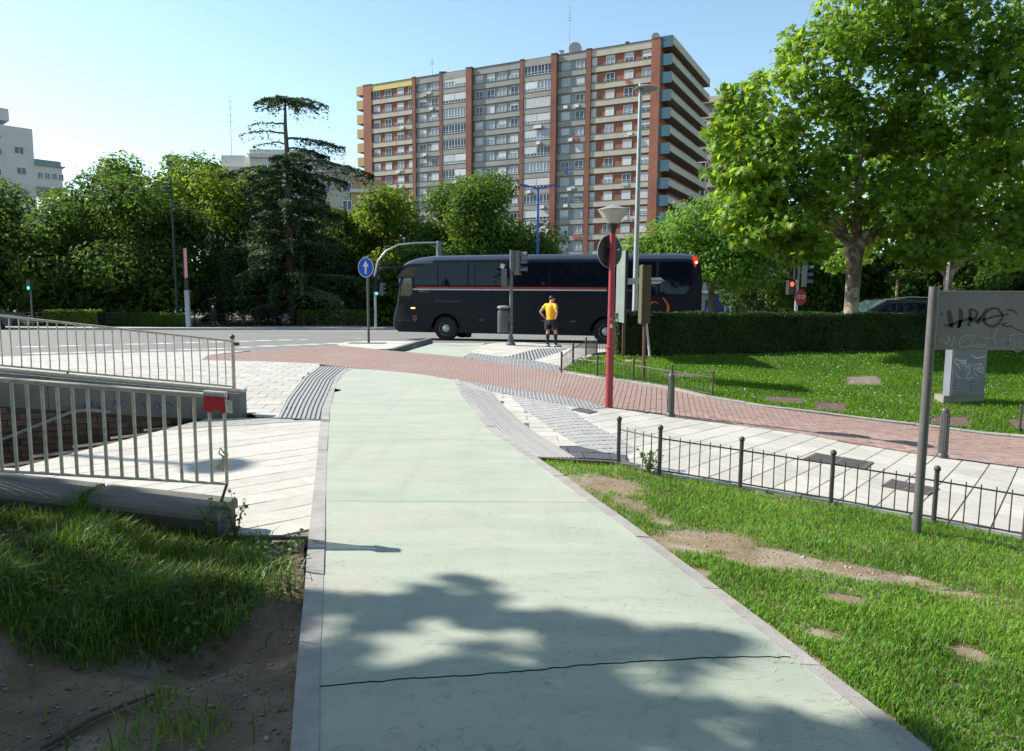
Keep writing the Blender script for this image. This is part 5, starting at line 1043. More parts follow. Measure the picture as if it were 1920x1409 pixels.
# ================================================================ coach
m_coach = M('coach_paint', (0.007, 0.009, 0.016), 0.3, (0.006, 0.008, 0.014), 2.0, spec=0.16)
m_cglass = glassmat('coach_glass', (0.004, 0.006, 0.013), 0.03, 0.32)
m_tyre = M('tyre', (0.014, 0.014, 0.014), 0.85); m_rimm = M('alloy', (0.45, 0.46, 0.48), 0.35, (0.35, 0.36, 0.38), 14, metal=0.7)
m_und = M('underbody', (0.012, 0.012, 0.012), 0.8)
bus = empty('coach', (-5.15, 30.5, -0.12), 'black touring coach with red and white side stripe on the road', 'coach', rz=R(-14.5))
XF, XR, WR = 2.45, 9.1, 0.62
def arch(xc): return [(xc + WR * math.cos(a_), max(0.33, 0.5 + WR * math.sin(a_))) for a_ in [math.pi * k / 10 for k in range(11)]]
bot = [(12.55, 0.36), (10.95 + 0.0, 0.33)] + arch(XR + 1.3)[:1] + arch(XR + 1.3)[1:-1] + arch(XR)[1:] + [(8.2, 0.33), (3.3, 0.33)] + arch(XF) + [(1.5, 0.33), (0.35, 0.33), (0.1, 0.4)]
bot = [p for i, p in enumerate(bot)]
topc = [(0.0, 0.62), (0.0, 0.9), (0.06, 1.15), (0.18, 1.5), (0.27, 2.0), (0.34, 2.5), (0.42, 2.9), (0.52, 3.1), (0.75, 3.29), (1.15, 3.41), (1.9, 3.5), (5, 3.53), (11.9, 3.53), (12.35, 3.46), (12.58, 3.2), (12.68, 2.6), (12.7, 1.2), (12.66, 0.6)]
prof = bot + topc
lay = [(0.0, 0.0), (0.05, 0.42), (0.14, 0.74), (0.36, 1.0), (2.14, 1.0), (2.36, 0.74), (2.45, 0.42), (2.5, 0.0)]
def bp2(x, z, g):
    if z > 3.16: z = 3.16 + (z - 3.16) * g
    if x < 1.0: x = x + 0.22 * (1 - g) * (1 - x)
    return x, z
V = []
for y, g in lay:
    for x, z in prof: a_, b_ = bp2(x, z, g); V.append((a_, y, b_))
n_ = len(prof); F = [(i * n_ + k, i * n_ + (k + 1) % n_, (i + 1) * n_ + (k + 1) % n_, (i + 1) * n_ + k) for i in range(len(lay) - 1) for k in range(n_)]
CABW = [(0.42, 1.62), (0.48, 2.2), (0.62, 2.58), (0.98, 2.58), (0.98, 1.92), (0.78, 1.62)]
mbx = MB(); mbx.add(V, F)
for li in (0, len(lay) - 1):
    y = lay[li][0]; pts = [Vector(bp2(x, z, 0.0)) for x, z in prof]; hp = [Vector(p) for p in CABW]
    r_ = delaunay_2d_cdt(pts + hp, [(i, (i + 1) % n_) for i in range(n_)] + [(n_ + i, n_ + (i + 1) % len(hp)) for i in range(len(hp))], [], 0, 1e-5)
    cn = np.array([(sum((r_[0][i] for i in f), Vector((0, 0))) / len(f))[:] for f in r_[2]])
    kp = inside(cn, [tuple(p) for p in pts]) & ~inside(cn, CABW)
    mbx.add([(v.x, y, v.y) for v in r_[0]], [f for f, k in zip(r_[2], kp) if k])
me = bpy.data.meshes.new('body'); me.from_pydata(mbx.v, [], mbx.f); me.materials.append(m_coach); me.materials.append(M('coach_roof_sheen', (0.035, 0.045, 0.07), 0.25, spec=0.6))  # upward faces get a lighter bluish colour that paints in the sky sheen
bm = bmesh.new(); bm.from_mesh(me); bmesh.ops.remove_doubles(bm, verts=bm.verts, dist=1e-4); bmesh.ops.recalc_face_normals(bm, faces=bm.faces); 
for f in bm.faces:
    if f.normal.z > 0.35 and f.calc_center_median().z > 2.6: f.material_index = 1
bm.to_mesh(me); bm.free()
me.shade_smooth(); me.set_sharp_from_angle(angle=R(32))
body = link('body', me, bus)
def flat(name, pts, mat, y=-0.012, th=0.02, par=bus): return MB().prism([(x, y, z) for x, z in pts], (0, th, 0)).build(name, mat, par, smooth=False, local=True)
edges = [1.12, 2.15, 3.75, 5.35, 6.95, 8.55, 10.1, 12.3]
for i, (a_, b_) in enumerate(zip(edges[:-1], edges[1:])):
    p = [(a_ + 0.012, 2.28), (b_ - 0.012, 2.28), (b_ - 0.012, 3.2), (a_ + 0.012, 3.2)]
    if i == 0: p = [(1.12, 2.28), (2.13, 2.28), (2.13, 3.2), (1.75, 3.18), (1.35, 3.05), (1.12, 2.85)]
    if i == 6: p = [(10.11, 1.98), (12.1, 1.98), (12.3, 2.3), (12.3, 3.0), (12.2, 3.2), (10.11, 3.2)]
    MB().prism([(x, -0.095 + max(0.0, (z - 1.98)) * 0.068, z) for x, z in p], (0, 0.02, 0)).build('side_window', m_cglass, bus, smooth=False, local=True)
flat('front_quarter', [(0.36, 2.62), (1.1, 2.62), (1.1, 2.85), (1.3, 3.04), (0.8, 2.98), (0.5, 2.85)], m_cglass, -0.008)
for y in (0.006, 2.49): MB().prism([(x, y, z) for x, z in CABW], (0, 0.006, 0)).build('cab_window', clearglass('cab_glass%d' % int(y * 10)), bus, smooth=False, local=True)
ws = MB(); wv = []
for y, g in lay:
    for x, z in [(0.18, 1.52), (0.27, 2.0), (0.34, 2.5), (0.42, 2.9), (0.5, 3.06)]: a_, b_ = bp2(x, z, g); wv.append((a_ - 0.012, y, b_))
ws.add(wv, [(i * 5 + k, i * 5 + k + 1, (i + 1) * 5 + k + 1, (i + 1) * 5 + k) for i in range(len(lay) - 1) for k in range(4)]); ws.build('windscreen', m_cglass, bus, local=True)
m_cstr = M('coach_red', (0.45, 0.03, 0.025), 0.4); m_csil = M('coach_silver', (0.55, 0.55, 0.56), 0.35); m_corg = M('coach_orange', (0.50, 0.10, 0.02), 0.4)
flat('silver_stripe', [(1.05, 2.08), (9.1, 2.08), (9.1, 2.135), (1.0, 2.135)], m_csil, -0.016)
flat('red_stripe', [(1.1, 2.15), (9.1, 2.15), (9.1, 2.215), (1.25, 2.215)], m_cstr, -0.016)
flat('orange_stripe', [(9.1, 2.09), (10.05, 2.09), (10.05, 2.115), (9.1, 2.115)], m_corg, -0.016)
MB().box((6.9, -0.02, 2.18), (0.16, 0.02, 0.09)).build('side_marker', m_cstr, bus, smooth=False, local=True)
for z in (0.62, 1.28, 1.68):
    for a_, b_ in ((3.3, 8.3),): flat('panel_groove', [(a_, z), (b_, z), (b_, z + 0.012), (a_, z + 0.012)], m_und, -0.006)
for x in (3.3, 4.6, 5.9, 7.2, 8.3, 10.9, 12.0): flat('panel_groove', [(x, 0.36), (x + 0.014, 0.36), (x + 0.014, 2.05), (x, 2.05)], m_und, -0.006)
flat('hatch_line', [(2.0, 1.62), (3.1, 1.62), (3.1, 1.632), (2.0, 1.632)], m_tgrey, -0.008)
for x in (3.9, 5.2, 6.5, 7.7): flat('locker_handle', [(x, 0.86), (x + 0.2, 0.86), (x + 0.17, 0.9), (x + 0.03, 0.9)], m_tgrey, -0.02)
fl = MB()
for xc in (XF, XR, XR + 1.3):
    o_ = [(xc + (WR + 0.06) * math.cos(a_), 0.5 + (WR + 0.06) * math.sin(a_)) for a_ in [math.pi * k / 14 for k in range(15)]]; i_ = [(xc + WR * math.cos(a_), 0.5 + WR * math.sin(a_)) for a_ in [math.pi * k / 14 for k in range(15)]]
    MB().prism([(x, -0.02, z) for x, z in o_ + i_[::-1]], (0, 0.03, 0)).build('wheel_arch', m_coach, bus, smooth=False, local=True)
def wheel(xc, yc, r_, out):
    def ringl(name, pr, mat, par, n=28):
        v = [(xc + rr * math.cos(2 * math.pi * k / n), yc + yy * out, 0.5 + rr * math.sin(2 * math.pi * k / n)) for rr, yy in pr for k in range(n)]
        q = MB(); q.add(v, [(i * n + k, i * n + (k + 1) % n, (i + 1) * n + (k + 1) % n, (i + 1) * n + k) for i in range(len(pr) - 1) for k in range(n)] + [tuple(range((len(pr) - 1) * n, len(pr) * n))]); return q.build(name, mat, par, local=True)
    w_ = ringl('wheel', [(0.44, -0.28), (0.5, -0.25), (0.5, 0.0), (0.46, 0.03), (0.31, 0.02), (0.3, -0.02)], m_tyre, bus)
    ringl('rim', [(0.3, 0.0), (0.29, 0.03), (0.25, -0.03), (0.2, -0.04), (0.13, 0.04), (0.11, 0.05), (0.02, 0.055)], m_rimm, w_)
    for k in range(10):
        a_ = k * 0.628; MB().box((xc + 0.225 * math.cos(a_), yc + 0.0 * out, 0.5 + 0.225 * math.sin(a_)), (0.06, 0.05, 0.06)).build('hand_hole', m_und, w_, smooth=False, local=True)
for xc in (XF, XR, XR + 1.3): wheel(xc, 0.06, 0.5, -1); wheel(xc, 2.44, 0.5, 1)
MB().box((6.3, 1.25, 0.42), (12.0, 2.3, 0.2)).build('chassis', m_und, bus, smooth=False, local=True)
for xc in (XF, XR, XR + 1.3): MB().box((xc, 1.25, 0.7), (1.22, 1.6, 0.7)).build('wheel_well', m_und, bus, smooth=False, local=True)
MB().box((3.35, 0.4, 0.28), (0.05, 0.5, 0.3)).build('mud_flap', m_und, bus, smooth=False, local=True)
MB().prism([(1.02 + 0.1 * math.cos(k * 0.52), -0.02, 1.33 + 0.03 * math.sin(k * 0.52)) for k in range(12)], (0, 0.02, 0)).build('indicator', emat('amber', (1.0, 0.45, 0.12), 3.0), bus, smooth=False, local=True)
flat('crest', [(1.0, 1.02), (1.2, 1.02), (1.2, 0.85), (1.1, 0.74), (1.0, 0.85)], M('crest_red', (0.22, 0.05, 0.03), 0.5), -0.014)
flat('crest_mark', [(1.06, 0.98), (1.14, 0.98), (1.14, 0.88), (1.1, 0.82), (1.06, 0.88)], M('crest_dark', (0.10, 0.02, 0.015), 0.5), -0.018)
RXc = RX90
m_ltr = M('coach_letter', (0.28, 0.28, 0.29), 0.5)
text_mesh('MIRALTA', 0.1, (1.5, -0.012, 2.02), RXc, m_ltr, bus, sx=1.1); text_mesh('M-51.4', 0.1, (0.55, -0.012, 0.98), RXc, M('coach_letter2', (0.09, 0.09, 0.095), 0.5), bus)
for z in (0.86, 0.79): flat('lettering_line', [(0.36, z), (0.86, z), (0.86, z + 0.02), (0.36, z + 0.02)], M('coach_letter3%d' % int(z * 100), (0.075, 0.075, 0.08), 0.5), -0.01)
def csw(pts, wdt, mat, nm='emblem_stroke'):
    P = [Vector((p[0], -0.016, p[1])) for p in curve2(pts, 40)]; q = MB(); v = []
    for i, p in enumerate(P):
        d = (P[min(i + 1, len(P) - 1)] - P[max(i - 1, 0)]).normalized(); s_ = d.cross(Vector((0, -1, 0))) * wdt / 2 * (0.25 + 0.75 * math.sin(math.pi * (i + 0.5) / len(P))); v += [p + s_, p - s_]
    q.add(v, [(2 * i, 2 * i + 1, 2 * i + 3, 2 * i + 2) for i in range(len(P) - 1)]); q.build(nm, mat, bus, smooth=False, local=True)
csw([(11.1, 1.62), (10.9, 1.68), (10.75, 1.5), (10.8, 1.25), (11.05, 1.2), (11.2, 1.32)], 0.07, m_corg)
csw([(11.25, 1.85), (11.45, 1.55), (11.42, 1.2), (11.15, 0.85), (10.7, 0.65), (10.2, 0.75), (9.9, 1.05)], 0.13, m_corg)
csw([(9.9, 1.05), (10.05, 1.3), (10.3, 1.4)], 0.05, m_corg); csw([(10.25, 1.25), (10.4, 1.35), (10.5, 1.2)], 0.08, m_csil); csw([(10.7, 1.1), (10.85, 1.2), (10.82, 1.0)], 0.08, m_csil)
tlr = flat('tail_light', [(12.28, 3.42), (12.46, 3.4), (12.5, 3.2), (12.42, 2.98), (12.34, 3.15)], emat('tail_red', (0.8, 0.04, 0.015), 0.35), -0.02, 0.1)
MB().ball((12.45, -0.02, 3.17), 0.045, 10, 6).build('tail_lamp', emat('tail_amber', (1.0, 0.6, 0.2), 2.0), bus, local=True)
MB().tube([(0.75, 0.2, 3.02), (0.2, -0.05, 3.0), (-0.3, -0.12, 2.96), (-0.5, -0.14, 2.82), (-0.56, -0.14, 2.5)], [0.06, 0.045, 0.04, 0.045, 0.05], 8).build('mirror_arm', m_coach, bus, local=True)
MB().prism([(-0.66, -0.25, 2.0), (-0.5, -0.25, 1.98), (-0.44, -0.25, 2.5), (-0.52, -0.25, 2.75), (-0.62, -0.25, 2.6)], (0, 0.22, 0)).build('mirror', m_coach, bus, smooth=False, local=True)
MB().box((0.66, 0.03, 2.47), (0.55, 0.02, 0.2)).build('sun_blind', M('blind_blue', (0.16, 0.32, 0.5), 0.7), bus, smooth=False, local=True)
MB().box((0.52, 1.5, 2.0), (0.06, 0.06, 1.0)).build('cab_pillar', m_und, bus, smooth=False, local=True)
MB().tube([(0.9, 0.9 + 0.24 * math.cos(k * 0.52), 1.72 + 0.24 * math.sin(k * 0.52)) for k in range(13)], 0.02, 6).build('steering_wheel', m_und, bus, local=True)
MB().box((1.35, 0.75, 1.5), (0.25, 0.55, 1.0)).build('driver_seat', m_und, bus, smooth=False, local=True)
MB().box((0.75, 1.25, 1.4), (0.5, 2.2, 0.2)).build('dashboard', m_und, bus, smooth=False, local=True)
# ================================================================ car behind the hedge
m_car = M('car_paint', (0.016, 0.022, 0.026), 0.25, coat=0.5)
car = empty('dark_car', (11.5, 23.6, 0.0), 'dark estate car with silver roof rail behind the hedge', 'car', rz=R(0.001))
cz = 0.03
lower = [(-0.9, 0.3), (-1.0, 0.6), (-0.9, 0.95), (-0.1, 1.15), (3.7, 1.12), (3.75, 0.6), (3.6, 0.3)]
MB().prism([(x, 0, z + cz) for x, z in lower], (0, 1.8, 0)).build('body', m_car, car, smooth=False, local=True)
roofp = [(-0.15, 1.14), (0.35, 1.42), (0.78, 1.66), (1.5, 1.72), (2.6, 1.70), (3.3, 1.6), (3.65, 1.13)]
q = MB(); v = [(x, 0.0 + 0.18 * (z - 1.13) / 0.6, z + cz) for x, z in roofp] + [(x, 1.8 - 0.18 * (z - 1.13) / 0.6, z + cz) for x, z in roofp]; n_ = len(roofp)
q.add(v, [tuple(range(n_)), tuple(range(2 * n_ - 1, n_ - 1, -1))] + [(i, (i + 1) % n_, n_ + (i + 1) % n_, n_ + i) for i in range(n_)]); q.build('cabin', m_car, car, smooth=False, local=True)
for pts in ([(0.3, 1.2), (0.85, 1.56), (1.05, 1.58), (1.05, 1.2)], [(1.1, 1.2), (1.1, 1.58), (2.15, 1.6), (2.15, 1.18)], [(2.2, 1.18), (2.2, 1.6), (2.75, 1.57), (3.2, 1.18)]):
    MB().add([(x, -0.006 + 0.18 * (z - 1.13) / 0.6, z + cz) for x, z in pts], [tuple(range(len(pts)))]).build('side_window', m_cglass, car, smooth=False, local=True)
MB().add([(-0.1, 0.12, 1.18 + cz), (-0.1, 1.68, 1.18 + cz), (0.72, 1.55, 1.64 + cz), (0.72, 0.25, 1.64 + cz)], [(0, 1, 2, 3)]).build('windscreen', glassmat('screen_glass', (0.03, 0.05, 0.06), 0.05, 0.4), car, smooth=False, local=True)
MB().tube([(0.25, 0.12, 1.42 + cz), (0.75, 0.16, 1.70 + cz), (1.5, 0.17, 1.78 + cz), (2.6, 0.17, 1.76 + cz), (3.2, 0.16, 1.66 + cz)], 0.016, 6).build('roof_rail', m_galv, car, local=True)
MB().tube([(2.17, -0.01, 1.18 + cz), (2.17, 0.14, 1.6 + cz)], 0.012, 5).build('pillar_trim', m_galv, car, local=True)
for xc in (-0.2, 2.75):
    for yc in (0.02, 1.62): MB().lathe((0, 0, 0), [(0.33, 0.0), (0.33, 0.2)], 20); 
    q = MB(); q.tube([(xc, 0.0, 0.33), (xc, 0.2, 0.33)], 0.33, 20); q.tube([(xc, 1.6, 0.33), (xc, 1.8, 0.33)], 0.33, 20); q.build('wheel', m_tyre, car, local=True)
c2 = empty('distant_car', (-31.4, 45.0, -0.63), 'dark car passing at the left edge beyond the railing', 'car')
MB().prism([(-35.4, 45, -0.35), (-31.3, 45, -0.35), (-31.1, 45, 0.1), (-31.6, 45, 0.35), (-32.4, 45, 0.45), (-35.5, 45, 0.45)], (0, 1.7, 0)).build('body', m_car, c2, smooth=False)
MB().prism([(-35.4, 45.15, 0.45), (-32.5, 45.15, 0.45), (-33.2, 45.15, 0.9), (-35.2, 45.15, 0.92)], (0, 1.4, 0)).build('cabin', m_cglass, c2, smooth=False)
for xc in (-32.1, -34.6): MB().tube([(xc, 44.98, -0.32), (xc, 45.2, -0.32)], 0.32, 16).build('wheel', m_tyre, c2)
# ================================================================ people
m_skin = M('skin', (0.52, 0.30, 0.21), 0.6, (0.46, 0.26, 0.18), 6)
def skinfig(name, J, E_, mat, root, sub=2):
    """one continuous body grown from joints: J name -> (x, y, z, r)"""
    names = list(J); me = bpy.data.meshes.new(name); o = Vector(root.location)
    me.from_pydata([J[k][:3] for k in names], [(names.index(a), names.index(b)) for a, b in E_], [])
    ob = bpy.data.objects.new(name, me); col.objects.link(ob)
    md = ob.modifiers.new('s', 'SKIN'); md.use_smooth_shade = True; md.branch_smoothing = 0.3
    for i, k in enumerate(names):
        r_ = J[k][3]; me.skin_vertices[0].data[i].radius = (r_, J[k][4] if len(J[k]) > 4 else r_)
    me.skin_vertices[0].data[names.index('pelvis')].use_root = True
    ss_ = ob.modifiers.new('ss', 'SUBSURF'); ss_.levels = sub; ss_.render_levels = sub
    dg = bpy.context.evaluated_depsgraph_get(); dg.update()
    m2 = bpy.data.meshes.new_from_object(ob.evaluated_get(dg)); bpy.data.objects.remove(ob)
    m2.name = name; m2.materials.clear(); m2.materials.append(mat); m2.shade_smooth()
    b = bpy.data.objects.new(name, m2); col.objects.link(b); b.parent = root; ORG[b.name] = Vector((0, 0, 0)); return b
def loft(rings, n=14):
    """rings: (cx, cy, z, rx, ry, ang)"""
    q = MB(); v = []
    for cx, cy, z, rx_, ry_, an in rings:
        for k in range(n):
            a_ = 2 * math.pi * k / n; x = rx_ * math.cos(a_); y = ry_ * math.sin(a_); v.append((cx + x * math.cos(an) - y * math.sin(an), cy + x * math.sin(an) + y * math.cos(an), z))
    m_ = len(rings); q.add(v, [(i * n + k, i * n + (k + 1) % n, (i + 1) * n + (k + 1) % n, (i + 1) * n + k) for i in range(m_ - 1) for k in range(n)] + [tuple(range(n))[::-1], tuple(range((m_ - 1) * n, m_ * n))]); return q
rx_, ry_ = 1.37, 24.9
ru = empty('person', (rx_, ry_, 0.0), 'runner in yellow shirt and black shorts, hands on hips, beside the crossing', 'person')
J = {'pelvis': (-0.05, 0, 0.93, 0.12), 'spine': (-0.06, 0, 1.12, 0.115), 'chest': (-0.06, 0, 1.33, 0.125), 'neck': (-0.04, 0.01, 1.5, 0.055), 'jaw': (0.0, 0.02, 1.585, 0.07), 'head': (-0.005, 0.025, 1.66, 0.088), 'crown': (-0.01, 0.025, 1.72, 0.065), 'nose': (0.085, 0.0, 1.63, 0.02),
     'ls': (-0.21, 0.1, 1.43, 0.06), 'le': (-0.42, 0.06, 1.2, 0.042), 'lw': (-0.27, 0.08, 1.02, 0.03), 'lh': (-0.2, 0.07, 0.985, 0.032), 'lf1': (-0.15, 0.09, 0.95, 0.012), 'lf2': (-0.14, 0.06, 0.955, 0.012), 'lth': (-0.17, 0.02, 1.0, 0.012),
     'rs': (0.09, -0.13, 1.43, 0.06), 're': (0.14, -0.33, 1.2, 0.042), 'rw': (0.12, -0.2, 1.02, 0.03), 'rh': (0.09, -0.15, 0.98, 0.032), 'rf1': (0.06, -0.11, 0.94, 0.012), 'rf2': (0.08, -0.1, 0.945, 0.012), 'rth': (0.05, -0.17, 1.0, 0.012),
     'lhip': (-0.14, 0.05, 0.88, 0.1), 'lk': (-0.14, 0.06, 0.5, 0.062), 'lc': (-0.145, 0.03, 0.36, 0.06), 'la': (-0.145, 0.05, 0.1, 0.036), 'lt': (-0.1, 0.19, 0.04, 0.035),
     'rhip': (0.05, -0.06, 0.88, 0.1), 'rk': (0.12, -0.06, 0.5, 0.062), 'rc': (0.12, -0.08, 0.36, 0.06), 'ra': (0.13, -0.06, 0.1, 0.036), 'rt': (0.29, 0.02, 0.04, 0.035)}
EE = [('pelvis', 'spine'), ('spine', 'chest'), ('chest', 'neck'), ('neck', 'jaw'), ('jaw', 'head'), ('head', 'crown'), ('jaw', 'nose'), ('chest', 'ls'), ('ls', 'le'), ('le', 'lw'), ('lw', 'lh'), ('lh', 'lf1'), ('lh', 'lf2'), ('lh', 'lth'), ('chest', 'rs'), ('rs', 're'), ('re', 'rw'), ('rw', 'rh'), ('rh', 'rf1'), ('rh', 'rf2'), ('rh', 'rth'), ('pelvis', 'lhip'), ('lhip', 'lk'), ('lk', 'lc'), ('lc', 'la'), ('la', 'lt'), ('pelvis', 'rhip'), ('rhip', 'rk'), ('rk', 'rc'), ('rc', 'ra'), ('ra', 'rt')]
skinfig('body', J, EE, m_skin, ru)
m_shirt = M('yellow_shirt', (0.85, 0.44, 0.01), 0.7, (0.8, 0.40, 0.01), 9, bump=0.4, bscale=14); m_blk = M('black_cloth', (0.012, 0.012, 0.014), 0.75); m_sock = M('black_sock', (0.02, 0.02, 0.024), 0.8); m_hair = M('black_hair', (0.012, 0.01, 0.009), 0.5)
an = R(-40)
loft([(-0.05, 0, 0.94, 0.175, 0.13, an), (-0.055, 0, 1.05, 0.168, 0.125, an), (-0.06, 0, 1.2, 0.18, 0.13, an), (-0.06, 0, 1.35, 0.205, 0.14, an), (-0.06, 0, 1.44, 0.2, 0.115, an), (-0.045, 0.005, 1.5, 0.1, 0.075, an), (-0.04, 0.008, 1.525, 0.066, 0.062, an)], 18).build('shirt', m_shirt, ru, local=True)
for s_, e_ in (('ls', 'le'), ('rs', 're')):
    a_ = Vector(J[s_][:3]); b_ = Vector(J[e_][:3]); c_ = Vector((-0.06, 0, 1.4)); MB().tube([a_.lerp(c_, 0.35), a_, a_.lerp(b_, 0.5)], [0.085, 0.078, 0.068], 12).build('sleeve', m_shirt, ru, local=True)
for h_, k_ in (('lhip', 'lk'), ('rhip', 'rk')):
    a_ = Vector(J[h_][:3]); b_ = Vector(J[k_][:3]); MB().tube([a_ + Vector((0.0, 0, 0.07)), a_, a_.lerp(b_, 0.72)], [0.11, 0.118, 0.125], 14).build('shorts_leg', m_blk, ru, local=True)
loft([(-0.045, 0, 0.78, 0.19, 0.14, an), (-0.05, 0, 0.88, 0.185, 0.145, an), (-0.05, 0, 0.955, 0.172, 0.128, an)], 18).build('shorts', m_blk, ru, local=True)
for k_, c_, a_ in (('lk', 'lc', 'la'), ('rk', 'rc', 'ra')):
    K = Vector(J[k_][:3]); C_ = Vector(J[c_][:3]); A_ = Vector(J[a_][:3]); MB().tube([K.lerp(C_, 0.45), C_, C_.lerp(A_, 0.6), A_ - Vector((0, 0, 0.02))], [0.062, 0.066, 0.048, 0.044], 12).build('sock', m_sock, ru, local=True)
m_shoe = M('white_shoe', (0.6, 0.6, 0.6), 0.6)
for a_, t_ in (('la', 'lt'), ('ra', 'rt')):
    A_ = Vector(J[a_][:3]); T_ = Vector(J[t_][:3]); d = (T_ - A_); d.z = 0; d.normalize(); B0 = A_ - d * 0.07; B0.z = 0.05
    MB().tube([B0, B0 + d * 0.05, B0 + d * 0.16, B0 + d * 0.27, B0 + d * 0.3], [0.03, 0.052, 0.05, 0.042, 0.02], 12).build('shoe', m_shoe, ru, local=True)
    MB().prism([B0 + d * -0.03 + Vector((-d.y, d.x, 0)) * 0.045 - Vector((0, 0, 0.05)), B0 + d * 0.31 + Vector((-d.y, d.x, 0)) * 0.04 - Vector((0, 0, 0.05)), B0 + d * 0.31 - Vector((-d.y, d.x, 0)) * 0.04 - Vector((0, 0, 0.05)), B0 + d * -0.03 - Vector((-d.y, d.x, 0)) * 0.045 - Vector((0, 0, 0.05))], (0, 0, 0.03)).build('sole', m_tgrey, ru, smooth=False, local=True)
hq = MB(); hq.ball((-0.02, 0.03, 1.678), 0.098, 14, 8, 0.98, 0.98, 0.95); ho = hq.build('hair', m_hair, ru, local=True)
bm = bmesh.new(); bm.from_mesh(ho.data); bmesh.ops.delete(bm, geom=[v for v in bm.verts if (v.co.x > 0.045 and v.co.z < 1.71) or v.co.z < 1.615], context='VERTS'); bm.to_mesh(ho.data); bm.free()
bq = MB(); bq.ball((0.035, 0.015, 1.575), 0.055, 10, 6, 0.9, 1.0, 0.8); bq.build('beard', m_hair, ru, local=True)
MB().ball((-0.0, -0.07, 1.64), 0.022, 8, 5, 0.7, 0.5, 1.3).build('ear', m_skin, ru, local=True)
MB().tube([(-0.283, 0.079, 1.037), (-0.265, 0.08, 1.012)], 0.037, 10).build('wristband', m_blk, ru, local=True)
# walker on the far pavement
wx, wy = -23.9, 58.0; wz = zbase(wx, wy) + 0.04
wk = empty('person', (wx, wy, wz), 'pale haired walker in dark clothes in the shade across the road', 'person')
J2 = {'pelvis': (0, 0, 0.9, 0.13), 'spine': (-0.04, 0, 1.1, 0.13), 'chest': (-0.09, 0, 1.3, 0.14), 'neck': (-0.14, 0, 1.45, 0.05), 'head': (-0.18, 0, 1.57, 0.09), 'crown': (-0.17, 0, 1.65, 0.06), 'ls': (-0.1, 0.18, 1.38, 0.06), 'le': (-0.0, 0.22, 1.12, 0.045), 'lh': (-0.16, 0.2, 0.95, 0.04), 'rs': (-0.1, -0.18, 1.38, 0.06), 're': (0.04, -0.22, 1.12, 0.045), 'rh': (-0.1, -0.22, 0.92, 0.04), 'lhip': (0, 0.09, 0.86, 0.1), 'lk': (-0.14, 0.09, 0.48, 0.065), 'la': (-0.22, 0.09, 0.08, 0.045), 'lt': (-0.38, 0.09, 0.04, 0.04), 'rhip': (0, -0.09, 0.86, 0.1), 'rk': (0.1, -0.09, 0.48, 0.065), 'ra': (0.28, -0.09, 0.1, 0.045), 'rt': (0.16, -0.09, 0.03, 0.04)}
E2 = [('pelvis', 'spine'), ('spine', 'chest'), ('chest', 'neck'), ('neck', 'head'), ('head', 'crown'), ('chest', 'ls'), ('ls', 'le'), ('le', 'lh'), ('chest', 'rs'), ('rs', 're'), ('re', 'rh'), ('pelvis', 'lhip'), ('lhip', 'lk'), ('lk', 'la'), ('la', 'lt'), ('pelvis', 'rhip'), ('rhip', 'rk'), ('rk', 'ra'), ('ra', 'rt')]
skinfig('body', J2, E2, m_skin, wk)
m_jack = M('dark_jacket', (0.045, 0.03, 0.045), 0.8)
loft([(0, 0, 0.8, 0.17, 0.19, 0), (-0.04, 0, 1.1, 0.165, 0.2, 0), (-0.09, 0, 1.35, 0.16, 0.23, 0), (-0.13, 0, 1.46, 0.08, 0.1, 0)], 14).build('jacket', m_jack, wk, local=True)
for s_, e_, h_ in (('ls', 'le', 'lh'), ('rs', 're', 'rh')): MB().tube([J2[s_][:3], J2[e_][:3], Vector(J2[e_][:3]).lerp(Vector(J2[h_][:3]), 0.8)], [0.085, 0.065, 0.055], 10).build('sleeve', m_jack, wk, local=True)
for h_, k_ in (('lhip', 'lk'), ('rhip', 'rk')): MB().tube([J2[h_][:3], Vector(J2[h_][:3]).lerp(Vector(J2[k_][:3]), 1.05)], [0.13, 0.1], 12).build('shorts_leg', m_blk, wk, local=True)
for a_, t_ in (('la', 'lt'), ('ra', 'rt')): MB().tube([J2[a_][:3], J2[t_][:3]], [0.06, 0.05], 8).build('shoe', m_blk, wk, local=True)
MB().ball((-0.16, 0, 1.62), 0.1, 10, 6).build('hair', m_ww, wk, local=True)
# ================================================================ vegetation
m_bark = M('bark', (0.13, 0.10, 0.075), 0.9, (0.07, 0.055, 0.042), 5.0, bump=0.8, bscale=14)
m_pbark = M('plane_bark', (0.30, 0.265, 0.195), 0.85, (0.125, 0.095, 0.062), 4.5, bump=0.9, bscale=12, stain=(0.07, 0.05, 0.033), sscale=2.6, samt=0.85, sharp=0.05, detail=3.0)
m_lplane = leafmat('plane_leaf', (0.09, 0.175, 0.016), (0.175, 0.285, 0.03), 0.54, 0.45, 0.6, 0.45, 0.35)
m_lbg = [leafmat('leaf_dark', (0.036, 0.075, 0.015), (0.075, 0.13, 0.024), 0.48, 0.6, 0.25, 0.35, 0.15), leafmat('leaf_mid', (0.05, 0.10, 0.015), (0.09, 0.155, 0.022), 0.46, 0.6, 0.25, 0.35, 0.15), leafmat('leaf_yellow', (0.075, 0.135, 0.016), (0.13, 0.195, 0.024), 0.48, 0.6, 0.25, 0.35, 0.15)]
m_lrob = leafmat('robinia_leaf', (0.065, 0.15, 0.016), (0.115, 0.22, 0.026), 0.5, 0.5, 0.4, 0.3)
m_lced = leafmat('cedar_needle', (0.026, 0.055, 0.022), (0.06, 0.105, 0.032), 0.2, 0.6, 0.3, 0.35)
m_lpine = leafmat('pine_needle', (0.025, 0.05, 0.015), (0.04, 0.07, 0.02), 0.2, 0.6, 0.3, 0.3)
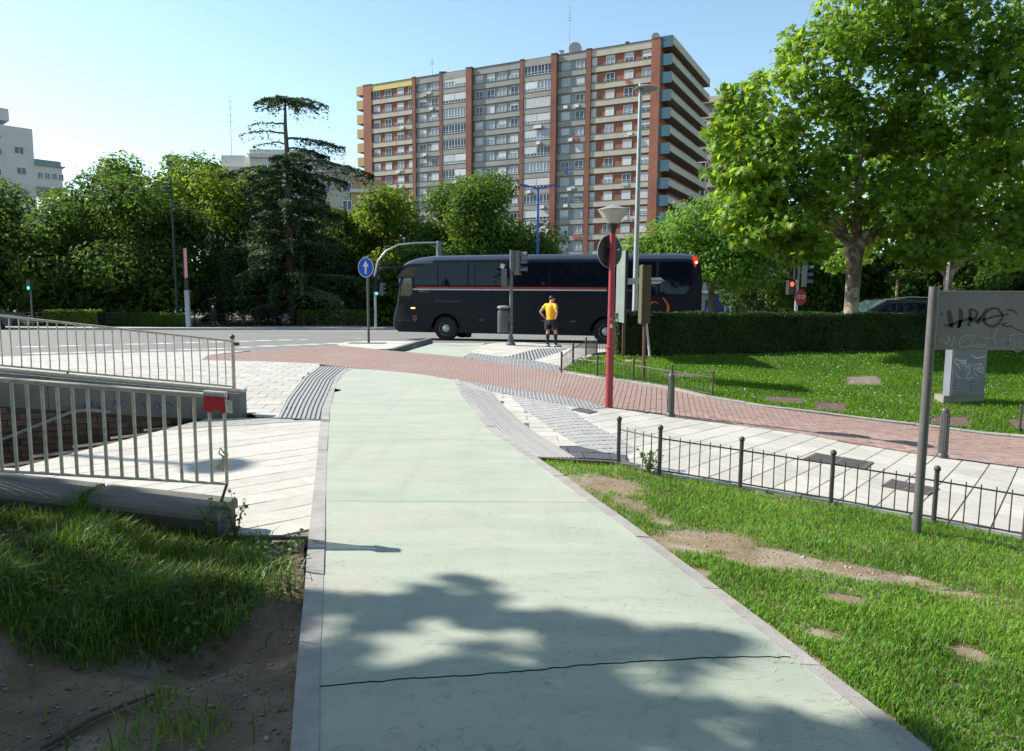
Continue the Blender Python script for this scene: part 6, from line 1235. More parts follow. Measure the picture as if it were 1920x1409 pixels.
m_lhedge = leafmat('hedge_leaf', (0.014, 0.033, 0.006), (0.034, 0.072, 0.010), 0.16, 0.5, 1.2, 0.4, 0.2)
m_lweed = leafmat('weed_leaf', (0.06, 0.11, 0.02), (0.09, 0.15, 0.03), 0.35, 0.5, 3.0, 0.3)
m_grass = leafmat('grass_blade', (0.09, 0.21, 0.02), (0.15, 0.30, 0.034), 0.45, 0.5, 1.1, 0.4)
m_grass2 = leafmat('far_grass', (0.065, 0.17, 0.010), (0.11, 0.23, 0.014), 0.4, 0.55, 0.7, 0.35)
m_grass3 = leafmat('long_grass', (0.045, 0.115, 0.010), (0.095, 0.18, 0.02), 0.4, 0.45, 1.3, 0.45)
m_dry = leafmat('dry_grass', (0.20, 0.15, 0.06), (0.28, 0.21, 0.09), 0.3, 0.6, 2, 0.3)
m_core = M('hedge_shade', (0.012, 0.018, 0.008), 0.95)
OVAL = (np.array([(-0.5, 0, 0), (0.0, 0.3, 0.07), (0.5, 0, -0.05), (0.0, -0.3, 0.07)]), [(0, 2, 1), (0, 3, 2)])
_pl = [(0, 1), (18, 0.5), (42, 0.92), (66, 0.42), (98, 0.72), (130, 0.36), (180, 0.22)]
_pp = [(a, r) for a, r in _pl] + [(360 - a, r) for a, r in _pl[-2:0:-1]]
MAPLE = (np.array([(0, 0, 0.05)] + [(r * 0.6 * math.cos(R(a)), r * 0.6 * math.sin(R(a)), -0.06 * r) for a, r in _pp]), [(0, i + 1, (i + 1) % len(_pp) + 1) for i in range(len(_pp))])
NEEDLE = (np.array([(-0.5, 0.05, 0), (-0.5, -0.05, 0), (0.5, 0.0, 0), (0.1, 0.16, -0.1), (0.1, -0.16, -0.1)]), [(0, 1, 2), (0, 2, 3), (1, 4, 2)])
def unit(a): return a / np.maximum(np.linalg.norm(a, axis=1, keepdims=True), 1e-9)
def leafcloud(name, P, Nn, size, tm, mat, par=None, kind=None, T=None, rg=None):
    rg = rg or nr; n = len(P); Nn = unit(Nn)
    if T is None: T = rg.normal(size=(n, 3))
    T = unit(T - Nn * (T * Nn).sum(1, keepdims=True)); B = np.cross(Nn, T)
    tv = tm[0]; s_ = np.asarray(size).reshape(-1, 1, 1) * np.ones((n, 1, 1))
    V = P[:, None, :] + s_ * (tv[None, :, 0:1] * T[:, None, :] + tv[None, :, 1:2] * B[:, None, :] + tv[None, :, 2:3] * Nn[:, None, :])
    F = (np.arange(n) * len(tv))[:, None, None] + np.array(tm[1])[None]
    return npmesh(name, V.reshape(-1, 3), F.reshape(-1, F.shape[-1]), mat, par, kind)
def blobpts(blobs, n, shell, rg):
    C_ = np.array([b[0] for b in blobs]); Rr = np.array([b[1] for b in blobs]); wgt = (Rr ** 2).sum(1); wgt /= wgt.sum()
    k = rg.choice(len(blobs), n, p=wgt); d = unit(rg.normal(size=(n, 3)))
    f = 1 - np.abs(rg.normal(size=(n, 1))) * shell; f = np.clip(f, 0.05, 1.12) + (rg.random((n, 1)) < 0.06) * rg.random((n, 1)) * 0.25
    return C_[k] + d * Rr[k] * f, d
def crown_blobs(c, r, nb, rg, rmin=0.26, rmax=0.42, low=-1.0):
    out = []
    while len(out) < nb:
        d = unit(rg.normal(size=(1, 3)))[0]; f = rg.uniform(0.35, 0.85) ** 0.7
        if d[2] < low: continue
        p = np.array(c) + d * np.array(r) * f; s_ = rg.uniform(rmin, rmax) * (1.15 - 0.35 * f)
        out.append((p, np.array([r[0], r[1], min(r[2], (r[0] + r[1]) / 2)]) * s_ * np.array([1.05, 1.05, 0.85])))
    return out
def limbs(mb, base_p, fork, blobs, r_, rg, frac=0.7):
    fork = Vector(fork)
    for p, s_ in blobs:
        if rg.random() > frac: continue
        p = Vector(p); m = fork.lerp(p, 0.5) + Vector((rg.normal() * 0.25, rg.normal() * 0.25, 0.12 * (p - fork).length))
        k = r_ * rg.uniform(0.25, 0.45); mb.tube([fork - Vector((0, 0, 0.15)), fork.lerp(m, 0.45), m, p], [k, k * 0.8, k * 0.5, k * 0.15], 6, caps=False)
def tree(label, x, y, h, r, th, tr, mat, n=9000, ls=0.42, nb=26, seed=1, z0=None, name='broadleaf_tree', bark=None, shell=0.34, low=-1.0, tm=OVAL, rmin=0.31, rmax=0.47, upb=0.5, group=None, extra=()):
    rg = np.random.default_rng(seed); z0 = zbase(x, y) if z0 is None else z0
    root = empty(name, (x, y, z0), label, 'tree', group)
    c = (x, y, z0 + h - r[2]); bl_ = crown_blobs(c, r, nb, rg, rmin, rmax, low) + [(np.array(e[0]), np.array(e[1])) for e in extra]
    mb = MB(); fork = (x, y, z0 + th)
    mb.tube([(x, y, z0 - 0.2), (x + 0.03, y, z0 + th * 0.2), (x, y, z0 + th * 0.7), fork, (x, y, z0 + th + (c[2] - z0 - th) * 0.8)], [tr * 1.5, tr * 1.05, tr * 0.9, tr * 0.9, tr * 0.3], 12)
    limbs(mb, None, fork, bl_, tr, rg); mb.build('trunk', bark or m_bark, root)
    P, d = blobpts(bl_, n, shell, rg); Nn = unit(d * 0.9 + np.array([0, 0, upb]) + rg.normal(size=d.shape) * 0.55)
    leafcloud('crown', P, Nn, ls * rg.uniform(0.65, 1.25, len(P)), tm, mat, root, rg=rg)
    return root
G_ = 'trees across the road'
tree('dark broad tree at the left edge beyond the pedestrian signal', -45.5, 60, 12.3, (7.2, 6.0, 6.6), 2.6, 0.35, m_lbg[0], 26000, 0.42, 34, 11)
tree('wide dark tree with pale drooping branches behind the striped banner pole', -33.0, 61, 12.2, (8.0, 6.0, 6.5), 2.4, 0.38, m_lbg[0], 32000, 0.40, 38, 12, extra=[((-39.0, 58, 4.5), (2.2, 2.0, 2.2)), ((-38.0, 57.5, 1.6), (1.6, 1.4, 1.4)), ((-37.0, 57.6, 6.2), (1.8, 1.6, 1.4))])
tree('light green tree standing tallest among the left trees', -36.5, 73, 17.2, (5.8, 5.5, 6.8), 4, 0.4, m_lbg[2], 18000, 0.42, 26, 13)
tree('yellow green tree just left of the cedar', -28.3, 70, 16.2, (6.8, 6, 7.2), 4, 0.4, m_lbg[2], 24000, 0.42, 30, 14)
tree('thin topped tree between the pale block and the light green tree', -47.5, 76, 13.6, (6.0, 6, 5.4), 4, 0.35, m_lbg[1], 15000, 0.42, 24, 15)
tree('bright green tree right of the cedar', -12.2, 71, 13.6, (6.4, 5.5, 7.0), 3, 0.35, m_lbg[2], 22000, 0.42, 26, 16)
tree('mid green tree filling in between the cedar and the bright green tree', -15.8, 74, 12.6, (4.6, 4.2, 6.2), 3, 0.3, m_lbg[1], 18000, 0.42, 24, 26)
tree('round crowned tree above the middle of the coach', -2.9, 66, 14.2, (6.6, 5.2, 7.2), 2, 0.38, m_lbg[1], 42000, 0.36, 46, 17, rmin=0.34, rmax=0.46)
tree('small tree beside the blue twin lamp', 3.4, 68, 7.8, (3.2, 2.8, 3.9), 2, 0.2, m_lbg[1], 3500, 0.36, 14, 18)
tree('dark tree filling the gap below the cedar', -19.5, 69, 9.0, (7.5, 4.5, 5.2), 2, 0.3, m_lbg[0], 22000, 0.45, 30, 19)
tree('dark tree behind the wide drooping tree', -41.0, 70, 9.5, (8, 5, 5.4), 2, 0.3, m_lbg[0], 20000, 0.45, 30, 20)
tree('dark low tree behind the front of the coach', -8.5, 63.5, 7.4, (5.0, 3.5, 4.2), 1.6, 0.25, m_lbg[0], 14000, 0.4, 24, 21)
tree('feathery bright green robinia behind the coach tail', 12.6, 46, 9.3, (5.6, 4.6, 3.7), 3.4, 0.22, m_lrob, 30000, 0.26, 34, 22, z0=-0.7, name='robinia_tree', low=-0.75)
tree('dark tree behind the STOP sign', 20.5, 52, 10.5, (5.5, 5, 5.2), 3, 0.28, m_lbg[0], 20000, 0.4, 30, 23, z0=-0.7)
tree('dark tree behind the parked dark car', 28.0, 50, 11.0, (6, 5, 5.6), 3, 0.3, m_lbg[0], 20000, 0.42, 30, 24, z0=-0.7)
tree('dark tree beyond the graffiti signboard', 36.0, 49, 12.0, (6.5, 5, 6.2), 3, 0.3, m_lbg[0], 20000, 0.42, 30, 25, z0=-0.7)
for i, (x, y) in enumerate(((-6.5, -2.2), (0.5, -9.5), (4.8, -3.2), (13, 0.5), (-15, -9), (18, -8))):  # unseen trees for the coach reflections, set close to cut sky light
    tree(('unseen tree added behind the viewpoint to cut sky light, furthest left', 'unseen tree added behind the viewpoint to cut sky light, second from left', 'unseen tree added behind the viewpoint to cut sky light, third from left', 'unseen tree added behind the viewpoint to cut sky light, third from right', 'unseen tree added behind the viewpoint to cut sky light, on the far left rim', 'unseen tree added behind the viewpoint to cut sky light, on the far right rim')[i], x, y, 12.5 + (i % 3), (5.6, 5.0, 4.2), 3.8, 0.3, m_lbg[i % 2], 9000, 0.6, 24, 40 + i, z0=-0.2, group='unseen trees added to cut sky light')
# understorey shrubs behind the far fence
def shrub(label, x, y, r, mat, n, seed, ls=0.28, z0=None, name='shrub', group=None):
    rg = np.random.default_rng(seed); z0 = zbase(x, y) if z0 is None else z0
    root = empty(name, (x, y, z0), label, 'shrub', group); bl_ = crown_blobs((x, y, z0 + r[2] * 0.9), r, 12, rg, 0.3, 0.5, -0.5); mb = MB(); limbs(mb, None, (x, y, z0 + 0.1), bl_, 0.12, rg, 0.9); mb.build('stems', m_bark, root)
    P, d = blobpts(bl_, n, 0.25, rg); P[:, 2] = np.maximum(P[:, 2], z0 + 0.03); leafcloud('foliage', P, unit(d + np.array([0, 0, 0.5]) + rg.normal(size=d.shape) * 0.5), ls * rg.uniform(0.6, 1.2, n), OVAL, mat, root, rg=rg)
for i, x in enumerate(range(-50, 2, 5)):
    shrub('dark understorey shrub behind the far fence', x + (i % 2), 66.5 + (i % 3) - (3.0 if x < -26 else 0), (3.6, 2.0, 2.8), m_lbg[0], 6000, 60 + i, 0.36, group='understorey shrubs across the road')
for i, (x, y) in enumerate(((26, 47), (30, 45), (35, 44), (40, 43), (28, 58), (33, 57), (42, 55))):
    shrub('dark shrub behind the hedge on the right', x, y, (3.2, 1.8, 2.6 + 0.8 * (i > 3)), m_lbg[0], 5000, 90 + i, 0.34, z0=-0.7, group='shrubs behind the hedge')
# ---- cedar
def cedar():
    rg = np.random.default_rng(5); x0, y0 = -19.6, 64.0; z0 = zbase(x0, y0)
    root = empty('cedar_tree', (x0, y0, z0), 'tall dark cedar with flat top and layered branches left of the apartment block', 'tree')
    tr_ = MB(); tr_.tube([(x0, y0, z0 - 0.3), (x0, y0, z0 + 5), (x0 + 0.1, y0, z0 + 12), (x0 - 0.1, y0, z0 + 17), (x0 - 0.05, y0, z0 + 19.4)], [0.42, 0.36, 0.26, 0.16, 0.07], 10)
    PP = []; NN = []; TT = []; SS = []
    def branch(z, az, ln, rise, droop, dens=1.0, wid=1.0, bare=0.15):
        d = Vector((math.cos(az), math.sin(az), 0)); pts = []
        for i in range(9):
            t = i / 8; pts.append(Vector((x0, y0, z0 + z)) + d * ln * t + Vector((rg.normal() * 0.05, 0, ln * (rise * t - droop * t * t) + rg.normal() * 0.04)))
        tr_.tube(pts, [0.11 * max(0.12, 1 - i / 8.5) * (0.5 + ln / 9) for i in range(9)], 5, caps=False)
        n = int(190 * ln * dens); t = bare + (1 - bare) * rg.random(n) ** 0.8; A = np.array([p[:] for p in pts]); pos = np.stack([np.interp(t * 8, range(9), A[:, k]) for k in range(3)], 1)
        side = np.array([-d.y, d.x, 0]); w_ = wid * ln * 0.24 * np.sin(np.pi * np.clip(t, 0, 0.96) ** 0.8 + 0.12) * rg.uniform(-1, 1, n)
        pos += side * w_[:, None]; pos[:, 2] += -np.abs(w_) * 0.22 - rg.exponential(0.2 + 0.03 * ln, n) * rg.uniform(0.3, 1.6, n) + 0.1
        PP.append(pos); NN.append(np.tile((0, 0, 1.0), (n, 1)) + rg.normal(size=(n, 3)) * 0.75); TT.append(np.array(d[:]) + side * np.sign(w_)[:, None] * 0.9 + rg.normal(size=(n, 3)) * 0.4 + np.array([0, 0, -0.35])); SS.append(rg.uniform(0.18, 0.42, n))
    for az, ln in ((0.05, 3.7), (0.35, 2.8), (3.05, 2.9), (2.7, 2.2), (1.2, 1.8), (-0.6, 2.4), (-1.7, 1.8), (-2.4, 2.3)): branch(19.3 + rg.uniform(-0.3, 0.1), az, ln, 0.14, 0.3, 0.5, 1.0, 0.1)
    for az, ln, z in ((3.1, 3.4, 17.2), (3.3, 3.8, 16.4), (2.9, 3.3, 15.6)): branch(z, az, ln, 0.2, 0.25, 0.12, 0.5)
    for az, ln, z in ((0.0, 5.0, 16.0), (0.3, 3.6, 15.2), (0.1, 7.4, 14.2), (-0.2, 5.6, 13.0), (3.0, 4.4, 12.6), (3.3, 5.6, 13.6), (-0.9, 3.6, 14.6), (1.0, 3.6, 13.4)): branch(z, az, ln, 0.1, 0.26, 0.75, 0.8)
    for k in range(86):
        z = 14.5 - 12.8 * (k / 86.0) ** 0.9; ln = (2.4 + (14.5 - z) * 0.46) * rg.uniform(0.5, 1.15)
        az = k * 2.39996 if k % 3 else (0.0 if k % 2 else math.pi) + rg.uniform(-0.4, 0.4)
        branch(z, az, ln, rg.uniform(0.0, 0.16), rg.uniform(0.16, 0.34), 0.95, rg.uniform(0.6, 1.0))
    tr_.build('trunk', m_bark, root)
    leafcloud('crown', np.concatenate(PP), np.concatenate(NN), np.concatenate(SS), NEEDLE, m_lced, root, T=np.concatenate(TT), rg=rg)
cedar()
# ---- plane trees by the hedge
def plane(label, x, y, fork_z, blobs, n, seed, tr=0.21, ls=0.22, lean=0.0, limbs_=(), fork2=None):
    rg = np.random.default_rng(seed); z0 = zt(x, y); root = empty('plane_tree', (x, y, z0), label, 'tree')
    mb = MB(); f = Vector((x + lean, y, fork_z))
    mb.tube([(x, y, z0 - 0.15), (x + 0.02, y, z0 + 0.12), (x, y, z0 + 0.6), (x + lean * 0.5, y, (z0 + fork_z) / 2), (x + lean * 0.8, y, fork_z - 0.45), (x + lean, y, fork_z - 0.1), f], [tr * 1.4, tr * 1.1, tr * 0.95, tr * 0.88, tr * 0.95, tr * 1.25, tr * 1.2], 16)
    for pts, r0_ in limbs_: mb.tube([f + Vector(p) for p in pts], [r0_ * (1 - 0.75 * i / (len(pts) - 1)) for i in range(len(pts))], 10)
    for a_ in range(5):
        k_ = f + Vector((0.32 * math.cos(a_ * 1.3), 0.25 * math.sin(a_ * 1.3), 0.08 + 0.1 * (a_ % 3))); mb.ball(k_, tr * rg.uniform(0.5, 0.8), 9, 6)
    limbs(mb, None, f, [(np.array(b[0]), b[1]) for b in blobs], tr * 0.4, rg, 0.5); mb.build('trunk', m_pbark, root)
    B_3 = []
    for c, r_ in blobs:
        B_3.append((np.array(c), np.array(r_)))
        for _ in range(4):
            d = unit(rg.normal(size=(1, 3)))[0]; B_3.append((np.array(c) + d * np.array(r_) * 0.85, np.array(r_) * rg.uniform(0.3, 0.5)))
            d = unit(rg.normal(size=(1, 3)))[0]; B_3.append((np.array(c) + d * np.array(r_) * rg.uniform(1.0, 1.18), np.array((0.3, 0.3, 0.14)) * rg.uniform(0.6, 1.1)))
    P, d = blobpts(B_3, n, 0.2, rg); Nn = unit(d * 0.6 + np.array([-0.25, -0.15, 0.55]) + rg.normal(size=d.shape) * 0.62)
    T = rg.normal(size=P.shape) * 0.6 + d * 0.8 + np.array([0, 0, -0.55])
    leafcloud('crown', P, Nn, ls * rg.uniform(0.7, 1.2, len(P)), MAPLE, m_lplane, root, T=T, rg=rg); return root
plane('big leaved plane tree with knobbly trunk rising from the hedge', 8.55, 18.25, 3.15,
      [((5.87, 17.9, 5.2), (1.0, 1.1, 0.8)), ((5.7, 18.0, 4.2), (0.8, 0.9, 0.6)), ((6.4, 17.6, 3.5), (0.8, 0.9, 0.5)), ((6.7, 18.3, 4.6), (1.0, 1.2, 0.8)), ((6.3, 18.3, 6.4), (1.1, 1.3, 0.9)), ((7.35, 18.0, 7.4), (1.05, 1.2, 0.9)), ((7.5, 18.4, 5.8), (1.1, 1.3, 0.9)), ((8.2, 18.0, 8.6), (1.1, 1.3, 0.95)), ((9.2, 17.9, 8.4), (1.3, 1.4, 1.1)), ((9.1, 18.6, 6.9), (1.3, 1.4, 1.0)), ((7.7, 17.7, 4.5), (0.7, 0.8, 0.55)), ((9.2, 19.2, 5.2), (1.1, 1.1, 0.8)), ((9.3, 17.7, 3.9), (0.9, 0.8, 0.55)), ((10.4, 18.2, 3.4), (0.9, 0.9, 0.55)), ((10.4, 18.2, 4.8), (1.2, 1.2, 0.9)), ((10.4, 18.0, 6.5), (1.3, 1.3, 1.1)), ((10.5, 18.0, 8.2), (1.3, 1.4, 1.1)), ((8.2, 19.0, 3.9), (0.9, 0.7, 0.5)), ((5.35, 17.9, 4.75), (0.5, 0.6, 0.4)), ((7.1, 17.5, 3.0), (0.6, 0.6, 0.3)), ((6.0, 17.6, 3.25), (0.6, 0.6, 0.35)), ((6.55, 17.4, 2.85), (0.5, 0.5, 0.25)), ((5.5, 17.7, 3.75), (0.5, 0.5, 0.3)), ((5.25, 18.0, 5.6), (0.6, 0.7, 0.5)), ((5.6, 18.2, 6.4), (0.6, 0.6, 0.5)), ((9.9, 17.5, 2.9), (0.7, 0.6, 0.35))],
      23000, 31, 0.19, limbs_=([[(0, 0, -0.1), (-0.35, -0.05, 0.12), (-0.62, -0.05, 0.3)], 0.17], [[(0, 0, -0.1), (0.4, 0.0, 0.22), (0.72, 0.0, 0.6)], 0.2], [[(0, 0, -0.1), (0.05, 0.05, 0.6), (0.0, 0.05, 1.6), (0.05, 0, 3.0)], 0.15]))
plane('plane tree at the right edge with overhanging crown behind the signboard', 14.2, 18.7, 3.2,
      [((12.2, 17.6, 6.4), (1.5, 1.4, 1.3)), ((13.4, 18.0, 8.4), (1.6, 1.6, 1.3)), ((11.8, 18.6, 4.6), (1.3, 1.2, 0.9)), ((14.6, 17.4, 6.6), (1.6, 1.5, 1.4)), ((14.2, 17.6, 4.4), (1.5, 1.2, 0.9)), ((12.9, 19.5, 6.0), (1.5, 1.3, 1.2)), ((15.6, 18.6, 8.8), (1.6, 1.6, 1.4)), ((14.4, 17.8, 10.0), (1.5, 1.5, 1.2)), ((12.4, 18.0, 9.9), (1.0, 1.1, 0.8)), ((13.0, 17.5, 3.4), (1.2, 0.9, 0.7)), ((11.6, 18.2, 3.2), (1.0, 0.9, 0.6)), ((14.4, 18.2, 3.1), (1.2, 1.0, 0.7)), ((12.0, 18.6, 7.8), (1.3, 1.2, 1.0)), ((16.2, 18, 5.0), (1.5, 1.5, 1.2))],
      16500, 32, 0.2)
plane('pale forked plane tree standing behind the signboard and car', 16.3, 27.2, 3.0,
      [((13.6, 26.6, 4.8), (1.6, 1.5, 1.2)), ((15.2, 27, 6.6), (2.0, 1.8, 1.4)), ((18.0, 27, 6.2), (2.0, 1.8, 1.4)), ((12.6, 27.4, 3.6), (1.2, 1.2, 0.8)), ((20, 26.8, 4.8), (1.8, 1.6, 1.2)), ((16.4, 28.4, 8.0), (2.2, 2, 1.4)), ((14.0, 28.0, 7.0), (1.6, 1.6, 1.2)), ((18.6, 27.0, 3.6), (1.4, 1.2, 0.8))],
      11000, 33, 0.16, limbs_=([[(0, 0, -0.3), (-0.6, 0, 0.35), (-1.1, 0, 0.75), (-1.5, 0, 1.4)], 0.2], [[(0, 0, -0.3), (0.5, 0, 0.3), (1.3, 0, 0.45), (2.2, 0, 0.6)], 0.18]))
# ---- pine out of view on the left that shades the foreground
rg = np.random.default_rng(8); pz = 0.1
pn = empty('pine_tree', (-10.2, 4.4, pz), 'tall pine to the left whose shadow falls on the near path', 'tree')
PINE = []
for gx_, gy_, zz_, r_ in ((-0.9, 3.3, 6.2, 0.75), (0.2, 2.5, 5.4, 0.8), (-0.2, 3.55, 7.9, 0.5), (-1.7, 2.9, 6.6, 0.9), (-0.6, 1.9, 7.4, 1.0), (0.9, 1.6, 6.0, 0.9), (-2.7, 3.0, 7.0, 0.9), (-3.7, 4.2, 6.0, 0.5), (-2.0, 4.6, 7.6, 0.3), (-3.6, 2.6, 6.4, 1.1), (-2.0, 2.1, 8.4, 1.1), (-4.4, 3.6, 7.2, 0.6), (-3.0, 4.8, 6.8, 0.3), (-1.55, 3.95, 6.9, 0.3), (-4.2, 4.7, 8.0, 0.4), (0.3, 3.6, 6.6, 0.3), (-0.4, 4.05, 7.0, 0.28), (1.7, 2.1, 5.2, 0.5), (-1.2, 3.75, 8.2, 0.35), (1.2, 2.75, 6.4, 0.35), (-2.6, 3.7, 9.0, 0.3), (-5.2, 4.4, 6.6, 0.5), (-0.2, 0.8, 8.0, 1.2), (-2.4, 1.0, 7.2, 1.2), (0.75, 2.95, 7.2, 0.32), (-0.3, 2.75, 7.0, 0.6), (-0.3, 3.25, 6.4, 0.42), (0.45, 3.05, 7.6, 0.4), (-0.75, 2.85, 8.2, 0.5), (1.0, 2.6, 5.6, 0.4), (0.5, 2.35, 6.2, 0.7), (1.2, 2.3, 7.4, 0.6), (-1.1, 2.5, 5.6, 0.6), (1.6, 1.7, 6.6, 0.7), (-2.4, 4.9, 6.5, 0.25), (-3.2, 4.65, 7.2, 0.3), (-3.8, 4.85, 6.0, 0.35), (-1.8, 4.65, 7.5, 0.2), (-1.9, 3.3, 6.2, 0.4), (-3.2, 3.4, 8.0, 0.5), (-2.8, 4.25, 6.4, 0.26), (-3.6, 3.95, 7.4, 0.3), (-2.15, 4.05, 8.4, 0.24), (-4.6, 4.1, 6.8, 0.4)):
    c_ = np.array((gx_ - 1.249 * zz_, gy_ + 0.335 * zz_, zz_))
    for _ in range(8): PINE.append((c_ + rg.normal(size=3) * r_ * np.array((0.75, 0.5, 0.4)), np.array((1.3, 0.7, 0.4)) * r_ * rg.uniform(0.16, 0.36)))
bl_ = PINE
mb = MB(); mb.tube([(-10.2, 4.4, pz - 0.2), (-10.2, 4.4, 3), (-10.3, 4.5, 6), (-10.6, 4.7, 9.2)], [0.28, 0.22, 0.16, 0.05], 10); limbs(mb, None, (-10.2, 4.5, 5.0), bl_, 0.12, rg, 0.4); mb.build('trunk', m_bark, pn)
P, d = blobpts(bl_, 40000, 0.25, rg); leafcloud('crown', P, rg.normal(size=P.shape), rg.uniform(0.12, 0.24, len(P)), NEEDLE, m_lpine, pn, rg=rg)
# ---- clipped hedge
rg = np.random.default_rng(9); HX0, HX1, HY0, HY1 = 2.62, 25.5, 17.95, 19.05
def htop(x): return 1.335 + 0.004 * (x - 3)
hd = empty('clipped_hedge', (14, 18.5, 0.3), 'long dark clipped hedge across the far side of the lawn', 'hedge')
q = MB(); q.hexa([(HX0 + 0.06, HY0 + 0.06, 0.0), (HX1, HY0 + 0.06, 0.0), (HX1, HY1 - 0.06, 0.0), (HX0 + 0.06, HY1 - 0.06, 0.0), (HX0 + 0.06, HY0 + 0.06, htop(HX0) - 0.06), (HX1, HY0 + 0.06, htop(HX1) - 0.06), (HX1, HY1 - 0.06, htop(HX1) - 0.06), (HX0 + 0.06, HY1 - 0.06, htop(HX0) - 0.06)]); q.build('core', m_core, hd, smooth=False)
n = 34000; X = rg.uniform(HX0, 15.5, n); zb = ztv(X, np.full(n, 17.95)); Z = zb + (htop(X) - zb) * rg.random(n)
bumps = 0.035 * np.sin(X * 3.1) + 0.02 * np.sin(X * 7.7 + Z * 5)
P1 = np.stack([X, HY0 + bumps + np.abs(rg.normal(size=n)) * 0.035, Z], 1); N1 = np.tile((0, -1.0, 0.25), (n, 1)) + rg.normal(size=(n, 3)) * 0.5
n2 = 26000; X = rg.uniform(HX0, 16.5, n2); P2 = np.stack([X, rg.uniform(HY0, HY1, n2), htop(X) + 0.02 * np.sin(X * 4.3) + rg.normal(size=n2) * 0.018], 1); N2 = np.tile((0, -0.1, 1.0), (n2, 1)) + rg.normal(size=(n2, 3)) * 0.5
n3 = 2500; Y = rg.uniform(HY0, HY1, n3); P3 = np.stack([np.full(n3, HX0) + np.abs(rg.normal(size=n3)) * 0.04, Y, 0.25 + 1.08 * rg.random(n3)], 1); N3 = np.tile((-1.0, 0, 0.3), (n3, 1)) + rg.normal(size=(n3, 3)) * 0.5
PA_ = np.concatenate([P1, P2, P3]); leafcloud('foliage', PA_, np.concatenate([N1, N2, N3]), rg.uniform(0.035, 0.065, len(PA_)), OVAL, m_lhedge, hd, rg=rg)
# ---- far clipped hedges and park fence
def far_hedge(label, x0, x1, yf, h, seed, mat):
    rg = np.random.default_rng(seed); r_ = empty('far_hedge', (x0, yf(x0), zbase(x0, yf(x0))), label, 'hedge'); q = MB(); zz_ = lambda x: zbase(x, yf(x))
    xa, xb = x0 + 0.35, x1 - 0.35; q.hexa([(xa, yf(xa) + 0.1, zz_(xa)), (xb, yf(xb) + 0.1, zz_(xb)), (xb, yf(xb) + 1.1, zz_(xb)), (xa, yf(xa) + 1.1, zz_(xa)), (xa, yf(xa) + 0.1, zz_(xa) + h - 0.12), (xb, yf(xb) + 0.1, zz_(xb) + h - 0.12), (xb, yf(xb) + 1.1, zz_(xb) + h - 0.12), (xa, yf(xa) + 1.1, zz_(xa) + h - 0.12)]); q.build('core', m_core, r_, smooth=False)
    n = int(900 * (x1 - x0)); t = rg.random(n); X = x0 + (x1 - x0) * t; top = rg.random(n) < 0.5; Y = yf(X) + np.where(top, rg.uniform(0, 1.2, n), -0.03); Z = np.array([zz_(x) for x in X]) + np.where(top, h + rg.normal(size=n) * 0.05, rg.random(n) * h)
    leafcloud('foliage', np.stack([X, Y, Z], 1), np.where(top[:, None], (0, 0, 1.0), (0, -1.0, 0.3)) + rg.normal(size=(n, 3)) * 0.5, rg.uniform(0.12, 0.24, n), OVAL, mat, r_, rg=rg)
fy = lambda x: 56.4 + (x + 24) * 0.6 if np.isscalar(x) else 56.4 + (x + 24) * 0.6
far_hedge('small clipped hedge beside the pedestrian signal across the road', -34.5, -30.5, lambda x: 53.0 + 0 * x, 1.15, 71, m_lbg[1])
far_hedge('low dark hedge behind the banner pole across the road', -30.4, -24.5, lambda x: 54.6 + 0 * x, 1.0, 72, m_lbg[0])
far_hedge('low hedge topped with bright grass left of the coach', -18.6, -12.5, lambda x: 62.3 + 0 * x, 1.3, 73, m_lbg[2])
m_fred = M('fence_maroon', (0.06, 0.025, 0.025), 0.6)
pf = empty('park_fence', (-30, 55, -0.9), 'low maroon post and rail fence along the far pavement', 'fence')
line = [(-46, 52.6), (-35, 52.6), (-30.5, 54.2), (-24, 57.5), (-19, 61.6), (-12, 61.9), (-8, 63.6)]
for a, b in zip(line[:-1], line[1:]):
    L_ = math.hypot(b[0] - a[0], b[1] - a[1]); n_ = int(L_ / 1.1)
    for hh in (0.35, 0.7, 1.02): MB().tube([(a[0], a[1], zbase(*a) + hh), (b[0], b[1], zbase(*b) + hh)], 0.03, 5).build('rail', m_fred, pf)
    for i in range(n_):
        x = a[0] + (b[0] - a[0]) * i / n_; y = a[1] + (b[1] - a[1]) * i / n_; MB().box((x, y, zbase(x, y) + 0.55), (0.09, 0.09, 1.15)).build('post', m_fred, pf, smooth=False)
shrub('pale pink shrub at the hedge end across the road', -19.4, 61.2, (0.5, 0.4, 0.6), M('pink_petal', (0.42, 0.30, 0.30), 0.8), 500, 74, 0.14, name='flowering_shrub')
# banner pole, dark lantern pole, blue twin lamp
m_bpole = M('banner_grey', (0.30, 0.33, 0.38), 0.5); m_pink = M('banner_pink', (0.66, 0.30, 0.34), 0.6, (0.58, 0.24, 0.28), 3)
bx_, by_ = -23.9, 53.2; bz_ = zbase(bx_, by_)
bpn = empty('banner_pole', (bx_, by_, bz_), 'square grey pole carrying a narrow pink banner across the road', 'pole')
MB().prism([(bx_ - 0.14, by_ - 0.13, bz_), (bx_ + 0.14, by_ - 0.13, bz_), (bx_ + 0.14, by_ + 0.13, bz_), (bx_ - 0.14, by_ + 0.13, bz_)], (-0.02, 0, 2.75)).build('base_column', m_bpole, bpn, smooth=False)
MB().box((bx_ - 0.02, by_, bz_ + 3.2), (0.22, 0.2, 0.9)).build('dark_sleeve', m_dark, bpn, smooth=False)
MB().box((bx_ - 0.0, by_ - 0.05, bz_ + 4.72), (0.2, 0.06, 2.15)).build('banner', m_pink, bpn, smooth=False)
MB().box((bx_ - 0.13, by_ - 0.05, bz_ + 4.72), (0.05, 0.08, 2.15)).build('banner_edge', M('banner_maroon', (0.16, 0.02, 0.05), 0.6), bpn, smooth=False)
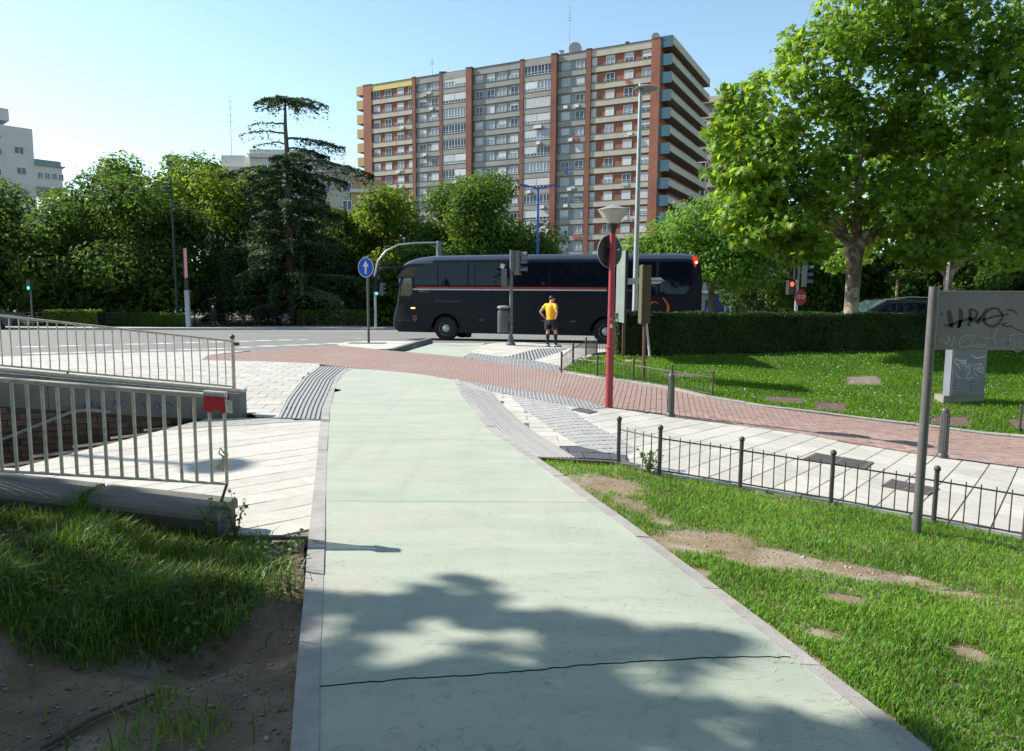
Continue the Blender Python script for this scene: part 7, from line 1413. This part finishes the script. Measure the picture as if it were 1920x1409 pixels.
dl = empty('lantern_pole', (-26.2, 56.5, -1.0), 'thin black lantern pole among the trees above the banner', 'street lamp')
MB().tube([(-26.2, 56.5, -1.0), (-26.3, 56.5, 10.6)], [0.11, 0.07], 8).build('pole', m_dark, dl)
for z, r_ in ((9.5, 0.5), (9.8, 0.42), (10.1, 0.36)): MB().lathe((-26.6, 56.5, z), [(0.05, 0.12), (r_, 0.0), (r_ * 0.9, -0.06), (0.05, -0.02)], 14).build('lantern_tier', m_pole, dl)
m_bl2 = M('lamp_blue', (0.02, 0.08, 0.36), 0.45)
tb = empty('twin_street_lamp', (2.05, 61, -1.1), 'bright blue twin arm street lamp in front of the apartment block', 'street lamp')
MB().tube([(2.05, 61, -1.1), (2.05, 61, 10.7)], [0.14, 0.09], 10).build('pole', m_bl2, tb)
for s_ in (-1, 1):
    MB().tube([(2.05, 61, 10.6), (2.05 + s_ * 0.6, 61, 10.75), (2.05 + s_ * 1.0, 61, 10.82)], 0.06, 8).build('arm', m_bl2, tb); MB().box((2.05 + s_ * 1.2, 61, 10.86), (0.6, 0.3, 0.12), M=Matrix.Rotation(R(-8 * s_), 3, 'Y')).build('lamp_head', m_bl2, tb, smooth=False)
sp_ = empty('wooden_stake', (13.75, 26.0, 0.0), 'plain wooden stake standing behind the dark car', 'post'); MB().tube([(13.75, 26, -0.1), (13.77, 26, 2.35)], 0.045, 8).build('shaft', M('stake_wood', (0.34, 0.2, 0.1), 0.8), sp_); MB().tube([(13.77, 26, 2.35), (13.77, 26, 2.42)], [0.045, 0.015], 8).build('tip', m_brown, sp_)
wp = empty('white_post', (15.6, 26.2, 0.0), 'thin white lamp pole rising behind the dark car', 'post'); MB().tube([(15.6, 26.2, -0.1), (15.7, 26.2, 3.9)], 0.05, 8).build('shaft', m_wpole, wp); MB().lathe((15.6, 26.2, 0), [(0.08, -0.05), (0.08, 0.25), (0.055, 0.3)], 10).build('base', m_wpole, wp)
# ================================================================ grass, weeds, stones, litter
def pn2(x, y, f, seed):
    return np.array([mn.noise(Vector((a * f, b * f, seed))) for a, b in zip(x, y)])
def blades(name, P, z, h, wd, mat, par=None, lean=0.5, rg=None, label=None, cat='grass'):
    rg = rg or nr; n = len(P); az = rg.uniform(0, 2 * np.pi, n); d = np.stack([np.cos(az), np.sin(az)], 1); s_ = np.stack([-d[:, 1], d[:, 0]], 1); ln = rg.uniform(0.1, lean, n) * h
    V = np.zeros((n, 5, 3)); bw_ = (wd * 0.5)[:, None]
    V[:, 0, :2] = P - s_ * bw_; V[:, 1, :2] = P + s_ * bw_; V[:, 0, 2] = V[:, 1, 2] = z - 0.01
    mid = P + d * (ln * 0.35)[:, None]; V[:, 2, :2] = mid + s_ * bw_ * 0.8; V[:, 3, :2] = mid - s_ * bw_ * 0.8; V[:, 2, 2] = V[:, 3, 2] = z + h * 0.6
    V[:, 4, :2] = P + d * ln[:, None]; V[:, 4, 2] = z + h * np.sqrt(np.clip(1 - 0.5 * (ln / h) ** 2, 0.3, 1))
    F = (np.arange(n) * 5)[:, None, None] + np.array([(0, 1, 2), (0, 2, 3), (3, 2, 4)])[None]
    o = npmesh(name, V.reshape(-1, 3), F.reshape(-1, 3), mat, par, 'stuff')
    if label: tag(o, label, cat)
    return o
rg = np.random.default_rng(21)
# near lawn
n = 520000; P = np.stack([rg.uniform(0.2, 7.6, n), rg.uniform(1.4, 7.7, n)], 1); d = np.hypot(P[:, 0], P[:, 1])
P = P[(rg.random(n) < np.clip(3.2 / d, 0.3, 1)) & inside(P, LAWN) & (P[:, 0] < 1.1 * P[:, 1] + 1.4)]
edge = P[:, 0] - np.interp(P[:, 1], [0, 1.9, 2.82, 3.43, 4.25, 4.98, 5.99, 6.83, 7.6], [2.06, 1.83, 1.69, 1.52, 1.29, 1.07, 0.77, 0.54, 0.31])
nz = pn2(P[:, 0], P[:, 1], 2.3, 1.0) * 0.7 + pn2(P[:, 0], P[:, 1], 7.0, 5.0) * 0.5
PATCH = [((0.86, 6.75), (0.46, 0.6), 0.3, 1.3), ((1.05, 6.1), (0.24, 0.45), 0.35, 1.1), ((1.42, 5.22), (0.46, 0.26), 0.15, 1.7), ((1.85, 4.98), (0.48, 0.24), -0.1, 1.6), ((2.45, 4.82), (0.5, 0.2), -0.1, 1.45), ((2.85, 4.62), (0.3, 0.07), -0.2, 1.0), ((1.2, 5.75), (0.16, 0.3), 0.3, 0.95), ((1.25, 4.6), (0.1, 0.14), 0, 1.0), ((2.12, 4.33), (0.2, 0.12), 0, 1.2), ((1.72, 3.8), (0.15, 0.1), 0, 1.2), ((2.5, 3.72), (0.13, 0.12), 0, 1.2), ((2.75, 3.2), (0.1, 0.08), 0, 1.0), ((2.2, 3.36), (0.05, 0.05), 0, 0.9), ((2.55, 4.3), (0.1, 0.05), 0, 0.8)]
bare = np.zeros(len(P))
for c, r_, a_, k in PATCH:
    dx = P[:, 0] - c[0]; dy = P[:, 1] - c[1]; ca, sa = math.cos(-a_), math.sin(-a_); u = dx * ca - dy * sa; v = dx * sa + dy * ca
    bare = np.maximum(bare, k * np.exp(-(u / r_[0]) ** 2 - (v / r_[1]) ** 2))
bare += 0.75 * np.exp(-(edge / 0.07) ** 2) * (P[:, 1] < 4.0) + 0.4 * np.exp(-(edge / 0.05) ** 2)
keep = rg.random(len(P)) > np.clip((bare + nz * 0.6 - 0.5) * 2.2, 0, 0.985); P = P[keep]; bare = bare[keep]
z = np.array([zlawn(a, b) for a, b in P]); h = rg.uniform(0.02, 0.05, len(P)) * np.clip(1.15 - bare * 0.5, 0.5, 1.2) * (1 + 0.5 * pn2(P[:, 0], P[:, 1], 1.7, 8.0))
kd_ = rg.random(len(P)) < 0.07; blades('lawn_straw', P[kd_], z[kd_], np.maximum(h[kd_], 0.015), rg.uniform(0.003, 0.005, int(kd_.sum())), m_dry, None, 1.3, rg, 'dry straw blades mixed into the near lawn')
blades('lawn_grass', P, z, np.maximum(h, 0.012), rg.uniform(0.0045, 0.008, len(P)), m_grass, None, 1.0, rg, 'short green grass of the near lawn beside the path')
# far lawn
n = 300000; P = np.stack([rg.uniform(1.0, 14.5, n), rg.uniform(9.5, 18.2, n)], 1); P = P[inside(P, FLAWN)]
LIDS = [(7.5, 15.3, 0.44, 0.36), (5.2, 13.5, 0.38, 0.22), (5.85, 13.15, 0.33, 0.3), (7.7, 12.55, 0.36, 0.24), (9.05, 12.32, 0.4, 0.21), (3.65, 15.6, 0.35, 0.2), (8.62, 13.75, 0.4, 0.17), (2.9, 17.4, 0.25, 0.2)]
k = np.ones(len(P), bool)
for x, y, a, b in LIDS[-2:]: k &= ((P[:, 0] - x) / a) ** 2 + ((P[:, 1] - y) / b) ** 2 > 1
for pl in ([(7.28, 15.6), (8.03, 15.7), (7.7, 14.9), (6.97, 14.9)], [(4.84, 13.75), (5.6, 13.75), (5.5, 13.3), (4.8, 13.3)], [(5.78, 13.5), (6.3, 13.45), (6.0, 12.85), (5.42, 12.87)], [(7.5, 12.75), (8.2, 12.85), (7.95, 12.25), (7.25, 12.35)], [(8.75, 12.6), (9.5, 12.5), (9.3, 12.05), (8.6, 12.15)], [(3.35, 15.9), (4.05, 15.75), (3.95, 15.35), (3.25, 15.5)]): k &= ~inside(P + rg.normal(size=P.shape) * 0.025, pl)
P = P[k]; z = ztv(P[:, 0], P[:, 1]) - 0.03; h = rg.uniform(0.04, 0.09, len(P)) * (1 + 0.5 * pn2(P[:, 0], P[:, 1], 0.9, 3.0))
blades('far_lawn_grass', P, z, np.maximum(h, 0.03), rg.uniform(0.008, 0.014, len(P)), m_grass2, None, 0.9, rg, 'bright green grass of the far lawn below the hedge')
n = 5000; P = np.stack([rg.uniform(1.3, 14, n), rg.uniform(10.5, 18.0, n)], 1); P = P[inside(P, FLAWN)]
cl = pn2(P[:, 0], P[:, 1], 0.8, 6.0) + 0.6 * np.exp(-((P[:, 1] - 17.6) / 0.5) ** 2) + 0.5 * np.exp(-((P[:, 0] - 6.6) / 1.2) ** 2 - ((P[:, 1] - 13.6) / 0.8) ** 2); P = P[rg.random(len(P)) < np.clip(cl + 0.25, 0.03, 0.9)]
z = ztv(P[:, 0], P[:, 1]) + rg.uniform(0.03, 0.06, len(P)); HEX = (np.array([(math.cos(a), math.sin(a), 0) for a in np.arange(6) * math.pi / 3]), [(0, 1, 2, 3), (0, 3, 4, 5)])
o = leafcloud('daisies', np.column_stack([P, z]), np.array([0, -0.45, 0.8]) + rg.normal(size=(len(P), 3)) * 0.3, rg.uniform(0.005, 0.010, len(P)), HEX, M('daisy_white', (0.75, 0.75, 0.7), 0.7), None, 'stuff', rg=rg); tag(o, 'scattered white daisies in the far lawn', 'flowers')
# long grass on the left bank
n = 150000; P = np.stack([rg.uniform(-5.6, -0.9, n), rg.uniform(1.8, 5.0, n)], 1); P = P[inside(P, SOIL) & (P[:, 0] > -1.1 * P[:, 1] - 0.8)]
er = np.interp(P[:, 1], [0, 1.5, 2.6, 3.08, 4.02, 5.1], [-0.41, -0.61, -0.84, -0.97, -1.2, -1.5]) - P[:, 0]
nz = pn2(P[:, 0], P[:, 1], 1.6, 2.0) * 0.6 + pn2(P[:, 0], P[:, 1], 4.5, 7.0) * 0.5
low = 3.45 + 0.25 * (P[:, 0] + 2.4) * -0.5
dens = np.clip((P[:, 1] - (3.3 + 0.12 * np.sin(P[:, 0] * 4) + 0.12 * (P[:, 0] + 2.0))) / 0.3, 0, 1) * np.clip((er - 0.22) / 0.2, 0, 1) + nz * 0.5
dens -= 1.2 * np.exp(-((P[:, 0] + 1.6) / 0.35) ** 2 - ((P[:, 1] - 3.42) / 0.26) ** 2)
P_ = P[rg.random(len(P)) < np.clip(dens * 0.95, 0.0015, 0.95)]
z = np.array([zsoil(a, b) for a, b in P_]); tall = 1 + 0.9 * pn2(P_[:, 0], P_[:, 1], 1.9, 4.0)
blades('bank_grass', P_, z, np.maximum(rg.uniform(0.04, 0.16, len(P_)) * tall, 0.03), rg.uniform(0.004, 0.009, len(P_)), m_grass3, None, 1.3, rg, 'long untidy grass on the shaded left bank')
k = rg.random(len(P_)) < 0.05; Q = P_[k]; blades('dry_stalks', Q, z[k], rg.uniform(0.08, 0.22, len(Q)), rg.uniform(0.002, 0.004, len(Q)), m_dry, None, 0.9, rg, 'thin dry grass stalks on the left bank')
n = 2600; Q = np.stack([rg.uniform(-4.3, -1.3, n), rg.uniform(3.5, 5.0, n)], 1); Q = Q[inside(Q, SOIL)]; zq = np.array([zsoil(a, b) for a, b in Q]) + rg.uniform(0.02, 0.12, len(Q))
kq = pn2(Q[:, 0], Q[:, 1], 2.2, 11.0) > 0.08; o = leafcloud('bank_weeds', np.column_stack([Q, zq])[kq], np.array([0, 0, 1.0]) + rg.normal(size=(int(kq.sum()), 3)) * 0.5, rg.uniform(0.03, 0.06, int(kq.sum())), OVAL, m_lweed, None, 'stuff', rg=rg); tag(o, 'low broad leaved weeds among the bank grass', 'weeds')
# stones
def stones(name, P, z, s_, mat, label, rg):
    ico = np.array([(0, 0, 1), (0.9, 0, 0.25), (0.2, 0.9, 0.2), (-0.8, 0.5, 0.25), (-0.7, -0.6, 0.2), (0.3, -0.9, 0.25), (0, 0, -0.6)]); f = [(0, i, i % 5 + 1) for i in range(1, 6)] + [(6, i % 5 + 1, i) for i in range(1, 6)]
    n = len(P); A = rg.uniform(0, 6.28, n); sc_ = np.stack([s_ * rg.uniform(0.7, 1.3, n), s_ * rg.uniform(0.7, 1.3, n), s_ * rg.uniform(0.35, 0.7, n)], 1); V = ico[None] * sc_[:, None]; V = V + rg.normal(size=V.shape) * (s_ * 0.12)[:, None, None]
    c, s2 = np.cos(A)[:, None], np.sin(A)[:, None]; X = V[:, :, 0] * c - V[:, :, 1] * s2; Y = V[:, :, 0] * s2 + V[:, :, 1] * c; V = np.stack([X + P[:, :1], Y + P[:, 1:2], V[:, :, 2] + z[:, None]], 2)
    F = (np.arange(n) * 7)[:, None, None] + np.array(f)[None]; o = npmesh(name, V.reshape(-1, 3), F.reshape(-1, 3), mat, None, 'stuff'); tag(o, label, 'stones')
def stonemat(name, a, b):
    m, nt, bs_ = newmat(name); rgb = N(nt, 'ShaderNodeRGB'); rgb.outputs[0].default_value = c4(a); L(nt, islandrand(nt, rgb.outputs[0], 0.45, hue=0.015), bs_.inputs['Base Color']); bs_.inputs['Roughness'].default_value = 0.9; return m
m_st1 = stonemat('bank_stone', (0.24, 0.18, 0.125), None); m_st2 = stonemat('gravel_stone', (0.36, 0.30, 0.235), None)
n = 9000; Q = np.stack([rg.uniform(-3.2, -0.75, n), rg.uniform(2.0, 5.05, n)], 1); Q = Q[inside(Q, SOIL)]; e2 = np.interp(Q[:, 1], [0, 1.5, 2.6, 3.08, 4.02, 5.1], [-0.41, -0.61, -0.84, -0.97, -1.2, -1.5]) - Q[:, 0]
Q = Q[(Q[:, 1] < 3.75) | (e2 < 0.3)]; stones('bank_stones', Q, np.array([zsoil(a, b) for a, b in Q]), 0.002 + rg.exponential(0.0035, len(Q)).clip(0, 0.02), m_st1, 'small stones and clods on the bare left bank', rg)
n = 30000; Q = np.stack([rg.uniform(0.3, 3.2, n), rg.uniform(2.6, 7.6, n)], 1); Q = Q[inside(Q, LAWN)]; bb_ = np.zeros(len(Q))
for c, r_, a_, k in PATCH: bb_ = np.maximum(bb_, k * np.exp(-((Q[:, 0] - c[0]) / r_[0]) ** 2 - ((Q[:, 1] - c[1]) / r_[1]) ** 2))
e3 = Q[:, 0] - np.interp(Q[:, 1], [0, 1.9, 2.82, 3.43, 4.25, 4.98, 5.99, 6.83, 7.6], [2.06, 1.83, 1.69, 1.52, 1.29, 1.07, 0.77, 0.54, 0.31]); bb_ = np.maximum(bb_, 0.9 * np.exp(-(e3 / 0.07) ** 2))
Q = Q[rg.random(len(Q)) < bb_]; stones('lawn_gravel', Q, np.array([zlawn(a, b) for a, b in Q]), 0.002 + rg.exponential(0.002, len(Q)).clip(0, 0.015), m_st2, 'pale gravel showing in the bare patches of the near lawn', rg)
# pine needles on the path
n = 1700; Y = rg.uniform(2.2, 7.5, n); Y = 2.2 + (Y - 2.2) * rg.random(n) ** 0.5; X = np.array([rng.uniform(lx(y), rx(y) + 0.1) for y in Y]); A = rg.normal(0.3, 0.6, n)
Pn = np.stack([X, Y, ztv(X, Y) + 0.004], 1); Tn = np.stack([np.cos(A), np.sin(A), 0 * A], 1)
SL = (np.array([(-0.5, -0.015, 0), (0.5, -0.015, 0), (0.5, 0.015, 0), (-0.5, 0.015, 0)]), [(0, 1, 2, 3)])
k = rg.random(n) < 0.72
for kk, c, nm, lb in ((k, (0.20, 0.16, 0.11), 'brown_needles', 'fallen brown pine needles lying on the green path'), (~k, (0.60, 0.53, 0.40), 'straw_needles', 'pale straw bits lying on the green path')):
    o = leafcloud(nm, Pn[kk], np.tile((0, 0, 1.0), (kk.sum(), 1)), rg.uniform(0.02, 0.06, kk.sum()), SL, M(nm + '_m', c, 0.8), None, 'stuff', T=Tn[kk], rg=rg); tag(o, lb, 'needles')
# weeds
def weed(label, x, y, z, h, ns, seed, sp_=0.12):
    rg = np.random.default_rng(seed); r_ = empty('weed_plant', (x, y, z), label, 'plant'); mb = MB(); PP = []
    for i in range(ns):
        a = rg.uniform(0, 6.28); e = Vector((x + sp_ * math.cos(a) * rg.uniform(0.3, 1), y + sp_ * math.sin(a) * rg.uniform(0.3, 1), z + h * rg.uniform(0.6, 1))); m = Vector((x, y, z)).lerp(e, 0.5) + Vector((rg.normal() * 0.01, rg.normal() * 0.01, 0.02))
        mb.tube([(x, y, z - 0.02), m, e], [0.004, 0.003, 0.0015], 5, caps=False)
        for k in range(14):
            t = rg.uniform(0.15, 1.0); p = Vector((x, y, z)).lerp(m, t * 2) if t < 0.5 else m.lerp(e, t * 2 - 1); PP.append((p.x + rg.normal() * 0.016, p.y + rg.normal() * 0.016, p.z + rg.normal() * 0.01))
    mb.build('stem', m_lweed, r_); PP = np.array(PP); leafcloud('leaf_cluster', PP, rg.normal(size=PP.shape) + np.array([0, -0.3, 0.6]), rg.uniform(0.018, 0.045, len(PP)), OVAL, m_lweed, r_, 'stuff', rg=rg)
weed('tall thin weed with small leaves at the end of the near railing', -1.98, 5.03, 0.0, 0.42, 6, 81); weed('bushy weed beside the second post of the near fence', 1.42, 7.3, -0.04, 0.26, 12, 82, 0.18)
weed('small weed at the foot of the kerb wall end', -2.12, 4.9, 0.05, 0.28, 6, 83)
rg = np.random.default_rng(84); tf = empty('grass_tuft', (-3.02, 5.05, 0.25), 'green grass tuft growing in the gap of the kerb wall', 'plant')
Q = np.stack([rg.normal(-3.02, 0.045, 420), rg.normal(5.0, 0.06, 420)], 1); blades('blade_cluster', Q, np.full(420, 0.2), rg.uniform(0.08, 0.2, 420), rg.uniform(0.005, 0.01, 420), m_grass3, tf, 1.2, rg)
MB().ball((-3.02, 5.05, 0.12), 0.09, 8, 5).build('root_clump', m_soil, tf)
stk = empty('fallen_branch', (-1.9, 2.9, 0.0), 'dark fallen branch lying on the bare bank', 'branch')
pts = [(-1.55, 3.02), (-1.66, 2.92), (-1.75, 2.82), (-1.86, 2.68)]; MB().tube([(a, b, zsoil(a, b) + 0.02) for a, b in pts], [0.006, 0.009, 0.011, 0.012], 7).build('stem', m_bark, stk); MB().tube([(-1.66, 2.92, zsoil(-1.66, 2.92) + 0.03), (-1.58, 2.84, zsoil(-1.58, 2.84) + 0.03)], [0.008, 0.004], 5).build('twig', m_bark, stk)
